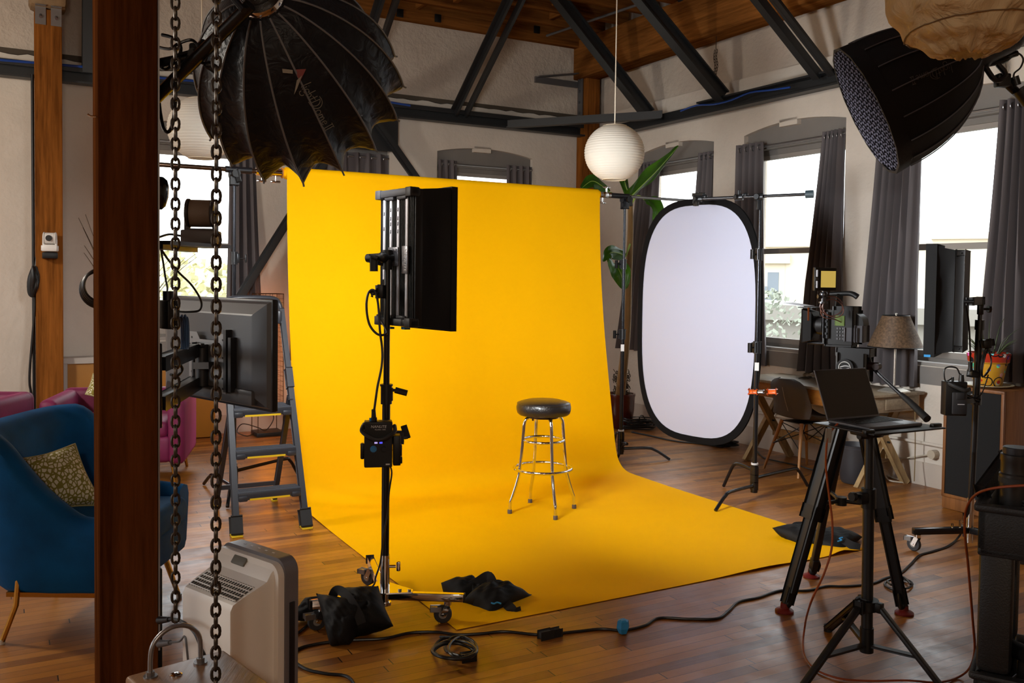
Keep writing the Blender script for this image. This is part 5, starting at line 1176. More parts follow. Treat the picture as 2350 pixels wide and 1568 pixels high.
b = MB(); b.loft(rings); b.done('shell', BLUV, parent=root, ang=60)
b = MB(); b.box(ac+V((0.03, 0.03, 0.30)), (0.56, 0.64, 0.17), None, 0.03, 3); b.done('seat_base', BLUV, parent=root, ang=60)
b = MB(); b.box(ac+V((0.05, 0.03, 0.43)), (0.56, 0.60, 0.13), None, 0.05, 4); b.done('seat_cushion', BLUV, parent=root, ang=60)
GOLD = mat('gold_metal', 'b98a3c', 0.25, 0.95)
for f, t_ in ((F(4, 1478), (-0.22, -0.33)), (F(129, 1368), (-0.24, 0.30)), (F(411, 1372), (0.22, 0.24)), (V((-1.67, 3.95, 0)), (0.22, -0.25))):
    b = MB(); f = V((f.x, f.y, 0)); tp = ac+V((t_[0], t_[1], 0.27))
    if f.x < -2.1 and f.y < 4.2: tp = V((f.x+0.075, f.y+0.0, 0.30)); b.tube([tp, V((tp.x-0.012, tp.y, 0.17)), f+Z*0.006], 0.012, 8)
    else: b.cyl(tp-Z*0.02, f+Z*0.006, 0.016, 0.011, n=12)
    lg = b.done('leg', GOLD, parent=root)
    b = MB(); b.cyl(f, f+Z*0.02, 0.0135); b.done('foot_tip', mat('clear_tip', 'c9c4ba', 0.4), parent=lg)
b = MB(); b.bar(ac+V((-0.22, -0.34, 0.215)), ac+V((0.3, -0.34, 0.215)), 0.02, 0.02); b.done('under_rail', GOLD, parent=root)
# patterned cushions
def leaf_cloth():
    t = NT('speckled_cushion_cloth'); co = t.coord(); v = t.add('ShaderNodeTexVoronoi', {'Vector': t.add('ShaderNodeMapping', {0: co, 'Scale': (1, 1, 0.75)}).outputs[0], 'Scale': 58, 'Randomness': 0.9}, feature='DISTANCE_TO_EDGE').outputs[0]
    n = t.noise(co, 30, 3); f = t.math('ADD', v, t.math('MULTIPLY', t.math('SUBTRACT', n, 0.5), 0.12))
    t.link(t.ramp(f, [(0.12, lin('7d7428')), (0.155, lin('d3cbb2'))]), 'Base Color'); t.b.inputs['Roughness'].default_value = 0.85; t.bump(t.noise(co, 400, 2), 0.2, 0.002); return t.m
LEAF = leaf_cloth()
def cushion(label, cor, th, seed):
    a = sum((V(c) for c in cor), V((0, 0, 0)))/4; root = thing('cushion', label, 'cushion', a)
    nrm = (V(cor[1])-V(cor[0])).cross(V(cor[3])-V(cor[0])).normalized(); a_, b_, c_, d_ = [V(x) for x in cor]
    def f(u, v, s):
        x, y = 2*u-1, 2*v-1; p = (a_*(1-u)+b_*u)*(1-v)+(d_*(1-u)+c_*u)*v
        p = p + (a-p)*0.10*(1-abs(x)**2)*abs(y)**4 + (a-p)*0.10*(1-abs(y)**2)*abs(x)**4
        t = max(0, (1-x*x))**0.55*max(0, (1-y*y))**0.55
        return p + nrm*(s*th/2*t*(1+0.05*math.sin(7*x+3*y+seed)))
    b = MB(); b.grid(24, 24, lambda u, v: f(u, v, 1)); b.grid(24, 24, lambda u, v: f(u, v, -1)); bmesh.ops.remove_doubles(b.bm, verts=b.bm.verts[:], dist=1e-5); b.done('cover', LEAF, parent=root, ang=75)
    b = MB(); ed = [f(i/24, 0, 0) for i in range(24)]+[f(1, i/24, 0) for i in range(24)]+[f(1-i/24, 1, 0) for i in range(24)]+[f(0, 1-i/24, 0) for i in range(24)]
    b.tube(ed, 0.005, 6, closed=True); b.done('piping', mat('cushion_piping', 'a59b6a', 0.8), parent=root)
cushion('olive and cream speckled cushion resting in the blue armchair', [P(27, 1056, 4.05), P(172, 1019, 4.22), P(238, 1160, 4.18), P(92, 1178, 4.0)], 0.15, 1)
# ================================================================== magenta chairs and mustard panel by the far wall
MAGV = mat('magenta_velvet', '6e1242', 0.6, sheen=0.5, var=0.25, scale=5, bump=0.15, bscale=100)
def tub(label, c, w_, d_, h_, yaw, arm=None):
    root = thing('armchair', label, 'armchair', V((c.x, c.y, 0))); X = V((math.cos(yaw), math.sin(yaw), 0)); Y_ = Z.cross(X); M_ = axes(X, Y_)
    L = lambda x, y, z: V((c.x, c.y, 0))+X*x+Y_*y+Z*z; arm = arm or h_
    b = MB(); b.box(L(0, d_/2-0.07, (h_+0.15)/2), (w_, 0.14, h_-0.15), M_, 0.05, 3); b.done('backrest', MAGV, parent=root, ang=60)
    for s in (-1, 1):
        b = MB(); b.box(L(s*(w_/2-0.06), -0.02, (arm+0.15)/2), (0.13, d_-0.05, arm-0.15), M_, 0.05, 3); b.done('armrest', MAGV, parent=root, ang=60)
    b = MB(); b.box(L(0, -0.03, 0.27), (w_-0.2, d_-0.08, 0.2), M_, 0.03); b.done('seat_base', MAGV, parent=root, ang=60)
    b = MB(); b.box(L(0, -0.06, 0.42), (w_-0.24, d_-0.14, 0.13), M_, 0.045, 3); b.done('seat_cushion', MAGV, parent=root, ang=60)
    for s in (-1, 1):
        for t_ in (-1, 1):
            b = MB(); b.cyl(L(s*(w_/2-0.1), t_*(d_/2-0.1), 0.18), L(s*(w_/2-0.07), t_*(d_/2-0.07), 0.0), 0.018, 0.011); b.done('leg', GOLD, parent=root)
    return root
q = F(280, 1045); tub('magenta velvet armchair right of the cracked post, half behind the dark post', V((-3.06, 7.15, 0)), 1.02, 0.78, 0.67, AZ-0.30, 0.66)
tub('magenta velvet armchair at the left edge, in front of the cracked post', V((-4.08, 6.50, 0)), 0.95, 0.8, 0.70, 0.03)
cushion('olive and cream speckled cushion on the magenta armchair right of the cracked post', [P(196, 905, 6.95), P(214, 858, 7.15), P(258, 868, 7.2), P(248, 922, 6.95)], 0.12, 4)
MUST = mat('mustard_paint', 'a06a1a', 0.6, var=0.08, scale=3)
def panel_cover(label, wl, s0, s1, z1, off, trim=True, m=None):
    root = thing('radiator_cover', label, 'cover', WL(wl, (s0+s1)/2, off/2, 0)); 
    b = MB(); b.box(WL(wl, (s0+s1)/2, off/2+0.03, z1/2), (abs(s1-s0), off-0.06, z1-0.02) if wl == 'B' else (off-0.06, abs(s1-s0), z1-0.02), ROOM, 0.004); b.done('front_panel', m or MUST, parent=root)
    if trim:
        wp = mat('trim_white', 'b5aea6', 0.6)
        b = MB(); b.bar(WL(wl, s0, off/2+0.02, z1), WL(wl, s1, off/2+0.02, z1), off, 0.045, Z, 0.004); b.done('top_board', wp, parent=root)
        b = MB(); b.bar(WL(wl, s0+0.025, off/2+0.02, 0), WL(wl, s0+0.025, off/2+0.02, z1-0.02), off, 0.05, eB, 0.004); b.done('end_board', wp, parent=root)
    return root
panel_cover('low mustard yellow panelled box with white trim against the left wall', 'B', sB(140, 850, 0.2), sB(492, 950, 0.2), 0.80, 0.24)
panel_cover('short brown mustard panel low in the corner behind the banana plant', 'B', sB(1290, 900, 0.1), -0.34, 0.93, 0.13, False, mat('brown_mustard', '7d5322', 0.6))
# dry twigs by the window
vb = WL('B', sB(300, 800, 0.15), 0.13, 0.824); root = thing('dried_twigs', 'thin dried twigs spreading in front of the window behind the dark post', 'twigs', vb)
b = MB(); b.lathe([(0.04, 0), (0.06, 0.05), (0.055, 0.15), (0.03, 0.22), (0.035, 0.25)], vb, Z, 24); b.done('vase', mat('dark_vase', '2b2622', 0.4), parent=root)
rn = random.Random(4); b = MB()
for tx, ty in ((165, 545), (170, 480), (160, 520), (180, 500), (196, 492), (410, 575), (425, 592), (438, 600), (452, 590), (400, 610), (460, 575)):
    e = P(tx, ty, vb.y-0.1); s_ = vb+Z*0.25; m_ = s_.lerp(e, 0.55)+V((rn.uniform(-.05, .05), 0, 0.09)); b.tube([s_, m_, e], 0.0022, 5, sm=6)
b.done('twig_stems', mat('twig_brown', '4c3c2b', 0.8), parent=root)
# ================================================================== air purifier, bottom left of centre
k1, k2 = F(510, 1240, 0.62), F(651, 1286, 0.62); px_ = V((k2.x-k1.x, k2.y-k1.y, 0)).normalized(); py_ = Z.cross(px_)  # py_ back->front
if py_.y < 0: py_ = -py_
pw_ = (k2-k1).length; p0_ = V((k1.x, k1.y, 0)); PM = axes(px_, py_)
L = lambda x, y, z: p0_ + px_*x + py_*y + Z*z
root = thing('air_purifier', 'white and grey air purifier on the floor beside the chain swing', 'air purifier', L(pw_/2, -0.05, 0))
PW_ = mat('purifier_white', 'e8e4dc', 0.4); PG = mat('purifier_grey', '6e6c70', 0.35)
b = MB(); rr = [L(x, y, z) for x, y, z in ((0, 0, 0), (0, 0, 0))]
def slab(y0, y1, x0, x1, z1, r, n=6):
    out = []
    for y in (y0, y1):
        ring = [L(x0, y, 0.0), L(x1, y, 0.0)]
        for i in range(n+1):
            t = math.pi/2*i/n; ring.append(L(x1-r+r*math.cos(t), y, z1-r+r*math.sin(t)))
        for i in range(n+1):
            t = math.pi/2*i/n; ring.append(L(x0+r-r*math.sin(t), y, z1-r+r*math.cos(t)))
        out.append(ring)
    return out
b.loft(slab(0.0, 0.055, 0, pw_+0.01, 0.62, 0.05)); b.done('front_slab', PG, parent=root, ang=30)
b = MB(); b.loft(slab(-0.025, 0.002, -0.004, pw_+0.004, 0.607, 0.045)); b.box(L(pw_+0.0095, 0.02, 0.31), (0.004, 0.03, 0.0), PM) if 0 else None; b.done('white_band', PW_, parent=root, ang=30)
b = MB(); b.box(L(pw_+0.012, 0.028, 0.27), (0.006, 0.022, 0.40), PM, 0.006); b.done('side_slot', mat('slot_dark', '17151a', 0.4), parent=root)
b = MB(); D = 0.185; z2 = 0.535
prof3 = [(-0.02, 0.59), (-0.035, 0.575), (-0.05, 0.55), (-0.075, z2+0.005), (-0.13, z2-0.015), (-D+0.01, z2-0.035), (-D, z2-0.055), (-D, 0.0), (-0.02, 0.0)]
def side_in(y): return 0.016*max(0, (-y-0.03)/0.15)
rings = []
for xk in (0.0, 0.012, 0.5, 0.988, 1.0):
    rings.append([L((0.02+side_in(y))*(1-xk)+(pw_-0.02-side_in(y))*xk, y*(0.985 if xk in (0, 1) else 1), z-(0.012 if xk in (0, 1) and z > 0.4 else 0)) for y, z in prof3])
b.loft(rings); b.done('rear_housing', PW_, parent=root, ang=28)
b = MB(); gm2 = mat('grille_dark', '3b3a38', 0.6)
for i in range(19):
    x = 0.05+i*(pw_-0.10)/18; b.bar(L(x, -0.085, z2+0.0015), L(x, -0.165, z2-0.0262), 0.007, 0.002, Z)
b.done('vent_slots', gm2, parent=root)
b = MB()
for i in range(5): y = -0.09-0.018*i; z = z2+0.0015-(i*0.018+0.005)*0.346; b.bar(L(0.045, y, z+0.001), L(pw_-0.045, y, z+0.001), 0.005, 0.003, Z)
b.done('vent_bars', PW_, parent=root)
b = MB(); q = L(pw_*0.42, -0.031, 0.582); b.box(q, (0.075, 0.012, 0.032), axes(px_, (py_*0.8-Z*0.6).normalized()), 0.004); b.done('grip_recess', mat('recess_grey', '6b6a60', 0.6), parent=root)
for i in range(5):
    b = MB(); q = L(pw_*(0.28+0.115*i), 0.028, 0.6205); b.box(q, (0.012, 0.006, 0.001), PM); b.done('touch_icon', mat('icon_white', 'c8c8d0', 0.4), parent=root)
b = MB(); q = L(0.055, -D-0.001, 0.10); b.box(q, (0.055, 0.002, 0.09), PM); b.done('rating_label', LBL(), parent=root)
b = MB()
for i in range(7): b.box(L(0.055, -D-0.0025, 0.135-0.011*i), (0.045-0.006*(i % 3), 0.001, 0.003), PM)
b.done('label_print', GRYP(), parent=root)
# power strip on the post with plugs
q = pf+eB*0.115+eR*0.03; z_ = P(360, 1450, q.y).z
b = MB(); b.box(V((q.x, q.y, z_)), (0.03, 0.05, 0.5), ROOM, 0.005); ps = thing('power_strip', 'black power strip fixed upright on the side of the dark post', 'power strip', V((q.x, q.y, z_-0.25))); b.done('case', BLKP(), parent=ps)
pw1 = [P(366, 1424, 3.2), P(388, 1422, 3.15), P(410, 1424, 3.1), P(430, 1435, 3.05), P(448, 1455, 3.02), P(462, 1490, 3.0), P(472, 1530, 3.0), V((-1.0, 3.0, 0.01))]
def plug_at(i): 
    def ex(b): b.cyl(pw1[0] if i == 0 else pw2[0], pw1[1] if i == 0 else pw2[1], 0.014, 0.009)
    return ex
cable('black plug and lead arching from the power strip over to the purifier', pw1, 0.006, extra=plug_at(0), name='power_lead')
pw2 = [P(366, 1478, 3.2), P(390, 1475, 3.15), P(412, 1472, 3.1), P(424, 1462, 3.1), P(430, 1500, 3.06), V((-1.08, 3.1, 0.01))]
cable('grey lead with a black plug in the lower socket of the power strip', pw2, 0.004, mat('grey_cable', '5a5a5c', 0.4), extra=plug_at(1), name='power_lead')
# ================================================================== trestle desk by the window wall
DKF = F(2005, 908, 0.75); DKF = V((DKF.x, DKF.y, 0)); DW, DLn = 0.60, 1.52
dk = lambda u, v, z: DKF + eB*u + eR*v + Z*z       # u towards the wall, v away along it
GW = wood('grey_weathered_wood', '6e5f4c', 'a5937a', 'Y', 1.0, 0.5, 0.2); GWZ = wood('pale_leg_wood', '8a7350', 'b89c70', 'Z', 1.0, 0.6, 0.2); HON = wood('honey_wood', '7a4a1c', 'b0742e', 'Y', 1.0, 0.45, 0.2)
root = thing('trestle_desk', 'wooden trestle desk with crossed legs under the windows', 'desk', dk(DW/2, DLn/2, 0))
b = MB(); b.box(dk(DW/2, DLn/2, 0.738), (DW, DLn, 0.024), ROOM, 0.004); b.done('desktop', GW, parent=root)
b = MB(); b.box(dk(0.03, DLn/2, 0.665), (0.02, DLn-0.06, 0.12), ROOM); b.box(dk(DW-0.03, DLn/2, 0.665), (0.02, DLn-0.06, 0.12), ROOM); b.done('apron', HON, parent=root)
b = MB(); b.box(dk(DW/2, 0.03, 0.665), (DW-0.08, 0.02, 0.12), ROOM, 0.002); b.done('end_apron', GW, parent=root)
b = MB(); b.box(dk(DW*0.55, 0.017, 0.665), (0.34, 0.012, 0.085), ROOM, 0.004); dr = b.done('drawer', GW, parent=root)
b = MB(); b.ball(dk(DW*0.55+0.09, 0.004, 0.665), 0.011); b.done('knob', BLKP(), parent=dr)
for v in (0.14, DLn-0.16):
    for s in (-1, 1):
        p = dk(DW/2-0.26*s, v+0.017*s, 0.0); q = dk(DW/2+0.25*s, v+0.017*s, 0.72)
        b = MB(); b.bar(p, q, 0.032, 0.062, eB, 0.004); lg = b.done('leg', GWZ, parent=root)
    b = MB(); c = dk(DW/2, v-0.02, 0.355); b.cyl(c-eR*0.02, c-eR*0.04, 0.008); b.done('pivot_bolt', BLKP(), parent=root)
b = MB(); b.bar(dk(DW/2+0.06, 0.15, 0.245), dk(DW/2+0.06, DLn-0.16, 0.245), 0.028, 0.06, Z, 0.003); b.done('stretcher', GWZ, parent=root)
# table lamp with wicker shade
lc = P(2075, 893, 7.16); lc = V((lc.x, lc.y, 0.751)) - eB*0.12
root = thing('table_lamp', 'table lamp with a brown wicker shade on the near end of the desk', 'lamp', lc)
b = MB(); b.loft([[lc+eB*(x*k)+eR*(y*k)+Z*h for x, y in ((-1, -1), (1, -1), (1, 1), (-1, 1))] for k, h in ((0.085, 0), (0.085, 0.012), (0.045, 0.034), (0.02, 0.04))]); b.done('base', mat('brushed_nickel', 'b9b3a8', 0.35, 0.8), parent=root, ang=10)
b = MB(); b.cyl(lc+Z*0.035, lc+Z*0.40, 0.009); b.done('stem', mat('brushed_nickel', 'b9b3a8', 0.35, 0.8), parent=root)
def wicker():
    t = NT('brown_wicker'); t.b.inputs['Base Color'].default_value = lin('5a4432') + (1,); t.b.inputs['Roughness'].default_value = 0.6
    n = t.noise(t.coord(), 60, 3); t.link(t.ramp(n, [(0.3, lin('40301f')), (0.7, lin('7a5f45'))]), 'Base Color')
    tl = t.add('ShaderNodeBsdfTranslucent', {'Color': lin('8a6a48') + (1,)}); mx = t.add('ShaderNodeMixShader', {0: 0.15, 1: t.b.outputs[0], 2: tl.outputs[0]}); t.t.links.new(mx.outputs[0], t.n['Material Output'].inputs[0]); return t.m
b = MB(); zb, ztp, rb, rtp = 0.355, 0.600, 0.203, 0.098
def wk(u, v):
    r = rb+(rtp-rb)*v; a = 2*math.pi*u; k = 0.004*math.sin(44*a)*(1 if int(v*40) % 2 else -1)
    return lc + V(((r+k)*math.cos(a), (r+k)*math.sin(a), zb+(ztp-zb)*v))
b.grid(264, 40, wk, cu=True); b.done('lamp_shade', wicker(), parent=root, ang=80)
b = MB(); b.torus(lc+Z*zb, Z, rb, 0.004, 60, 6); b.done('lower_ring', BLKP(), parent=root)
b = MB(); b.torus(lc+Z*ztp, Z, rtp, 0.004, 40, 6)
for k in range(3): a = k*2.09; b.cyl(lc+Z*0.59, lc+V((rtp*math.cos(a), rtp*math.sin(a), ztp)), 0.002, n=6)
b.done('upper_ring', BLKP(), parent=root)
b = MB(); b.cyl(lc+Z*0.40, lc+Z*0.605, 0.006); b.ball(lc+Z*0.612, 0.009); b.done('finial', mat('brushed_nickel', 'b9b3a8', 0.35, 0.8), parent=root)
# things on the desk
q = F(1868, 868, 0.751); q = V((q.x, q.y, 0.751)) + eB*0.10
root = thing('laptop_riser', 'grey folding wooden riser standing on the desk under the camera', 'riser', q)
for s in (-1, 1):
    b = MB(); b.bar(q+eR*0.11*s-eB*0.10+Z*0.02, q+eR*0.11*s+eB*0.10+Z*0.085, 0.028, 0.012, Z, 0.002); b.bar(q+eR*0.11*s+eB*0.09, q+eR*0.11*s+eB*0.09+Z*0.08, 0.028, 0.03, None, 0.002); b.bar(q+eR*0.11*s-eB*0.10, q+eR*0.11*s-eB*0.10+Z*0.025, 0.028, 0.02); b.done('side_arm', GW, parent=root)
b = MB(); b.bar(q-eR*0.12-eB*0.09+Z*0.02, q+eR*0.12-eB*0.09+Z*0.02, 0.02, 0.012, Z, 0.002); b.bar(q-eR*0.12+eB*0.02+Z*0.065, q+eR*0.12+eB*0.02+Z*0.065, 0.03, 0.012, Z, 0.002); b.done('cross_bar', GW, parent=root)
q = F(1842, 870, 0.751)
b = MB(); b.tube([q-eB*0.05+Z*0.008, q+Z*0.012, q+eB*0.07+Z*0.01], 0.007, 8, sm=3, rf=lambda t: 0.6+t); b.ball(q+eB*0.085+Z*0.013, 0.02, (1.3, 0.8, 0.5), ROOM); b.done('wooden_ladle', mat('dark_grey_wood', '57524c', 0.6), label='dark spoon-shaped object lying on the desk in front of the riser', cat='utensil', loc=q)
# ================================================================== shell chair
chc = F(1838, 1085); chc = V((chc.x+0.05, chc.y+0.06, 0)); yw = AZ-0.10    # seat faces the wall
X = V((math.cos(yw), math.sin(yw), 0)); Yv = Z.cross(X); L = lambda x, y, z: chc + X*x + Yv*y + Z*z
root = thing('shell_chair', 'grey-brown moulded shell chair with pale wooden legs drawn up to the desk', 'chair', chc)
SHM = mat('taupe_leatherette', '4d453f', 0.5, bump=0.1, bscale=150)
def shl(u, v):
    y = 2*u-1; w0 = 0.225
    if v < 0.5: t = v/0.5; x = 0.22-0.40*t; z = 0.455-0.03*math.sin(math.pi*t)+0.012*t; ww = w0*(0.95+0.05*t)
    else:
        t = (v-0.5)/0.5; a = t; x = -0.18-0.085*math.sin(a*1.5)-0.02*t; z = 0.465+0.335*(t**1.05); ww = w0*(1.0-0.05*t) + 0.012*math.sin(math.pi*t)
        if t > 0.72: ww *= math.sqrt(max(0.0, 1-((t-0.72)/0.30)**2.4))
    z += 0.055*abs(y)**2.2*(1 if v < 0.5 else 0.3*(1-(v-0.5)*2)); x += 0.075*abs(y)**2*(0 if v < 0.45 else min(1, (v-0.45)/0.2))
    return L(x, y*ww, z)
b = MB(); b.grid(18, 34, shl); b.solid(0.014); b.done('seat_shell', SHM, parent=root, ang=60)
b = MB(); b.tube([shl(0.42, 0.60+0.3*i/8)+(-X)*0.014 for i in range(9)], 0.0018, 5); b.done('seam', mat('thread', 'b7aa9c', 0.7), parent=root)
LW = mat('beech_wood', 'a5713c', 0.45, var=0.12, scale=6, stretch=(1, 1, .1))
for sx_ in (-1, 1):
    for sy_ in (-1, 1):
        b = MB(); b.cyl(L(sx_*0.13-0.02, sy_*0.12, 0.43), L(sx_*0.235-0.02, sy_*0.215, 0.0), 0.017, 0.010, n=12); b.done('leg', LW, parent=root)
b = MB()
for a, c in (((-1, -1), (1, 1)), ((-1, 1), (1, -1)), ((-1, -1), (-1, 1)), ((1, -1), (1, 1))):
    b.cyl(L(a[0]*0.135-0.02, a[1]*0.125, 0.41), L(c[0]*0.19-0.02, c[1]*0.17, 0.22), 0.004, n=6); b.cyl(L(c[0]*0.135-0.02, c[1]*0.125, 0.41), L(a[0]*0.19-0.02, a[1]*0.17, 0.22), 0.004, n=6)
b.box(L(-0.02, 0, 0.425), (0.26, 0.24, 0.008), axes(X, Yv)); b.done('wire_brace', BLKP(), parent=root)
# waste basket
q = F(1961, 1108); root = thing('waste_basket', 'dark grey round waste basket on the floor under the desk', 'basket', q)
b = MB(); b.lathe([(0.098, 0.004), (0.108, 0.02), (0.125, 0.16), (0.132, 0.30), (0.134, 0.31), (0.130, 0.312), (0.126, 0.30), (0.118, 0.15), (0.10, 0.02)], q, Z, 40, True, True); b.done('bin', mat('dark_grey_bin', '303034', 0.5), parent=root)
b = MB(); b.torus(q+Z*0.285, Z, 0.132, 0.004, 48, 6); b.done('rim_band', mat('dark_grey_bin2', '3b3b40', 0.4), parent=root)
# ================================================================== cinema camera on its tripod
tA, tB, tC = F(1800, 1405), F(2075, 1410), F(1862, 1325)
AP3 = P(1957, 905, 4.50)
root = thing('camera_tripod', 'black video tripod with red feet carrying the cinema camera', 'tripod', V((AP3.x, AP3.y, 0)))
TB_ = mat('tripod_black', '17181a', 0.42)
for f, w_ in ((tA, 0.075), (tB, 0.052), (tC, 0.055)):
    tp = V((AP3.x, AP3.y, 1.02)) + (V((f.x, f.y, 0))-V((AP3.x, AP3.y, 0)))*0.13; f0 = V((f.x, f.y, 0.0)); d = (f0-tp); sd = d.cross(V((f.x-AP3.x, f.y-AP3.y, 0))).normalized()
    m1 = tp+d*0.53; m2 = tp+d*0.50; e = tp+d*0.90
    b = MB(); b.bar(tp, m1, w_, 0.05, d.cross(sd), 0.012); lg = b.done('leg', TB_, parent=root)
    b = MB(); b.bar(m2, e, w_*0.66, 0.034, d.cross(sd), 0.008); b.done('lower_section', TB_, parent=lg)
    b = MB(); b.bar(m1-d*0.02, m1+d*0.03, w_*1.12, 0.062, d.cross(sd), 0.008); b.done('leg_clamp', BLKP(), parent=lg)
    b = MB(); b.bar(e-d*0.01, tp+d*0.955, 0.036, 0.045, d.cross(sd), 0.006); b.ball(tp+d*0.96, 0.024); b.tube([tp+d*0.90+sd*0.02, tp+d*0.93+sd*0.035, tp+d*0.965+sd*0.03], 0.007, 6, sm=3); b.done('ankle', BLKP(), parent=lg)
    b = MB(); b.lathe([(0.044, 0.002), (0.044, 0.010), (0.036, 0.016), (0.020, 0.022), (0.018, 0.045)], f0, Z, 24); b.done('foot', mat('red_rubber', '6e1712', 0.45), parent=lg)
hub = P(1930, 1150, 4.5)
for f in (tA, tB, tC):
    d = V((f.x, f.y, 0)); tp = V((AP3.x, AP3.y, 1.02)); m_ = tp + (d-tp)*0.56
    b = MB(); b.cyl(hub, V((m_.x, m_.y, hub.z)), 0.010, n=10); b.done('spreader_arm', TB_, parent=root)
b = MB(); b.cyl(hub-Z*0.02, hub+Z*0.02, 0.028, n=16); b.done('spreader_hub', mat('collar_metal', '2c2e31', 0.35, 0.4), parent=root)
b = MB(); ap = V((AP3.x, AP3.y, 0)); b.lathe([(0.04, 0.90), (0.085, 0.95), (0.09, 1.03), (0.06, 1.05), (0.05, 1.06)], ap, Z, 28); b.done('bowl', TB_, parent=root)
# fluid head
hx = V((-0.78, 0.62, 0)).normalized()      # lens direction: towards the stool, to the left
hy = Z.cross(hx); HM = axes(hx, hy); hc = V((AP3.x+0.0, AP3.y, 1.175)); hl = lambda x, y, z: hc + hx*x + hy*y + Z*z
root = thing('fluid_head', 'black fluid head with a round white emblem between the tripod and camera', 'tripod head', hc-Z*0.115)
b = MB(); b.cyl(hl(0, 0, -0.11), hl(0, 0, -0.05), 0.05, 0.06, n=24); b.box(hl(-0.005, 0, 0.01), (0.125, 0.11, 0.12), HM, 0.012); b.box(hl(-0.01, 0, 0.085), (0.16, 0.09, 0.03), HM, 0.006); b.done('head_body', TB_, parent=root)
sdn = hy if (CAM-hc).dot(hy) > 0 else -hy
b = MB(); q = hl(0.02, 0, 0.01)+sdn*0.056; b.cyl(q, q+sdn*0.014, 0.042, n=32); b.done('drag_dial', BLKP(), parent=root)
b = MB(); q = q+sdn*0.015; b.torus(q, sdn, 0.028, 0.0022, 36, 6)
for k in (-1, 1): b.tube([q-hx*0.026*k*0+hx*(-0.022)+Z*(0.004*k+0.003), q+hx*0.0+Z*(0.008*k), q+hx*0.022+Z*(0.004*k-0.003)], 0.002, 5, sm=3)
b.done('emblem', WHT(), parent=root)
b = MB(); q = hl(-0.07, 0, 0.02); b.cyl(q, q-hx*0.05, 0.02, n=14); b.cyl(q-hx*0.045-sdn*0.02, q-hx*0.045+sdn*0.03, 0.016); hb = b.done('handle_rosette', mat('dark_red_black', '241314', 0.45), parent=root)
s0 = P(1993, 815, AP3.y-0.03); e0 = P(2128, 962, AP3.y-0.42)
b = MB(); b.tube([s0, P(2000, 838, AP3.y-0.05), P(2020, 862, AP3.y-0.10), P(2072, 910, AP3.y-0.25)], 0.0085, 8, sm=4); b.done('pan_bar', BLK(), parent=root)
b = MB(); b.tube([P(2068, 906, AP3.y-0.24), P(2090, 925, AP3.y-0.30), e0], 0.016, 10, sm=3, rf=lambda t: 0.75+0.4*t); b.done('pan_grip', RUB(), parent=root)
# camera body
cc = hl(0.065, 0, 0.205); cl = lambda x, y, z: cc + hx*(x*0.66) + hy*(y*0.8) + Z*(z*0.95); sv = 1 if (CAM-cc).dot(hy) > 0 else -1
root = thing('cinema_camera', 'black cinema camera with a matte box on the tripod, pointing at the stool', 'camera', cc-Z*0.10)
b = MB(); b.box(cl(-0.01, 0, 0.0), (0.135, 0.105, 0.142), HM, 0.014); b.box(cl(-0.04, 0, 0.085), (0.095, 0.09, 0.028), HM, 0.01); b.cyl(cl(-0.10, -0.055, 0.02), cl(-0.10, 0.055, 0.02), 0.055, n=28); b.box(cl(0.0, 0, -0.088), (0.13, 0.08, 0.02), HM, 0.004); b.done('body', BLKP(), parent=root)
b = MB(); b.box(cl(-0.015, sv*0.066, 0.035), (0.045, 0.004, 0.046), HM, 0.002); b.done('side_screen', mat('green_lcd', '50602c', 0.3, emit='6a8a38', es=0.12), parent=root)
b = MB()
for i in range(3):
    for j in range(4): b.cyl(cl(-0.04+0.02*i, sv*0.065, -0.005-0.018*j), cl(-0.04+0.02*i, sv*0.070, -0.005-0.018*j), 0.005, n=8)
b.done('buttons', GRYP(), parent=root)
b = MB(); b.box(cl(-0.105, sv*0.03, -0.035), (0.06, 0.07, 0.057), HM, 0.006); b.box(cl(-0.16, sv*0.02, -0.03), (0.035, 0.08, 0.066), HM, 0.008); b.done('battery', mat('battery_grey', '39383d', 0.4), parent=root)
b = MB(); b.box(cl(0.085, sv*0.05, 0.01), (0.022, 0.04, 0.12), HM, 0.006)
for z in (-0.035, 0.0, 0.03): b.cyl(cl(0.085, sv*0.075, z), cl(0.085, sv*0.08, z), 0.006, n=10)
b.done('side_grip', mat('collar_metal', '2c2e31', 0.35, 0.4), parent=root)
b = MB(); b.lathe([(0.040, 0), (0.042, 0.02), (0.047, 0.024), (0.047, 0.055), (0.043, 0.06), (0.045, 0.088)], cl(0.09, 0, 0.005), hx, 32); b.done('lens', mat('lens_black', '1d1c1c', 0.35), parent=root)
b = MB(); b.loft([[cl(x, y*w_, z*h_) for y, z in ((-1, -1), (1, -1), (1, 1), (-1, 1))] for x, w_, h_ in ((0.19, 0.055, 0.055), (0.20, 0.07, 0.075), (0.26, 0.08, 0.085), (0.27, 0.085, 0.09), (0.275, 0.075, 0.08), (0.22, 0.055, 0.06))], capb=True); b.done('matte_box', BLKP(), parent=root, ang=15)
b = MB(); b.box(cl(0.245, 0, 0.098), (0.075, 0.13, 0.005), HM); b.done('top_flag', BLKP(), parent=root)
b = MB(); b.box(cl(0.335, 0.0, 0.112), (0.115, 0.15, 0.0025), axes((hx+Z*0.12).normalized(), hy)); b.done('flag_sheet', mat('pale_card', 'c4cad8', 0.4), parent=root)
b = MB(); b.bar(cl(0.215, sv*0.088, 0.10), cl(0.215, sv*0.088, 0.03), 0.008, 0.004); b.done('copper_pin', mat('copper', 'a0623a', 0.3, 0.8), parent=root)
for y in (-0.03, 0.03):
    b = MB(); b.cyl(cl(-0.09, y, -0.09), cl(0.24, y, -0.09), 0.0075, n=10); b.done('rod', BLK(), parent=root)
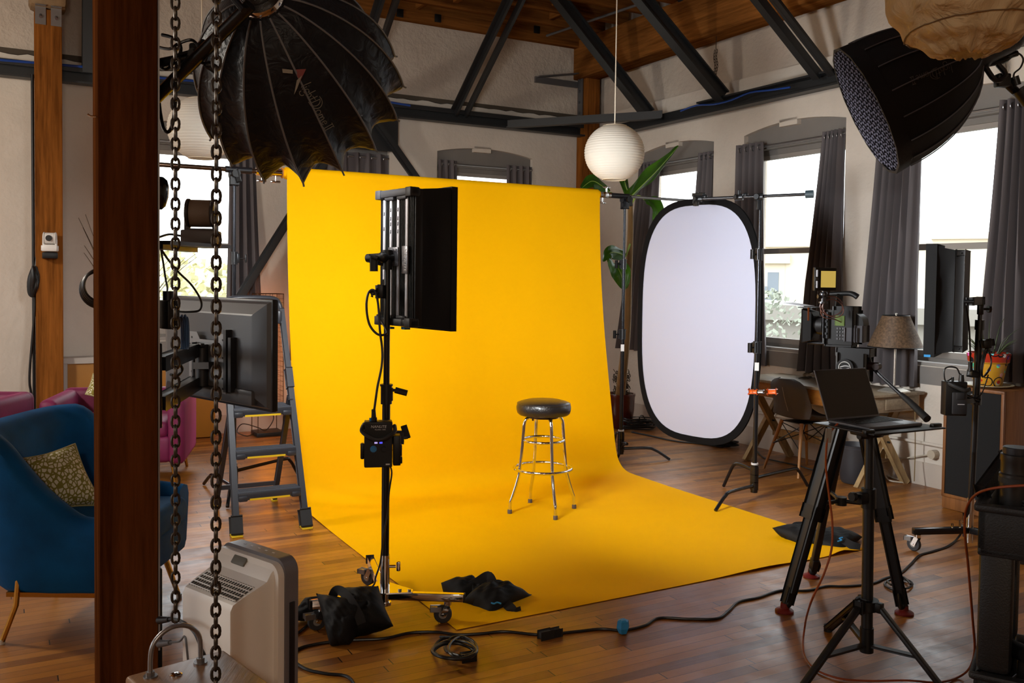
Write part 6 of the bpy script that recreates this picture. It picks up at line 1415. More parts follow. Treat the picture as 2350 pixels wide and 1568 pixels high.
b = MB(); b.bar(cl(0.03, 0, 0.09), cl(0.02, 0, 0.17), 0.022, 0.022, None, 0.004); b.tube([cl(0.09, 0, 0.172), cl(0.0, 0, 0.176), cl(-0.07, 0, 0.176), cl(-0.115, 0, 0.160)], 0.013, 10, sm=4, rf=lambda t: 0.8+0.35*t); b.done('top_handle', BLKP(), parent=root)
b = MB()
for (px, py, rr_, tw) in ((1908, 703, 26, 0.0), (1912, 708, 24, 1.0)):
    b.tube([P(px+rr_*math.cos(2*math.pi*i/20), py+rr_*0.86*math.sin(2*math.pi*i/20+tw*0.2), cc.y-0.08-0.01*tw) for i in range(20)], 0.0028, 5, closed=True)
b.tube([P(1895, 690, cc.y-.06), P(1884, 710, cc.y-.06), P(1890, 728, cc.y-.06), P(1915, 733, cc.y-.06), P(1935, 742, cc.y-.05)], 0.0028, 5, sm=5)
b.done('red_signal_cable', mat('dull_red_cable', '6f4a42', 0.45), parent=root)
# monitor above
mc = P(1893, 641, 4.44); mX = V((0.96, 0.14, 0)).normalized(); mN = V((mX.y, -mX.x, 0)); MM = axes(mX, -mN)
root = thing('camera_monitor', 'small on-camera monitor showing a plain yellow picture', 'monitor', mc-Z*0.07)
ml = lambda x, y, z: mc + mX*x + mN*y + Z*z
b = MB(); b.box(ml(0, 0, 0), (0.112, 0.022, 0.112), MM, 0.005); b.box(ml(-0.045, 0.004, 0), (0.030, 0.026, 0.114), MM, 0.004); b.done('case', BLKP(), parent=root)
b = MB(); b.box(ml(0.012, 0.0115, 0.0), (0.076, 0.002, 0.080), MM); b.done('screen', mat('yellow_screen', 'c9b45a', 0.3, emit='d2b65a', es=0.55), parent=root)
for z in (0.028, -0.026):
    b = MB(); b.box(ml(-0.050, 0.018, z), (0.008, 0.003, 0.034), MM, 0.002); b.done('light_key', mat('pale_key', 'c9ccd4', 0.4, emit='c9ccd4', es=0.4), parent=root)
b = MB(); b.cyl(ml(-0.050, 0.017, 0.001), ml(-0.050, 0.021, 0.001), 0.007); b.done('round_key', GRYP(), parent=root)
b = MB(); b.cyl(ml(0.0, -0.005, -0.056), ml(0.0, -0.01, -0.11), 0.012); b.ball(ml(0.0, -0.008, -0.075), 0.018); b.cyl(ml(-0.03, -0.01, -0.085), ml(0.02, -0.01, -0.085), 0.010); b.cyl(ml(0.0, -0.01, -0.11), ml(0.0, -0.01, -0.118), 0.022); b.done('mount', mat('mount_steel', '55565a', 0.3, 0.8), parent=root)
# ================================================================== laptop on its tripod stand
hg0, hg1 = F(1900, 967, 1.05), F(2018, 957, 1.05); lX = V((hg1.x-hg0.x, hg1.y-hg0.y, 0)).normalized(); lYf = V((lX.y, -lX.x, 0))   # towards the user
hg0 = V((hg0.x, hg0.y, 0)); LWd = 0.296; LDp = 0.205; la = lambda x, y, z: hg0 + lX*x + lYf*y + Z*z
root = thing('laptop', 'dark grey open laptop on a tripod tray in front of the camera', 'laptop', la(LWd/2, LDp/2, 1.042))
LM_ = axes(lX, -lYf)
b = MB(); b.box(la(LWd/2, LDp/2, 1.049), (LWd, LDp, 0.013), LM_, 0.005, 3); b.done('base', mat('space_grey', '5a5b61', 0.35, 0.4), parent=root)
b = MB(); b.box(la(LWd/2, LDp*0.36, 1.0558), (LWd*0.88, LDp*0.52, 0.001), LM_)
for r_ in range(5):
    for c_ in range(12): b.box(la(LWd*0.075+LWd*0.85*(c_+0.5)/12, LDp*(0.14+0.10*r_), 1.0568), (LWd*0.06, LDp*0.08, 0.0012), LM_, 0.0005)
b.done('keyboard', BLKP(), parent=root)
b = MB(); b.box(la(LWd/2, LDp*0.80, 1.0558), (LWd*0.34, LDp*0.30, 0.0008), LM_); b.done('trackpad', mat('space_grey2', '67686e', 0.3, 0.4), parent=root)
ud = (Z*0.205 - lYf*0.082).normalized(); nd = lX.cross(ud); 
if nd.dot(lYf) < 0: nd = -nd
lid = lambda x, h, t: la(x, 0.0, 1.052) + ud*h + nd*t
b = MB(); b.box(lid(LWd/2, 0.105, -0.003), (LWd, 0.21, 0.006), axes(lX, ud), 0.0025, 3); b.done('lid', mat('space_grey', '5a5b61', 0.35, 0.4), parent=root)
b = MB(); b.box(lid(LWd/2, 0.107, 0.0006), (LWd-0.012, 0.196, 0.001), axes(lX, ud)); b.done('screen', mat('laptop_screen', '08080a', 0.05, spec=0.7), parent=root)
# tray and stand
tcn = la(LWd*0.55, LDp*0.55, 1.03); root = thing('laptop_stand', 'black tripod stand with a flat tray, nearest the camera at right', 'stand', V((tcn.x, tcn.y, 0)))
b = MB(); b.box(la(LWd*0.53, LDp*0.55, 1.0385), (0.40, 0.30, 0.007), LM_, 0.003)
for x in (-0.03, LWd+0.05): b.box(la(x, LDp*1.10, 1.044), (0.05, 0.02, 0.018), LM_, 0.004)
b.done('tray', mat('tray_black', '121213', 0.35), parent=root)
pb = P(1995, 1000, 3.66); PB = V((pb.x, pb.y, 0)); pbt = P(1990, 1390, 3.66); PB2 = V((pbt.x, pbt.y, 0))
ax_ = lambda z: PB2.lerp(PB, (z-0.29)/(1.0-0.29)) + Z*z
b = MB(); b.cyl(ax_(0.985), ax_(1.037), 0.05, 0.07, n=24); b.box(ax_(1.0), (0.13, 0.09, 0.025), LM_, 0.008); b.cyl(ax_(0.985)-lX*0.06, ax_(0.985)+lX*0.07, 0.012); b.done('head', BLKP(), parent=root)
b = MB(); b.cyl(ax_(0.66), ax_(1.0), 0.0175, n=18); b.done('upper_tube', TB_, parent=root)
b = MB(); b.cyl(ax_(0.17), ax_(0.74), 0.0225, n=18); b.done('lower_tube', TB_, parent=root)
b = MB(); b.cyl(ax_(0.69), ax_(0.77), 0.029, n=18); b.box(ax_(0.735)-lX*0.035, (0.05, 0.04, 0.045), LM_, 0.006); b.cyl(ax_(0.745)-lX*0.05, ax_(0.745)-lX*0.085, 0.006); b.cyl(ax_(0.745)-lX*0.08, ax_(0.745)-lX*0.098, 0.018, n=10); b.done('height_collar', BLKP(), parent=root)
hz = 0.295
b = MB(); b.cyl(ax_(hz-0.02), ax_(hz+0.02), 0.045, n=20)
ft = [F(1812, 1625), F(2192, 1625), V((PB2.x+0.01, PB2.y+0.47, 0))]
for f in ft: d = (f-PB2).normalized(); b.box(ax_(hz)+d*0.045, (0.04, 0.035, 0.04), axes(d, Z.cross(d)), 0.006)
b.done('leg_collar', BLKP(), parent=root)
b = MB(); b.cyl(ax_(0.10), ax_(0.20), 0.027, n=18); b.done('bottom_collar', BLKP(), parent=root)
for f in ft:
    d = (f-PB2).normalized(); t_ = ax_(hz)+d*0.055; f0 = V((f.x, f.y, 0.012))
    b = MB(); b.bar(t_, f0, 0.030, 0.018, None, 0.005); lg = b.done('leg', TB_, parent=root)
    b = MB(); b.cyl(V((f.x, f.y, 0.0)), V((f.x, f.y, 0.03)), 0.018); b.done('foot', RUB(), parent=lg)
    m_ = t_.lerp(f0, 0.52); b = MB(); b.bar(ax_(0.13)+d*0.02, m_, 0.024, 0.010, None, 0.003); b.done('brace', TB_, parent=root)
# orange tether cable
pl = la(-0.012, LDp*0.3, 1.05)
ORC = mat('orange_cable', '8a3d14', 0.45)
ctop = P(2290, 1118, 2.95); 
pts = [pl, P(1901, 1000, 3.52), P(1896, 1040, 3.52), P(1896, 1080, 3.53), P(1903, 1140, 3.53), P(1910, 1200, 3.52), P(1908, 1262, 3.5), P(1890, 1320, 3.48), P(1862, 1380, 3.45)]
fl = [F(1848, 1432, 0.10), F(1844, 1490, 0.02), F(1866, 1532, 0.008), F(1920, 1556, 0.008), F(1990, 1563, 0.008), F(2080, 1562, 0.008), F(2160, 1566, 0.008), F(2215, 1545, 0.03)]
pts2 = [P(2236, 1500, 3.25), P(2232, 1420, 3.15), P(2222, 1300, 3.10), P(2214, 1220, 3.08), P(2218, 1168, 3.05), P(2240, 1135, 3.0), P(2285, 1120, 2.92), P(2360, 1114, 2.85)]
cable('thin orange tether cable drooping from the laptop across the floor up to the black cart', pts+fl+pts2, 0.0042, ORC)
b = MB(); b.bar(P(1902, 985, 3.52), P(1899, 1015, 3.52), 0.020, 0.010, None, 0.002); b.done('cable_block', mat('pale_tape', '8a8378', 0.6), label='pale tape wrapped round the orange cable below the laptop tray', cat='tape', loc=P(1900, 1000, 3.52))
# ================================================================== right LED light on a roller stand
B2 = F(2224, 1226, 0.10); B2.z = 0
root = thing('roller_stand', 'black roller stand beside the wooden loudspeaker, carrying a narrow softbox', 'stand', B2)
zt2 = P(2250, 690, B2.y).z; lean2 = V((0.018, 0.0, 0))
s2 = lambda z: B2 + lean2*z + Z*z
b = MB(); b.cyl(s2(0.30), s2(0.93), 0.0185, n=16); b.done('column', mat('satin_black_tube', '141416', 0.3), parent=root)
b = MB(); b.cyl(s2(0.05), s2(0.32), 0.021, n=16); b.done('socket', CHR(), parent=root)
b = MB(); b.cyl(s2(0.90), s2(1.36), 0.021, n=16); b.cyl(s2(1.33), s2(1.39), 0.026); b.done('middle_tube', mat('satin_black_tube', '141416', 0.3), parent=root)
b = MB(); b.cyl(s2(1.36), s2(zt2-0.02), 0.012, n=12); b.box(s2(zt2-0.05), (0.03, 0.03, 0.07), None, 0.006); b.cyl(s2(zt2-0.05), s2(zt2-0.05)+V((0.05, 0, 0)), 0.007); b.cyl(s2(zt2-0.05)+V((0.045, 0, 0)), s2(zt2-0.05)+V((0.06, 0, 0)), 0.022, n=8); b.done('spigot', mat('satin_black_tube', '141416', 0.3), parent=root)
cst = F(2105, 1267); d1 = (V((cst.x, cst.y, 0))-B2).normalized(); L1 = (V((cst.x, cst.y, 0))-B2).length
for i, d in enumerate((d1, RZ(2.1) @ d1, RZ(-2.1) @ d1)):
    b = MB(); b.bar(B2+d*0.0+Z*0.125, B2+d*(L1+0.03)+Z*0.125, 0.034, 0.038, Z, 0.003); b.done('leg', mat('gloss_black_steel', '121214', 0.2), parent=root); caster(root, B2+d*L1+Z*0.105, 2.2+i, wm='grey_wheel')
MATS['grey_wheel'] = MATS.get('grey_wheel')
b = MB()
for k in range(2): b.cyl(B2+d1*(0.06+0.05*k)+Z*0.144, B2+d1*(0.06+0.05*k)+Z*(0.165+0.02*(1-k)), 0.007, n=8)
b.done('bolts', CHR(), parent=root)
# softbox seen from its side
sa, sb_, sc1, sd_ = P(2131, 567, 5.34), P(2213, 574, 5.24), P(2212, 808, 5.24), P(2131, 822, 5.34)
sd0 = V((sa.x-sb_.x, sa.y-sb_.y, 0)).normalized(); snn = Z.cross(sd0)          # sd0: light direction (left, away)
if snn.dot(V((0, 1, 0))) < 0: snn = -snn
root = thing('led_softbox', 'narrow black fabric softbox on an LED light in front of the right window', 'softbox', sc1)
hh = (sb_.z-sc1.z)/2; cz2 = (sb_.z+sc1.z)/2; bk = V((sb_.x, sb_.y, cz2)); Ld = (V((sa.x, sa.y, 0))-V((sb_.x, sb_.y, 0))).length; WW = 0.30
sl = lambda d, w_, z: bk + sd0*d + snn*w_ + Z*z
b = MB(); b.box(sl(0.02, WW/2, 0), (0.05, WW, hh*2), axes(sd0, snn), 0.005); b.done('light_body', BLKP(), parent=root)
b = MB(); h1 = hh*0.99; h2 = (sa.z-sd_.z)/2
def sbx(u, v):
    cs = [(0, -1), (1, -1), (1, 1), (0, 1)]; i = int(u*4) % 4; f = u*4-int(u*4); a, c = cs[i], cs[(i+1) % 4]; w_ = a[0]+(c[0]-a[0])*f; z = a[1]+(c[1]-a[1])*f
    k = 1+0.06*v; sag = 0.025*math.sin(math.pi*f)*math.sin(math.pi*v)
    return sl(0.03+(Ld-0.07)*v, -0.02*v + w_*WW*(1+0.12*v) + (sag if w_ == 0 else 0), z*(h1*(1-v)+h2*0.97*v) - (0.02 if z < 0 else 0)*math.sin(math.pi*v)*0 - sag*0.6*z*(1 if abs(z) == 1 else 0)) - snn*0.005*math.sin(9*v+14*z)*v
b.grid(48, 10, sbx, cu=True); b.solid(0.003); b.done('fabric_skirt', NYL(), parent=root, ang=50)
b = MB(); b.loft([[sl(d, -0.022-k+ (WW*1.13+2*k)*x, z*(h2+k)) for x, z in ((0, -1), (1, -1), (1, 1), (0, 1))] for d, k in ((Ld-0.05, 0), (Ld-0.05, 0.005), (Ld+0.01, 0.005), (Ld+0.01, -0.002))], capa=False, capb=False); b.solid(0.002); b.done('rim', NYL(), parent=root)
b = MB(); b.bar(sl(Ld-0.03, -0.029, -h2+0.002), sl(Ld+0.005, -0.029, -h2+0.002), 0.002, 0.014); b.done('blue_tab', BLU(), parent=root)
for z in (-1, 1):
    b = MB(); b.box(sl(0.015, -0.004, z*(hh-0.016)), (0.045, 0.02, 0.035), axes(sd0, snn), 0.004); b.ball(sl(0.012, -0.017, z*(hh-0.018)), 0.004); b.done('corner_bracket', BLKP(), parent=root)
q = P(2213, 692, 5.22); b = MB(); b.cyl(q, q-sd0*0.05, 0.012); b.bar(q-sd0*0.03, s2(zt2)+Z*0.0, 0.028, 0.026, None, 0.01); b.cyl(s2(zt2)-Z*0.03, s2(zt2)+Z*0.012, 0.02); b.done('ball_mount', BLKP(), parent=root)
# its power box
c = P(2193, 914, B2.y-0.10); ux2 = V((0.97, -0.05, 0)).normalized(); uy2 = Z.cross(ux2); M2 = axes(ux2, uy2); u2 = lambda x, y, z: c + ux2*x + uy2*y + Z*z
root = thing('power_unit', 'black power control box with a battery plate clamped to the right roller stand', 'power unit', c-Z*0.1)
b = MB(); b.box(u2(-0.01, 0, 0), (0.125, 0.07, 0.20), M2, 0.006); b.done('case', BLKP(), parent=root)
b = MB(); b.box(u2(0.005, -0.043, -0.025), (0.085, 0.016, 0.13), M2, 0.008); b.box(u2(0.005, -0.053, 0.02), (0.045, 0.006, 0.04), M2, 0.004); b.done('battery_plate', mat('plate_grey', '26272a', 0.5), parent=root)
b = MB(); b.box(u2(0.01, -0.052, -0.03), (0.04, 0.001, 0.004), M2); b.done('print', WHT(), parent=root)
b = MB(); b.cyl(u2(0.03, 0, 0.1), u2(0.03, 0, 0.14), 0.017, 0.012); b.done('plug', BLKP(), parent=root)
b = MB(); b.cyl(u2(-0.02, 0, 0.1), u2(-0.02, 0, 0.125), 0.007); b.done('plug', BLKP(), parent=root)
b = MB(); b.tube([u2(-0.055, -0.03, 0.09), u2(-0.03, -0.06, 0.075), u2(0.02, -0.075, 0.055), u2(0.055, -0.05, 0.06)], 0.012, 8, sm=4); b.done('carry_strap', RUB(), parent=root)
z9 = c.z-0.02; b = MB(); b.cyl(s2(z9-0.03), s2(z9+0.03), 0.03, n=16); b.bar(s2(z9), u2(0.05, 0.02, -0.02), 0.04, 0.03, None, 0.005); b.bar(s2(z9)-V((0, 0.03, 0)), s2(z9)+V((-0.10, -0.05, 0.035)), 0.018, 0.014, None, 0.005); b.done('clamp', mat('collar_metal', '2c2e31', 0.35, 0.4), parent=root)
cable('black cable loop arching above the right power box', [u2(-0.02, 0, 0.12), P(2170, 875, B2.y-0.1), P(2167, 850, B2.y-0.1), P(2178, 842, B2.y-0.1), P(2195, 845, B2.y-0.1), P(2202, 858, B2.y-0.1), u2(0.03, 0, 0.14)], 0.0045)
cable('black cable from the narrow softbox down to the stand with a blue band', [q-sd0*0.01-Z*0.02, P(2220, 715, 5.3), P(2224, 750, 5.35), P(2226, 790, 5.38), P(2227, 830, 5.4)], 0.005)
b = MB(); e = P(2227, 838, 5.4); b.cyl(e-Z*0.03, e+Z*0.02, 0.012); b.cyl(e-Z*0.035, e-Z*0.02, 0.014); b.bar(e-Z*0.05, s2(e.z-0.06), 0.035, 0.03, None, 0.006); b.done('plug', BLKP(), label='black connector clipped to the right roller stand below the narrow softbox', cat='connector', loc=e)
b = MB(); y_ = B2.y-0.03
for k in range(4): b.tube([P(2262+2*k, 800, y_), P(2275, 825+3*k, y_-0.01), P(2270-k, 850, y_-0.01*k), P(2255, 866, y_), P(2250+2*k, 840, y_)], 0.004, 6, closed=True, sm=4)
b.tube([P(2268, 860, y_), P(2262, 880, y_), P(2252, 905, y_), P(2240, 915, y_)], 0.004, 6, sm=4); b.box(P(2264, 790, y_), (0.05, 0.04, 0.05), None, 0.008); b.bar(P(2250, 790, y_), P(2278, 785, y_), 0.03, 0.03, None, 0.006)
b.done('cable_coil', mat('cable_rubber', '0f0f10', 0.4), label='small coil of black cable hung on the right roller stand above the power box', cat='cable', loc=P(2262, 840, y_))
# ================================================================== wooden loudspeaker, plant pot
spb = F(2160, 1166); SPO = V((spb.x, spb.y, 0)); sw, sdp, shh = 0.445, 0.42, 0.885
sp = lambda v, u, z: SPO - eR*v + eB*u + Z*z       # v along the front (towards camera), u depth to the wall
root = thing('loudspeaker', 'tall wooden loudspeaker with a black grille under the right window', 'loudspeaker', sp(sw/2, sdp/2, 0))
SPW = wood('walnut_veneer', '5f3a1e', '8d5d33', 'Z', 1.0, 0.5, 0.1)
b = MB(); b.box(sp(sw/2, sdp/2+0.01, shh/2+0.045), (sdp-0.02, sw, shh-0.09), ROOM, 0.004)
for v0, v1, z0, z1 in ((0, 0.022, 0.09, shh), (sw-0.022, sw, 0.09, shh), (0, sw, shh-0.022, shh), (0, sw, 0.09, 0.112)): b.box(sp((v0+v1)/2, 0.006, (z0+z1)/2), (0.022, v1-v0, z1-z0), ROOM, 0.002)
b.done('cabinet', SPW, parent=root)
b = MB(); b.box(sp(sw/2, sdp/2+0.012, 0.045), (sdp-0.0, sw+0.012, 0.085), ROOM, 0.004); b.done('plinth', SPW, parent=root)
b = MB(); b.box(sp(sw/2, 0.003, (0.112+shh-0.022)/2), (0.012, sw-0.048, shh-0.138), ROOM, 0.004); b.done('grille', mat('black_grille_cloth', '0d0e10', 0.95, bump=0.3, bscale=400), parent=root)
b = MB(); b.box(sp(0.10, -0.004, shh-0.05), (0.003, 0.05, 0.014), ROOM); b.done('name_plate', mat('plate_brass', '8a6a3a', 0.4, 0.7), parent=root)
pq = P(2267, 881, 6.36); pq = V((pq.x, pq.y, shh+0.002))
b = MB(); b.lathe([(0.10, 0.0), (0.13, 0.003), (0.165, 0.014), (0.165, 0.018), (0.13, 0.010), (0.02, 0.008)], pq, Z, 40); b.done('saucer', mat('cream_saucer', 'b5ab8c', 0.4), label='pale saucer under the painted pot on the wooden loudspeaker', cat='saucer', loc=pq)
def painted():
    t = NT('painted_talavera'); co = t.coord(); sp_ = t.add('ShaderNodeSeparateXYZ', {0: co}); z = sp_.outputs[2]
    base = t.ramp(z, [(0.0, lin('c08a25')), (0.165, lin('c99a30')), (0.17, lin('a8301a')), (0.25, lin('b83218'))]); 
    v = t.add('ShaderNodeTexVoronoi', {'Vector': co, 'Scale': 17}); v2 = t.add('ShaderNodeTexVoronoi', {'Vector': co, 'Scale': 11})
    col = t.mix(t.math('LESS_THAN', v.outputs[0], 0.26), base, v.outputs[1]); rc = t.mix(0.5, v2.outputs[1], lin('1c2a4a'))
    col = t.mix(t.math('MULTIPLY', t.math('LESS_THAN', v2.outputs[0], 0.42), t.math('GREATER_THAN', v2.outputs[0], 0.34)), col, lin('141820'))
    col = t.mix(t.math('LESS_THAN', v2.outputs[0], 0.16), col, lin('b3261a'))
    t.link(col, 'Base Color'); t.b.inputs['Roughness'].default_value = 0.3; return t.m
pq2 = pq+Z*0.010
root = thing('plant_pot', 'brightly painted red and yellow plant pot with a spiky plant, on the loudspeaker', 'potted plant', pq2)
b = MB(); b.lathe([(0.085, 0), (0.092, 0.01), (0.118, 0.155), (0.132, 0.165), (0.140, 0.225), (0.133, 0.23), (0.122, 0.215), (0.01, 0.20)], pq2, Z, 48, True, True); b.done('pot', painted(), parent=root)
b = MB(); rn = random.Random(2)
for k in range(26):
    a = rn.random()*6.28; r = rn.uniform(0.02, 0.15); h = rn.uniform(0.05, 0.15) if k > 3 else rn.uniform(0.2, 0.3); s_ = pq2+V((0.05*math.cos(a), 0.05*math.sin(a), 0.2)); b.tube([s_, s_+V((r*0.5*math.cos(a), r*0.5*math.sin(a), h*0.7)), s_+V((r*math.cos(a), r*math.sin(a), h))], 0.006, 5, sm=4, rf=lambda t: 1-0.9*t)
b.done('spiky_leaves', mat('succulent_green', '39452a', 0.5, var=0.3, scale=20), parent=root)
# pipes and sockets on the wall behind
for z, r_ in ((0.50, 0.013), (0.34, 0.013)):
    b = MB(); b.cyl(WL('R', 5.45, 0.035, z), WL('R', 2.4, 0.035, z), r_, n=12)
    for s in (5.2, 4.2, 3.2): b.cyl(WL('R', s, 0.0, z), WL('R', s, 0.035, z), 0.008); b.cyl(WL('R', s-0.03, 0.035, z), WL('R', s+0.03, 0.035, z), r_*1.5)
    b.done('wall_pipe', PLAS, label='cream painted %s pipe along the wall behind the desk legs' % ('upper' if z > .4 else 'lower'), cat='pipe', loc=WL('R', 4, 0.03, z))
q = RW(2142, 1043, 0.03); b = MB(); b.cyl(q-eB*-0.03, q-eB*0.03, 0.035, n=20); b.box(q, (0.05, 0.06, 0.06), ROOM, 0.008); b.done('junction_box', mat('cream_box', 'b5a894', 0.5), label='round cream junction box on the lower wall pipe beside the loudspeaker', cat='box', loc=q)
cable('white cable sloping from the junction box down to the floor behind the desk leg', [q, q+eR*0.2-Z*0.06-eB*0.02, q+eR*0.5-Z*0.18-eB*0.04, F(2095, 1098, 0.02), F(2060, 1100, 0.012), F(2035, 1092, 0.012), F(2042, 1103, 0.02), F(2075, 1108, 0.01)], 0.006, mat('cream_cable', 'b9b09f', 0.5))
cable('thin cord hanging down from the lamp behind the desk', [lc+eB*0.14+Z*0.01, lc+eB*0.17-eR*0.05-Z*0.05, P(2100, 975, 7.12), P(2100, 1040, 7.12), P(2098, 1105, 7.05)], 0.004, mat('tan_cord', '7c6640', 0.6))
cable('black cable on the floor along the wall between the desk legs', [F(1735, 1032, 0.008), F(1752, 1050, 0.008), F(1790, 1060, 0.008), F(1830, 1068, 0.008), F(1870, 1080, 0.008), F(1925, 1090, 0.008)], 0.006)
# ================================================================== banana plant in the corner
pq = F(1420, 985); pq = V((pq.x+0.02, pq.y+0.10, 0))
root = thing('banana_plant', 'tall banana plant in a dark red pot in the corner behind the yellow paper', 'potted plant', pq)
b = MB(); b.lathe([(0.10, 0), (0.13, 0.03), (0.155, 0.20), (0.16, 0.34), (0.168, 0.355), (0.165, 0.375), (0.145, 0.375), (0.14, 0.34), (0.01, 0.335)], pq, Z, 40); b.done('pot', mat('oxblood_glaze', '4d1a14', 0.2, var=0.3, scale=6, coat=0.4), parent=root)
tr_ = [pq+Z*0.33, P(1428, 860, 9.45), P(1438, 760, 9.4), P(1443, 620, 9.35), P(1447, 520, 9.3), P(1446, 448, 9.28)]
b = MB(); b.tube(tr_, 0.042, 12, sm=6, rf=lambda t: 1.3-0.75*t); b.done('trunk', mat('dry_trunk', '8a6d43', 0.8, var=0.35, scale=12, stretch=(1, 1, 0.15), bump=0.5, bscale=30), parent=root)
b = MB(); rn = random.Random(8)
for k in range(60):
    a = rn.random()*6.28; z = rn.uniform(0.36, 0.62); c = pq+V((0.01, 0, z)); r = rn.uniform(0.05, 0.10); b.tube([c+V((r*math.cos(a+i*0.7), r*math.sin(a+i*0.7), rn.uniform(-0.02, 0.04)-0.01*i)) for i in range(5)], 0.004, 5, sm=3)
b.done('dry_fibres', mat('fibre_brown', '4a3b2b', 0.9), parent=root)
def banana():
    t = NT('banana_leaf'); co = t.coord(); n = t.noise(co, 5, 4); t.link(t.ramp(n, [(0.3, lin('23440f')), (0.7, lin('4f8420'))]), 'Base Color'); t.b.inputs['Roughness'].default_value = 0.35
    tl = t.add('ShaderNodeBsdfTranslucent', {'Color': lin('7fb02a') + (1,)}); mx = t.add('ShaderNodeMixShader', {0: 0.3, 1: t.b.outputs[0], 2: tl.outputs[0]}); t.t.links.new(mx.outputs[0], t.n['Material Output'].inputs[0]); return t.m
BAN = banana()
def leaf(mid, w_, side, fold=0.35, wav=0.02, stalk=None):
    ps = crom(mid, 8); N = len(ps)-1; side = V(side).normalized()
    b = MB()
    def f(u, v):
        k = min(int(v*N), N-1); p = ps[k].lerp(ps[k+1], v*N-k); d = (ps[k+1]-ps[k]).normalized(); s_ = (side-d*side.dot(d)).normalized(); n_ = d.cross(s_)
        y = 2*u-1; ww = w_*(math.sin(math.pi*min(1, v**0.75*0.97+0.03))**0.6)
        return p + s_*(y*ww) + n_*(abs(y)*ww*fold + wav*math.sin(11*v+5*y)*abs(y))
    b.grid(12, N, f); b.solid(0.002); lf_ = b.done('leaf', BAN, parent=root, ang=70)
    b = MB(); b.tube([p-V((0, 0, 0.004)) for p in ps], 0.006, 6, rf=lambda t: 1.2-0.9*t); b.done('midrib', mat('midrib_green', '8fae4a', 0.5), parent=lf_)
    if stalk:
        b = MB(); b.tube(stalk+[ps[0]], 0.009, 7, sm=5); b.done('stalk', mat('midrib_green', '8fae4a', 0.5), parent=root)
Yp = 9.28
leaf([P(1443, 455, Yp), P(1470, 428, Yp-0.05), P(1510, 388, Yp-0.1), P(1557, 335, Yp-0.2)], 0.115, (0.75, 0.3, 0.35), 0.25, 0.015, [P(1446, 470, Yp)])
leaf([P(1400, 442, Yp), P(1380, 425, Yp-0.1), P(1358, 415, Yp-0.15), P(1334, 432, Yp-0.2)], 0.10, (0.1, 0.5, 0.8), 0.3, 0.01, [P(1446, 480, Yp), P(1425, 455, Yp)])
leaf([P(1480, 458, Yp), P(1497, 466, Yp-0.05), P(1508, 484, Yp-0.1), P(1502, 510, Yp-0.1)], 0.085, (0.8, 0.3, 0.1), 0.3, 0.012, [P(1446, 475, Yp), P(1462, 450, Yp)])
leaf([P(1436, 588, Yp), P(1418, 580, Yp-0.1), P(1400, 580, Yp-0.2), P(1384, 600, Yp-0.25)], 0.075, (0.2, 0.5, 0.8), 0.3, 0.01, [P(1446, 560, Yp)])
leaf([P(1395, 602, Yp-0.1), P(1410, 605, Yp-0.15), P(1425, 628, Yp-0.2), P(1434, 665, Yp-0.2)], 0.12, (0.8, -0.1, -0.5), 0.2, 0.012)
leaf([P(1445, 448, Yp), P(1436, 425, Yp), P(1430, 400, Yp+0.05), P(1428, 380, Yp+0.1)], 0.05, (0.8, 0.4, 0.1), 0.4, 0.01)
q = BW(1405, 612, 0.03); b = MB(); b.box(q, (0.22, 0.03, 0.30), ROOM, 0.004); b.done('wall_panel', BLKP(), label='small black panel on the wall behind the lower banana leaves', cat='panel', loc=q)
# cables heaped on the floor by the far stand and reflector
b = MB(); rn = random.Random(12); c0 = F(1466, 988)
for k in range(9): b.tube([V((c0.x+0.16*math.cos(t*1.26+k)+rn.uniform(-.05, .05), c0.y+0.10*math.sin(t*1.26+k), 0.012+0.012*k+rn.uniform(0, .02))) for t in range(5)], 0.007, 6, closed=True, sm=4)
b.tube([c0+Z*0.03, F(1468, 958, 0.16), F(1476, 955, 0.14), F(1484, 972, 0.05)], 0.007, 6, sm=4)
b.done('cable_heap', mat('cable_rubber', '0f0f10', 0.4), label='tangle of black cables on the floor behind the far light stand', cat='cables', loc=c0)
cable('black cable running along the floor under the oval reflector', [F(1450, 992, 0.008), F(1500, 1002, 0.008), F(1545, 1012, 0.008), F(1600, 1018, 0.008), F(1660, 1026, 0.008)], 0.008)
b = MB(); c0 = F(1662, 1026)
for k in range(6): b.tube([V((c0.x+0.10*math.cos(t*1.26+k)+rn.uniform(-.04, .04), c0.y+0.06*math.sin(t*1.26+k), 0.012+0.010*k)) for t in range(5)], 0.007, 6, closed=True, sm=4)
b.done('cable_heap', mat('cable_rubber', '0f0f10', 0.4), label='small pile of black cable on the floor below the oval reflector', cat='cables', loc=c0)
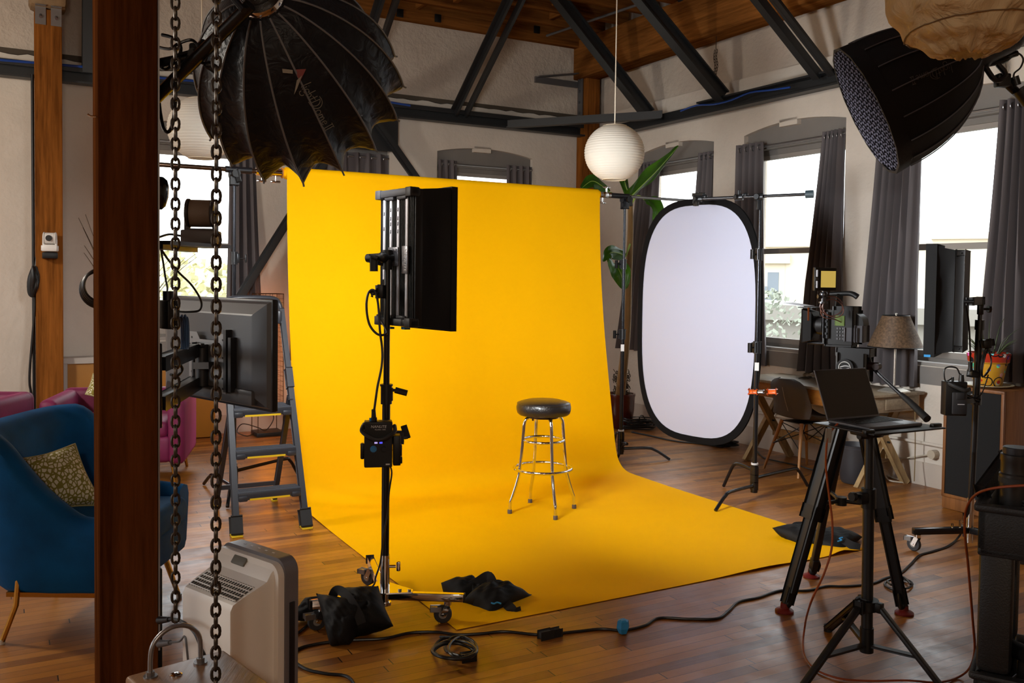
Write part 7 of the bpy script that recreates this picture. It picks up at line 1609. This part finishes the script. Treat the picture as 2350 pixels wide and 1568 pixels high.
# ================================================================== main cables on the floor
fl_ = lambda x, y, z=0.006: F(x, y, z)
cable('black power cable snaking from the bottom edge, past the sandbag and along the yellow paper', [fl_(825, 1600), fl_(800, 1555), fl_(745, 1546), fl_(700, 1535), fl_(672, 1512), fl_(684, 1490), fl_(735, 1477), fl_(800, 1470), fl_(880, 1466), fl_(940, 1453), fl_(1000, 1451), fl_(1050, 1457), fl_(1100, 1455), fl_(1160, 1450), fl_(1240, 1457), fl_(1320, 1450), fl_(1380, 1444), fl_(1430, 1447), fl_(1480, 1436), fl_(1512, 1419), fl_(1580, 1421), fl_(1645, 1420), fl_(1672, 1402), fl_(1695, 1382), fl_(1740, 1372), fl_(1790, 1356), fl_(1850, 1356), fl_(1895, 1346), fl_(1940, 1346), fl_(2000, 1340), fl_(2030, 1328), fl_(2066, 1316), fl_(2090, 1295), fl_(2110, 1275), fl_(2140, 1266), fl_(2175, 1254), fl_(2203, 1228, 0.03), s2(0.25)-V((0.03, 0.03, 0)), s2(0.6)-V((0.02, 0.025, 0))], 0.0065, n=8)
b = MB()
for k, (rx_, ry_, ox_, oy_) in enumerate(((50, 26, 0, 2), (36, 22, 12, -3), (46, 17, -4, 8), (30, 24, 14, 2), (52, 21, -2, 6))): b.tube([fl_(1045+ox_+rx_*math.cos(t*0.785+0.5*k), 1487+oy_+ry_*math.sin(t*0.785+0.5*k)+2*math.sin(2*t+k), 0.008+0.010*k+0.012*(1+math.sin(t+2*k))) for t in range(8)], 0.0065, 8, closed=True, sm=4)
b.tube([fl_(1010, 1462, 0.01), fl_(1060, 1465, 0.03), fl_(1090, 1490, 0.03), fl_(1075, 1506, 0.02)], 0.0065, 8, sm=5)
b.bar(fl_(1062, 1510, 0.018), fl_(1088, 1506, 0.018), 0.03, 0.022, None, 0.008)
b.done('cable_coil', mat('cable_rubber', '0f0f10', 0.35), label='neat coil of black cable on the bare floor in front of the yellow paper', cat='cable', loc=fl_(1045, 1487))
b = MB(); b.tube([fl_(2062+32*math.cos(t*0.785), 1341+12*math.sin(t*0.785), 0.008+0.006*math.sin(t)) for t in range(8)], 0.006, 8, closed=True, sm=4); b.tube([fl_(2036+3*t, 1334+9*math.sin(t*0.4), 0.018) for t in range(0, 20, 3)], 0.006, 8, sm=3)
b.done('cable_coil', mat('cable_rubber', '0f0f10', 0.35), label='loop of black cable on the floor behind the right tripod leg', cat='cable', loc=fl_(2062, 1341))
p_, q_ = fl_(1240, 1460, 0.018), fl_(1285, 1450, 0.018)
root = thing('power_connector', 'black plug and socket joined on the floor in front of the yellow paper', 'connector', (p_+q_)/2)
b = MB(); b.bar(p_, p_.lerp(q_, 0.55), 0.034, 0.032, Z, 0.006); b.done('socket', RUB(), parent=root); b = MB(); b.bar(p_.lerp(q_, 0.56), q_, 0.03, 0.028, Z, 0.006)
for k in range(4): c = p_.lerp(q_, 0.65+0.1*k); b.bar(c, c+(q_-p_)*0.03, 0.034, 0.032, Z)
b.done('plug', RUB(), parent=root)
c = fl_(1430, 1440, 0.03); b = MB(); e = eB
b.loft([[c+e*x*k+eR*y*k+Z*h for x, y in ((-0.9, -0.7), (0.2, -1), (1, -0.2), (0.8, 0.8), (-0.3, 1), (-1.0, 0.3))] for k, h in ((0.020, -0.025), (0.030, 0.0), (0.026, 0.03), (0.014, 0.036))]); b.done('tape_flag', BLU(), label='crumpled blue tape tag on the black floor cable', cat='tape', loc=c, ang=10)
cable('thin black lead from behind the purifier to the left sandbag', [fl_(640, 1475), fl_(670, 1462), fl_(690, 1448), fl_(712, 1430), fl_(730, 1418)], 0.006)
# ================================================================== black utility cart at the right edge
ct = P(2246, 1150, 2.95); CTZ = 0.885
cx0 = V((ct.x, ct.y, 0)); kX = V((0.85, -0.53, 0)).normalized(); kY = Z.cross(kX); KM = axes(kX, kY); kl = lambda x, y, z: cx0 + kX*x + kY*y + Z*z
root = thing('utility_cart', 'black plastic utility cart at the right edge with camera gear on it', 'cart', kl(0.3, 0.0, 0))
CP = mat('cart_plastic', '121213', 0.5, bump=0.3, bscale=180)
W_, D_ = 0.70, 0.46
def tray(z, h, name):
    b = MB(); t = 0.03
    b.box(kl(W_/2, D_/2, z-h+0.015), (W_, D_, 0.03), KM, 0.008)
    for x in (t/2, W_-t/2): b.box(kl(x, D_/2, z-h/2), (t, D_, h), KM, 0.010)
    for y in (t/2, D_-t/2): b.box(kl(W_/2, y, z-h/2), (W_, t, h), KM, 0.010)
    b.box(kl(W_/2, -0.004, z-0.012), (W_+0.02, 0.02, 0.024), KM, 0.008); b.box(kl(-0.004, D_/2, z-0.012), (0.02, D_+0.02, 0.024), KM, 0.008)
    return b.done(name, CP, parent=root)
tray(CTZ, 0.17, 'top_tray'); tray(0.33, 0.17, 'lower_tray')
for x in (0.055, W_-0.055):
    for y in (0.055, D_-0.055):
        b = MB(); b.box(kl(x, y, 0.54), (0.10, 0.10, 0.42), KM, 0.02); b.box(kl(x, y, 0.15), (0.09, 0.09, 0.10), KM, 0.02); b.done('leg', CP, parent=root)
        caster(root, kl(x, y, 0.11), 0.7, 1.1, False)
b = MB(); b.bar(P(2254, 1128, 3.06), P(2312, 1050, 3.16), 0.035, 0.03, None, 0.01); b.done('handle', CP, parent=root)
q = P(2332, 1112, 2.99); q = V((q.x, q.y, CTZ+0.0)); zt_ = P(2332, 1026, q.y).z; q = V((q.x, q.y, zt_-0.15))
root = thing('camera_lens', 'black camera lens standing upright on the utility cart', 'lens', q)
b = MB(); b.lathe([(0.048, -0.16), (0.05, 0.0), (0.052, 0.02), (0.052, 0.06), (0.048, 0.065), (0.048, 0.10), (0.050, 0.105), (0.050, 0.125), (0.044, 0.128)], q, Z, 36); b.done('barrel', mat('lens_black', '1d1c1c', 0.35), parent=root)
b = MB(); b.lathe([(0.042, 0.128), (0.0425, 0.13), (0.0425, 0.148), (0.040, 0.150)], q, Z, 36); b.done('cap', mat('blue_black_cap', '20242b', 0.35), parent=root)
b = MB(); b.lathe([(0.0505, 0.03), (0.053, 0.032), (0.053, 0.05), (0.0505, 0.052)], q, Z, 36, False, False); b.done('focus_ring', RUB(), parent=root)
b = MB(); c = kl(0.16, 0.10, CTZ-0.02)
for k in range(4): b.tube([c+kX*(0.05*math.cos(t*1.05+k))+kY*(0.05*math.sin(t*1.05+k))+Z*(0.01*k) for t in range(6)], 0.006, 6, closed=True, sm=3)
b.done('cable_coil', mat('cable_rubber', '0f0f10', 0.4), label='black cable coiled in the top tray of the utility cart', cat='cable', loc=c)
c = kl(0.14, 0.06, 0.22)
root = thing('microphone', 'silver and black cylinder with a yellow band lying in the lower cart tray', 'microphone', c)
b = MB(); b.cyl(kl(0.06, 0.05, 0.235), kl(0.17, 0.14, 0.33), 0.017, 0.021, n=18); b.done('barrel', mat('mount_steel', '55565a', 0.3, 0.8), parent=root)
b = MB(); b.cyl(kl(0.055, 0.046, 0.231), kl(0.066, 0.055, 0.241), 0.0215, n=18); b.done('yellow_band', mat('ladder_yellow', 'd9b51c', 0.5), parent=root)
b = MB(); c = kl(0.16, 0.12, 0.40); b.box(c, (0.10, 0.08, 0.06), KM, 0.012); b.cyl(c-kX*0.05-kY*0.03, c-kX*0.01-kY*0.07, 0.028, n=20); b.box(c-Z*0.10, (0.08, 0.08, 0.14), KM, 0.01); b.done('gear_box', BLKP(), label='black camera gear standing in the lower cart tray', cat='gear', loc=c)
# ================================================================== outside the windows, haze put into the pale colours
GZ = -5.0
b = MB(); b.box(V((0, 60, GZ-0.1)), (400, 400, 0.2)); b.done('street', mat('pale_ground', '8d877c', 0.9, var=0.15, scale=0.2), kind='structure')
def building(label, c, w_, d_, h_, yaw, m, rows, cols, roof=None):
    root = thing('building', label, 'building', V((c[0], c[1], GZ)), kind='structure'); X = V((math.cos(yaw), math.sin(yaw), 0)); Y_ = Z.cross(X); M_ = axes(X, Y_)
    L = lambda x, y, z: V((c[0], c[1], GZ)) + X*x + Y_*y + Z*z
    b = MB(); b.box(L(0, 0, h_/2), (w_, d_, h_), M_); b.box(L(0, 0, h_+0.2), (w_+0.5, d_+0.5, 0.4), M_); b.done('walls', m, parent=root)
    for i in range(cols):
        for j in range(rows):
            b = MB(); x = -w_/2 + w_*(i+0.5)/cols; z = h_*(j+0.6)/(rows+0.2); b.box(L(x, -d_/2-0.02, z), (w_/cols*0.45, 0.1, h_/rows*0.5), M_); b.done('window', mat('far_glass', '77808a', 0.3), parent=root)
    return root
pale = mat('pale_render', 'd2c7b2', 0.9); grey_ = mat('grey_render', '8f8b84', 0.9); crm = mat('cream_render', 'd6cbb6', 0.9)
q = P(1860, 700, 26); building('pale grey building outside the window behind the camera', (q.x+1.5, q.y), 7, 6, 5.6, -0.5, grey_, 1, 2)
q = P(1790, 620, 48); building('cream building far outside the window behind the camera', (q.x, q.y), 14, 8, 8.3, -0.45, crm, 2, 5)
q = P(2200, 540, 60); building('pale blocks far outside the right window', (q.x, q.y), 12, 8, 9.4, -0.5, pale, 2, 5)
q = P(1560, 620, 50); building('pale building far outside the window behind the plant', (q.x, q.y), 12, 8, 7.5, -0.4, pale, 2, 4)
def tree(label, c, h_, r, m, seed, n=900):
    root = thing('tree', label, 'tree', V((c[0], c[1], GZ)), kind='structure'); rn = random.Random(seed); o = V((c[0], c[1], GZ))
    b = MB(); b.cyl(o, o+Z*h_*0.6, 0.18, 0.08, 8); b.done('trunk', mat('bark', '5a4a3a', 0.9), parent=root)
    b = MB()
    for k in range(n):
        a = rn.random()*6.283; t = rn.random()**0.5; z = rn.uniform(-1, 1); rr = r*t*math.sqrt(1-z*z)*(1+0.25*math.sin(3*a+seed)); p = o+V((rr*math.cos(a), rr*math.sin(a), h_*0.62+h_*0.40*z))
        s = rn.uniform(0.10, 0.24)*r*0.35; x = V((rn.uniform(-1, 1), rn.uniform(-1, 1), rn.uniform(-1, 1))).normalized(); y = x.orthogonal().normalized()
        b.face([b.bm.verts.new(p+x*s), b.bm.verts.new(p+y*s), b.bm.verts.new(p-x*s), b.bm.verts.new(p-y*s)])
    b.done('foliage', m, parent=root, flat=True)
lg1 = mat('hazy_leaf', '8d9284', 0.8); lg2 = mat('yellow_leaf', 'd6d3ae', 0.8)  # leaf colours paled to stand in for haze
q = P(1772, 700, 20); tree('bare-looking pale tree outside the window behind the camera', (q.x, q.y), 6.3, 1.1, lg1, 3)
q = P(1745, 700, 22); tree('second pale tree outside the window behind the oval reflector', (q.x-1.0, q.y), 5.6, 1.2, lg1, 5)
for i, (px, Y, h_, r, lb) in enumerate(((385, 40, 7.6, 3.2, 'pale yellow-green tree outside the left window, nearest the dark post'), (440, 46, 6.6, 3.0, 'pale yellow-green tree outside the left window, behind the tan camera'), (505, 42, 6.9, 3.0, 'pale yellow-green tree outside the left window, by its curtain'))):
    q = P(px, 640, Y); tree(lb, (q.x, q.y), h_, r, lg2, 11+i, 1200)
b = MB(); n = 40
pts = []
for i in range(n+1):
    a = math.radians(40+90*i/n); R = 150; hgt = 7+5*math.sin(i*0.37)+3*math.sin(i*0.9+1)
    pts.append((V((R*math.cos(a), R*math.sin(a), GZ)), V((R*1.15*math.cos(a), R*1.15*math.sin(a), GZ+hgt*1.6))))
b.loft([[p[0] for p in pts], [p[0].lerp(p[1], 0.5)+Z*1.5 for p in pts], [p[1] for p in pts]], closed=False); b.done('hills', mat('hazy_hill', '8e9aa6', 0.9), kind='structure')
# ================================================================== small fittings under the roof
pt_ = lambda px, py, Y: P(px, py, Y)
q = RW(1643, 118, 0.2)
b = MB(); rn = random.Random(1)
for i in range(14):
    for k in range(2):
        c = q - Z*(0.03*i) + eR*(0.03*(k-0.5)+0.01*math.sin(i)); h = eR if (i+k) % 2 else eB
        b.tube([c + h*0.008*math.cos(t*1.05) + Z*0.02*math.sin(t*1.05) for t in range(6)], 0.003, 5, closed=True, sm=2)
b.cyl(q+Z*0.02, V((q.x, q.y, 4.1)), 0.003, n=6); b.cyl(q-Z*0.42, V((q.x, q.y, 3.5)), 0.004, n=6)
b.done('hanging_chain', mat('rusty_chain', '5b534a', 0.35, 0.85), label='bunch of thin chain hanging from the timber beam to the right truss', cat='chain', loc=q)
for (px, py, lb) in ((918, 30, 'black socket box on the ceiling joist, leftmost one beside the umbrella softbox'), (1005, 42, 'black socket box on the ceiling joist left of the middle knee braces'), (1232, 68, 'black socket box on the ceiling joist above the corner bracket')):
    q = PL(px, py, CORNER - eR*0.155 , eR); b = MB(); b.box(q, (0.075, 0.02, 0.085), ROOM, 0.004); r = b.done('socket_box', BLKP(), label=lb, cat='socket', loc=q)
b = MB(); p, q = PL(1255, 82, V((0, 0, 4.44)), Z), PL(1480, 5, V((0, 0, 4.44)), Z); b.cyl(p, q, 0.014, n=10); b.done('ceiling_conduit', mat('grey_steel', '6a6a6c', 0.5, 0.6), label='grey conduit pipe running under the joists beside the lantern cord', cat='conduit', loc=p)
q = PL(1583, 12, V((0, 0, 4.45)), Z); b = MB(); b.box(q+Z*0.06, (0.26, 0.12, 0.10), ROOM, 0.03); b.cyl(q-eB*0.05, q-eB*0.05-Z*0.06, 0.02); b.done('ceiling_fitting', BLK(), label='black motor-like fitting hanging under the joists near the timber beam', cat='fitting', loc=q)
b = MB(); b.tube([WL('R', 2.0+0.25*i, 0.24, 3.36+0.02*math.sin(i*1.9)) for i in range(7)], 0.009, 6, sm=3); b.done('blue_network_cable', mat('blue_cable', '173f8c', 0.4), label='short blue cable tied along the right truss beam near the corner', cat='cable', loc=WL('R', 2, 0.22, 3.4))
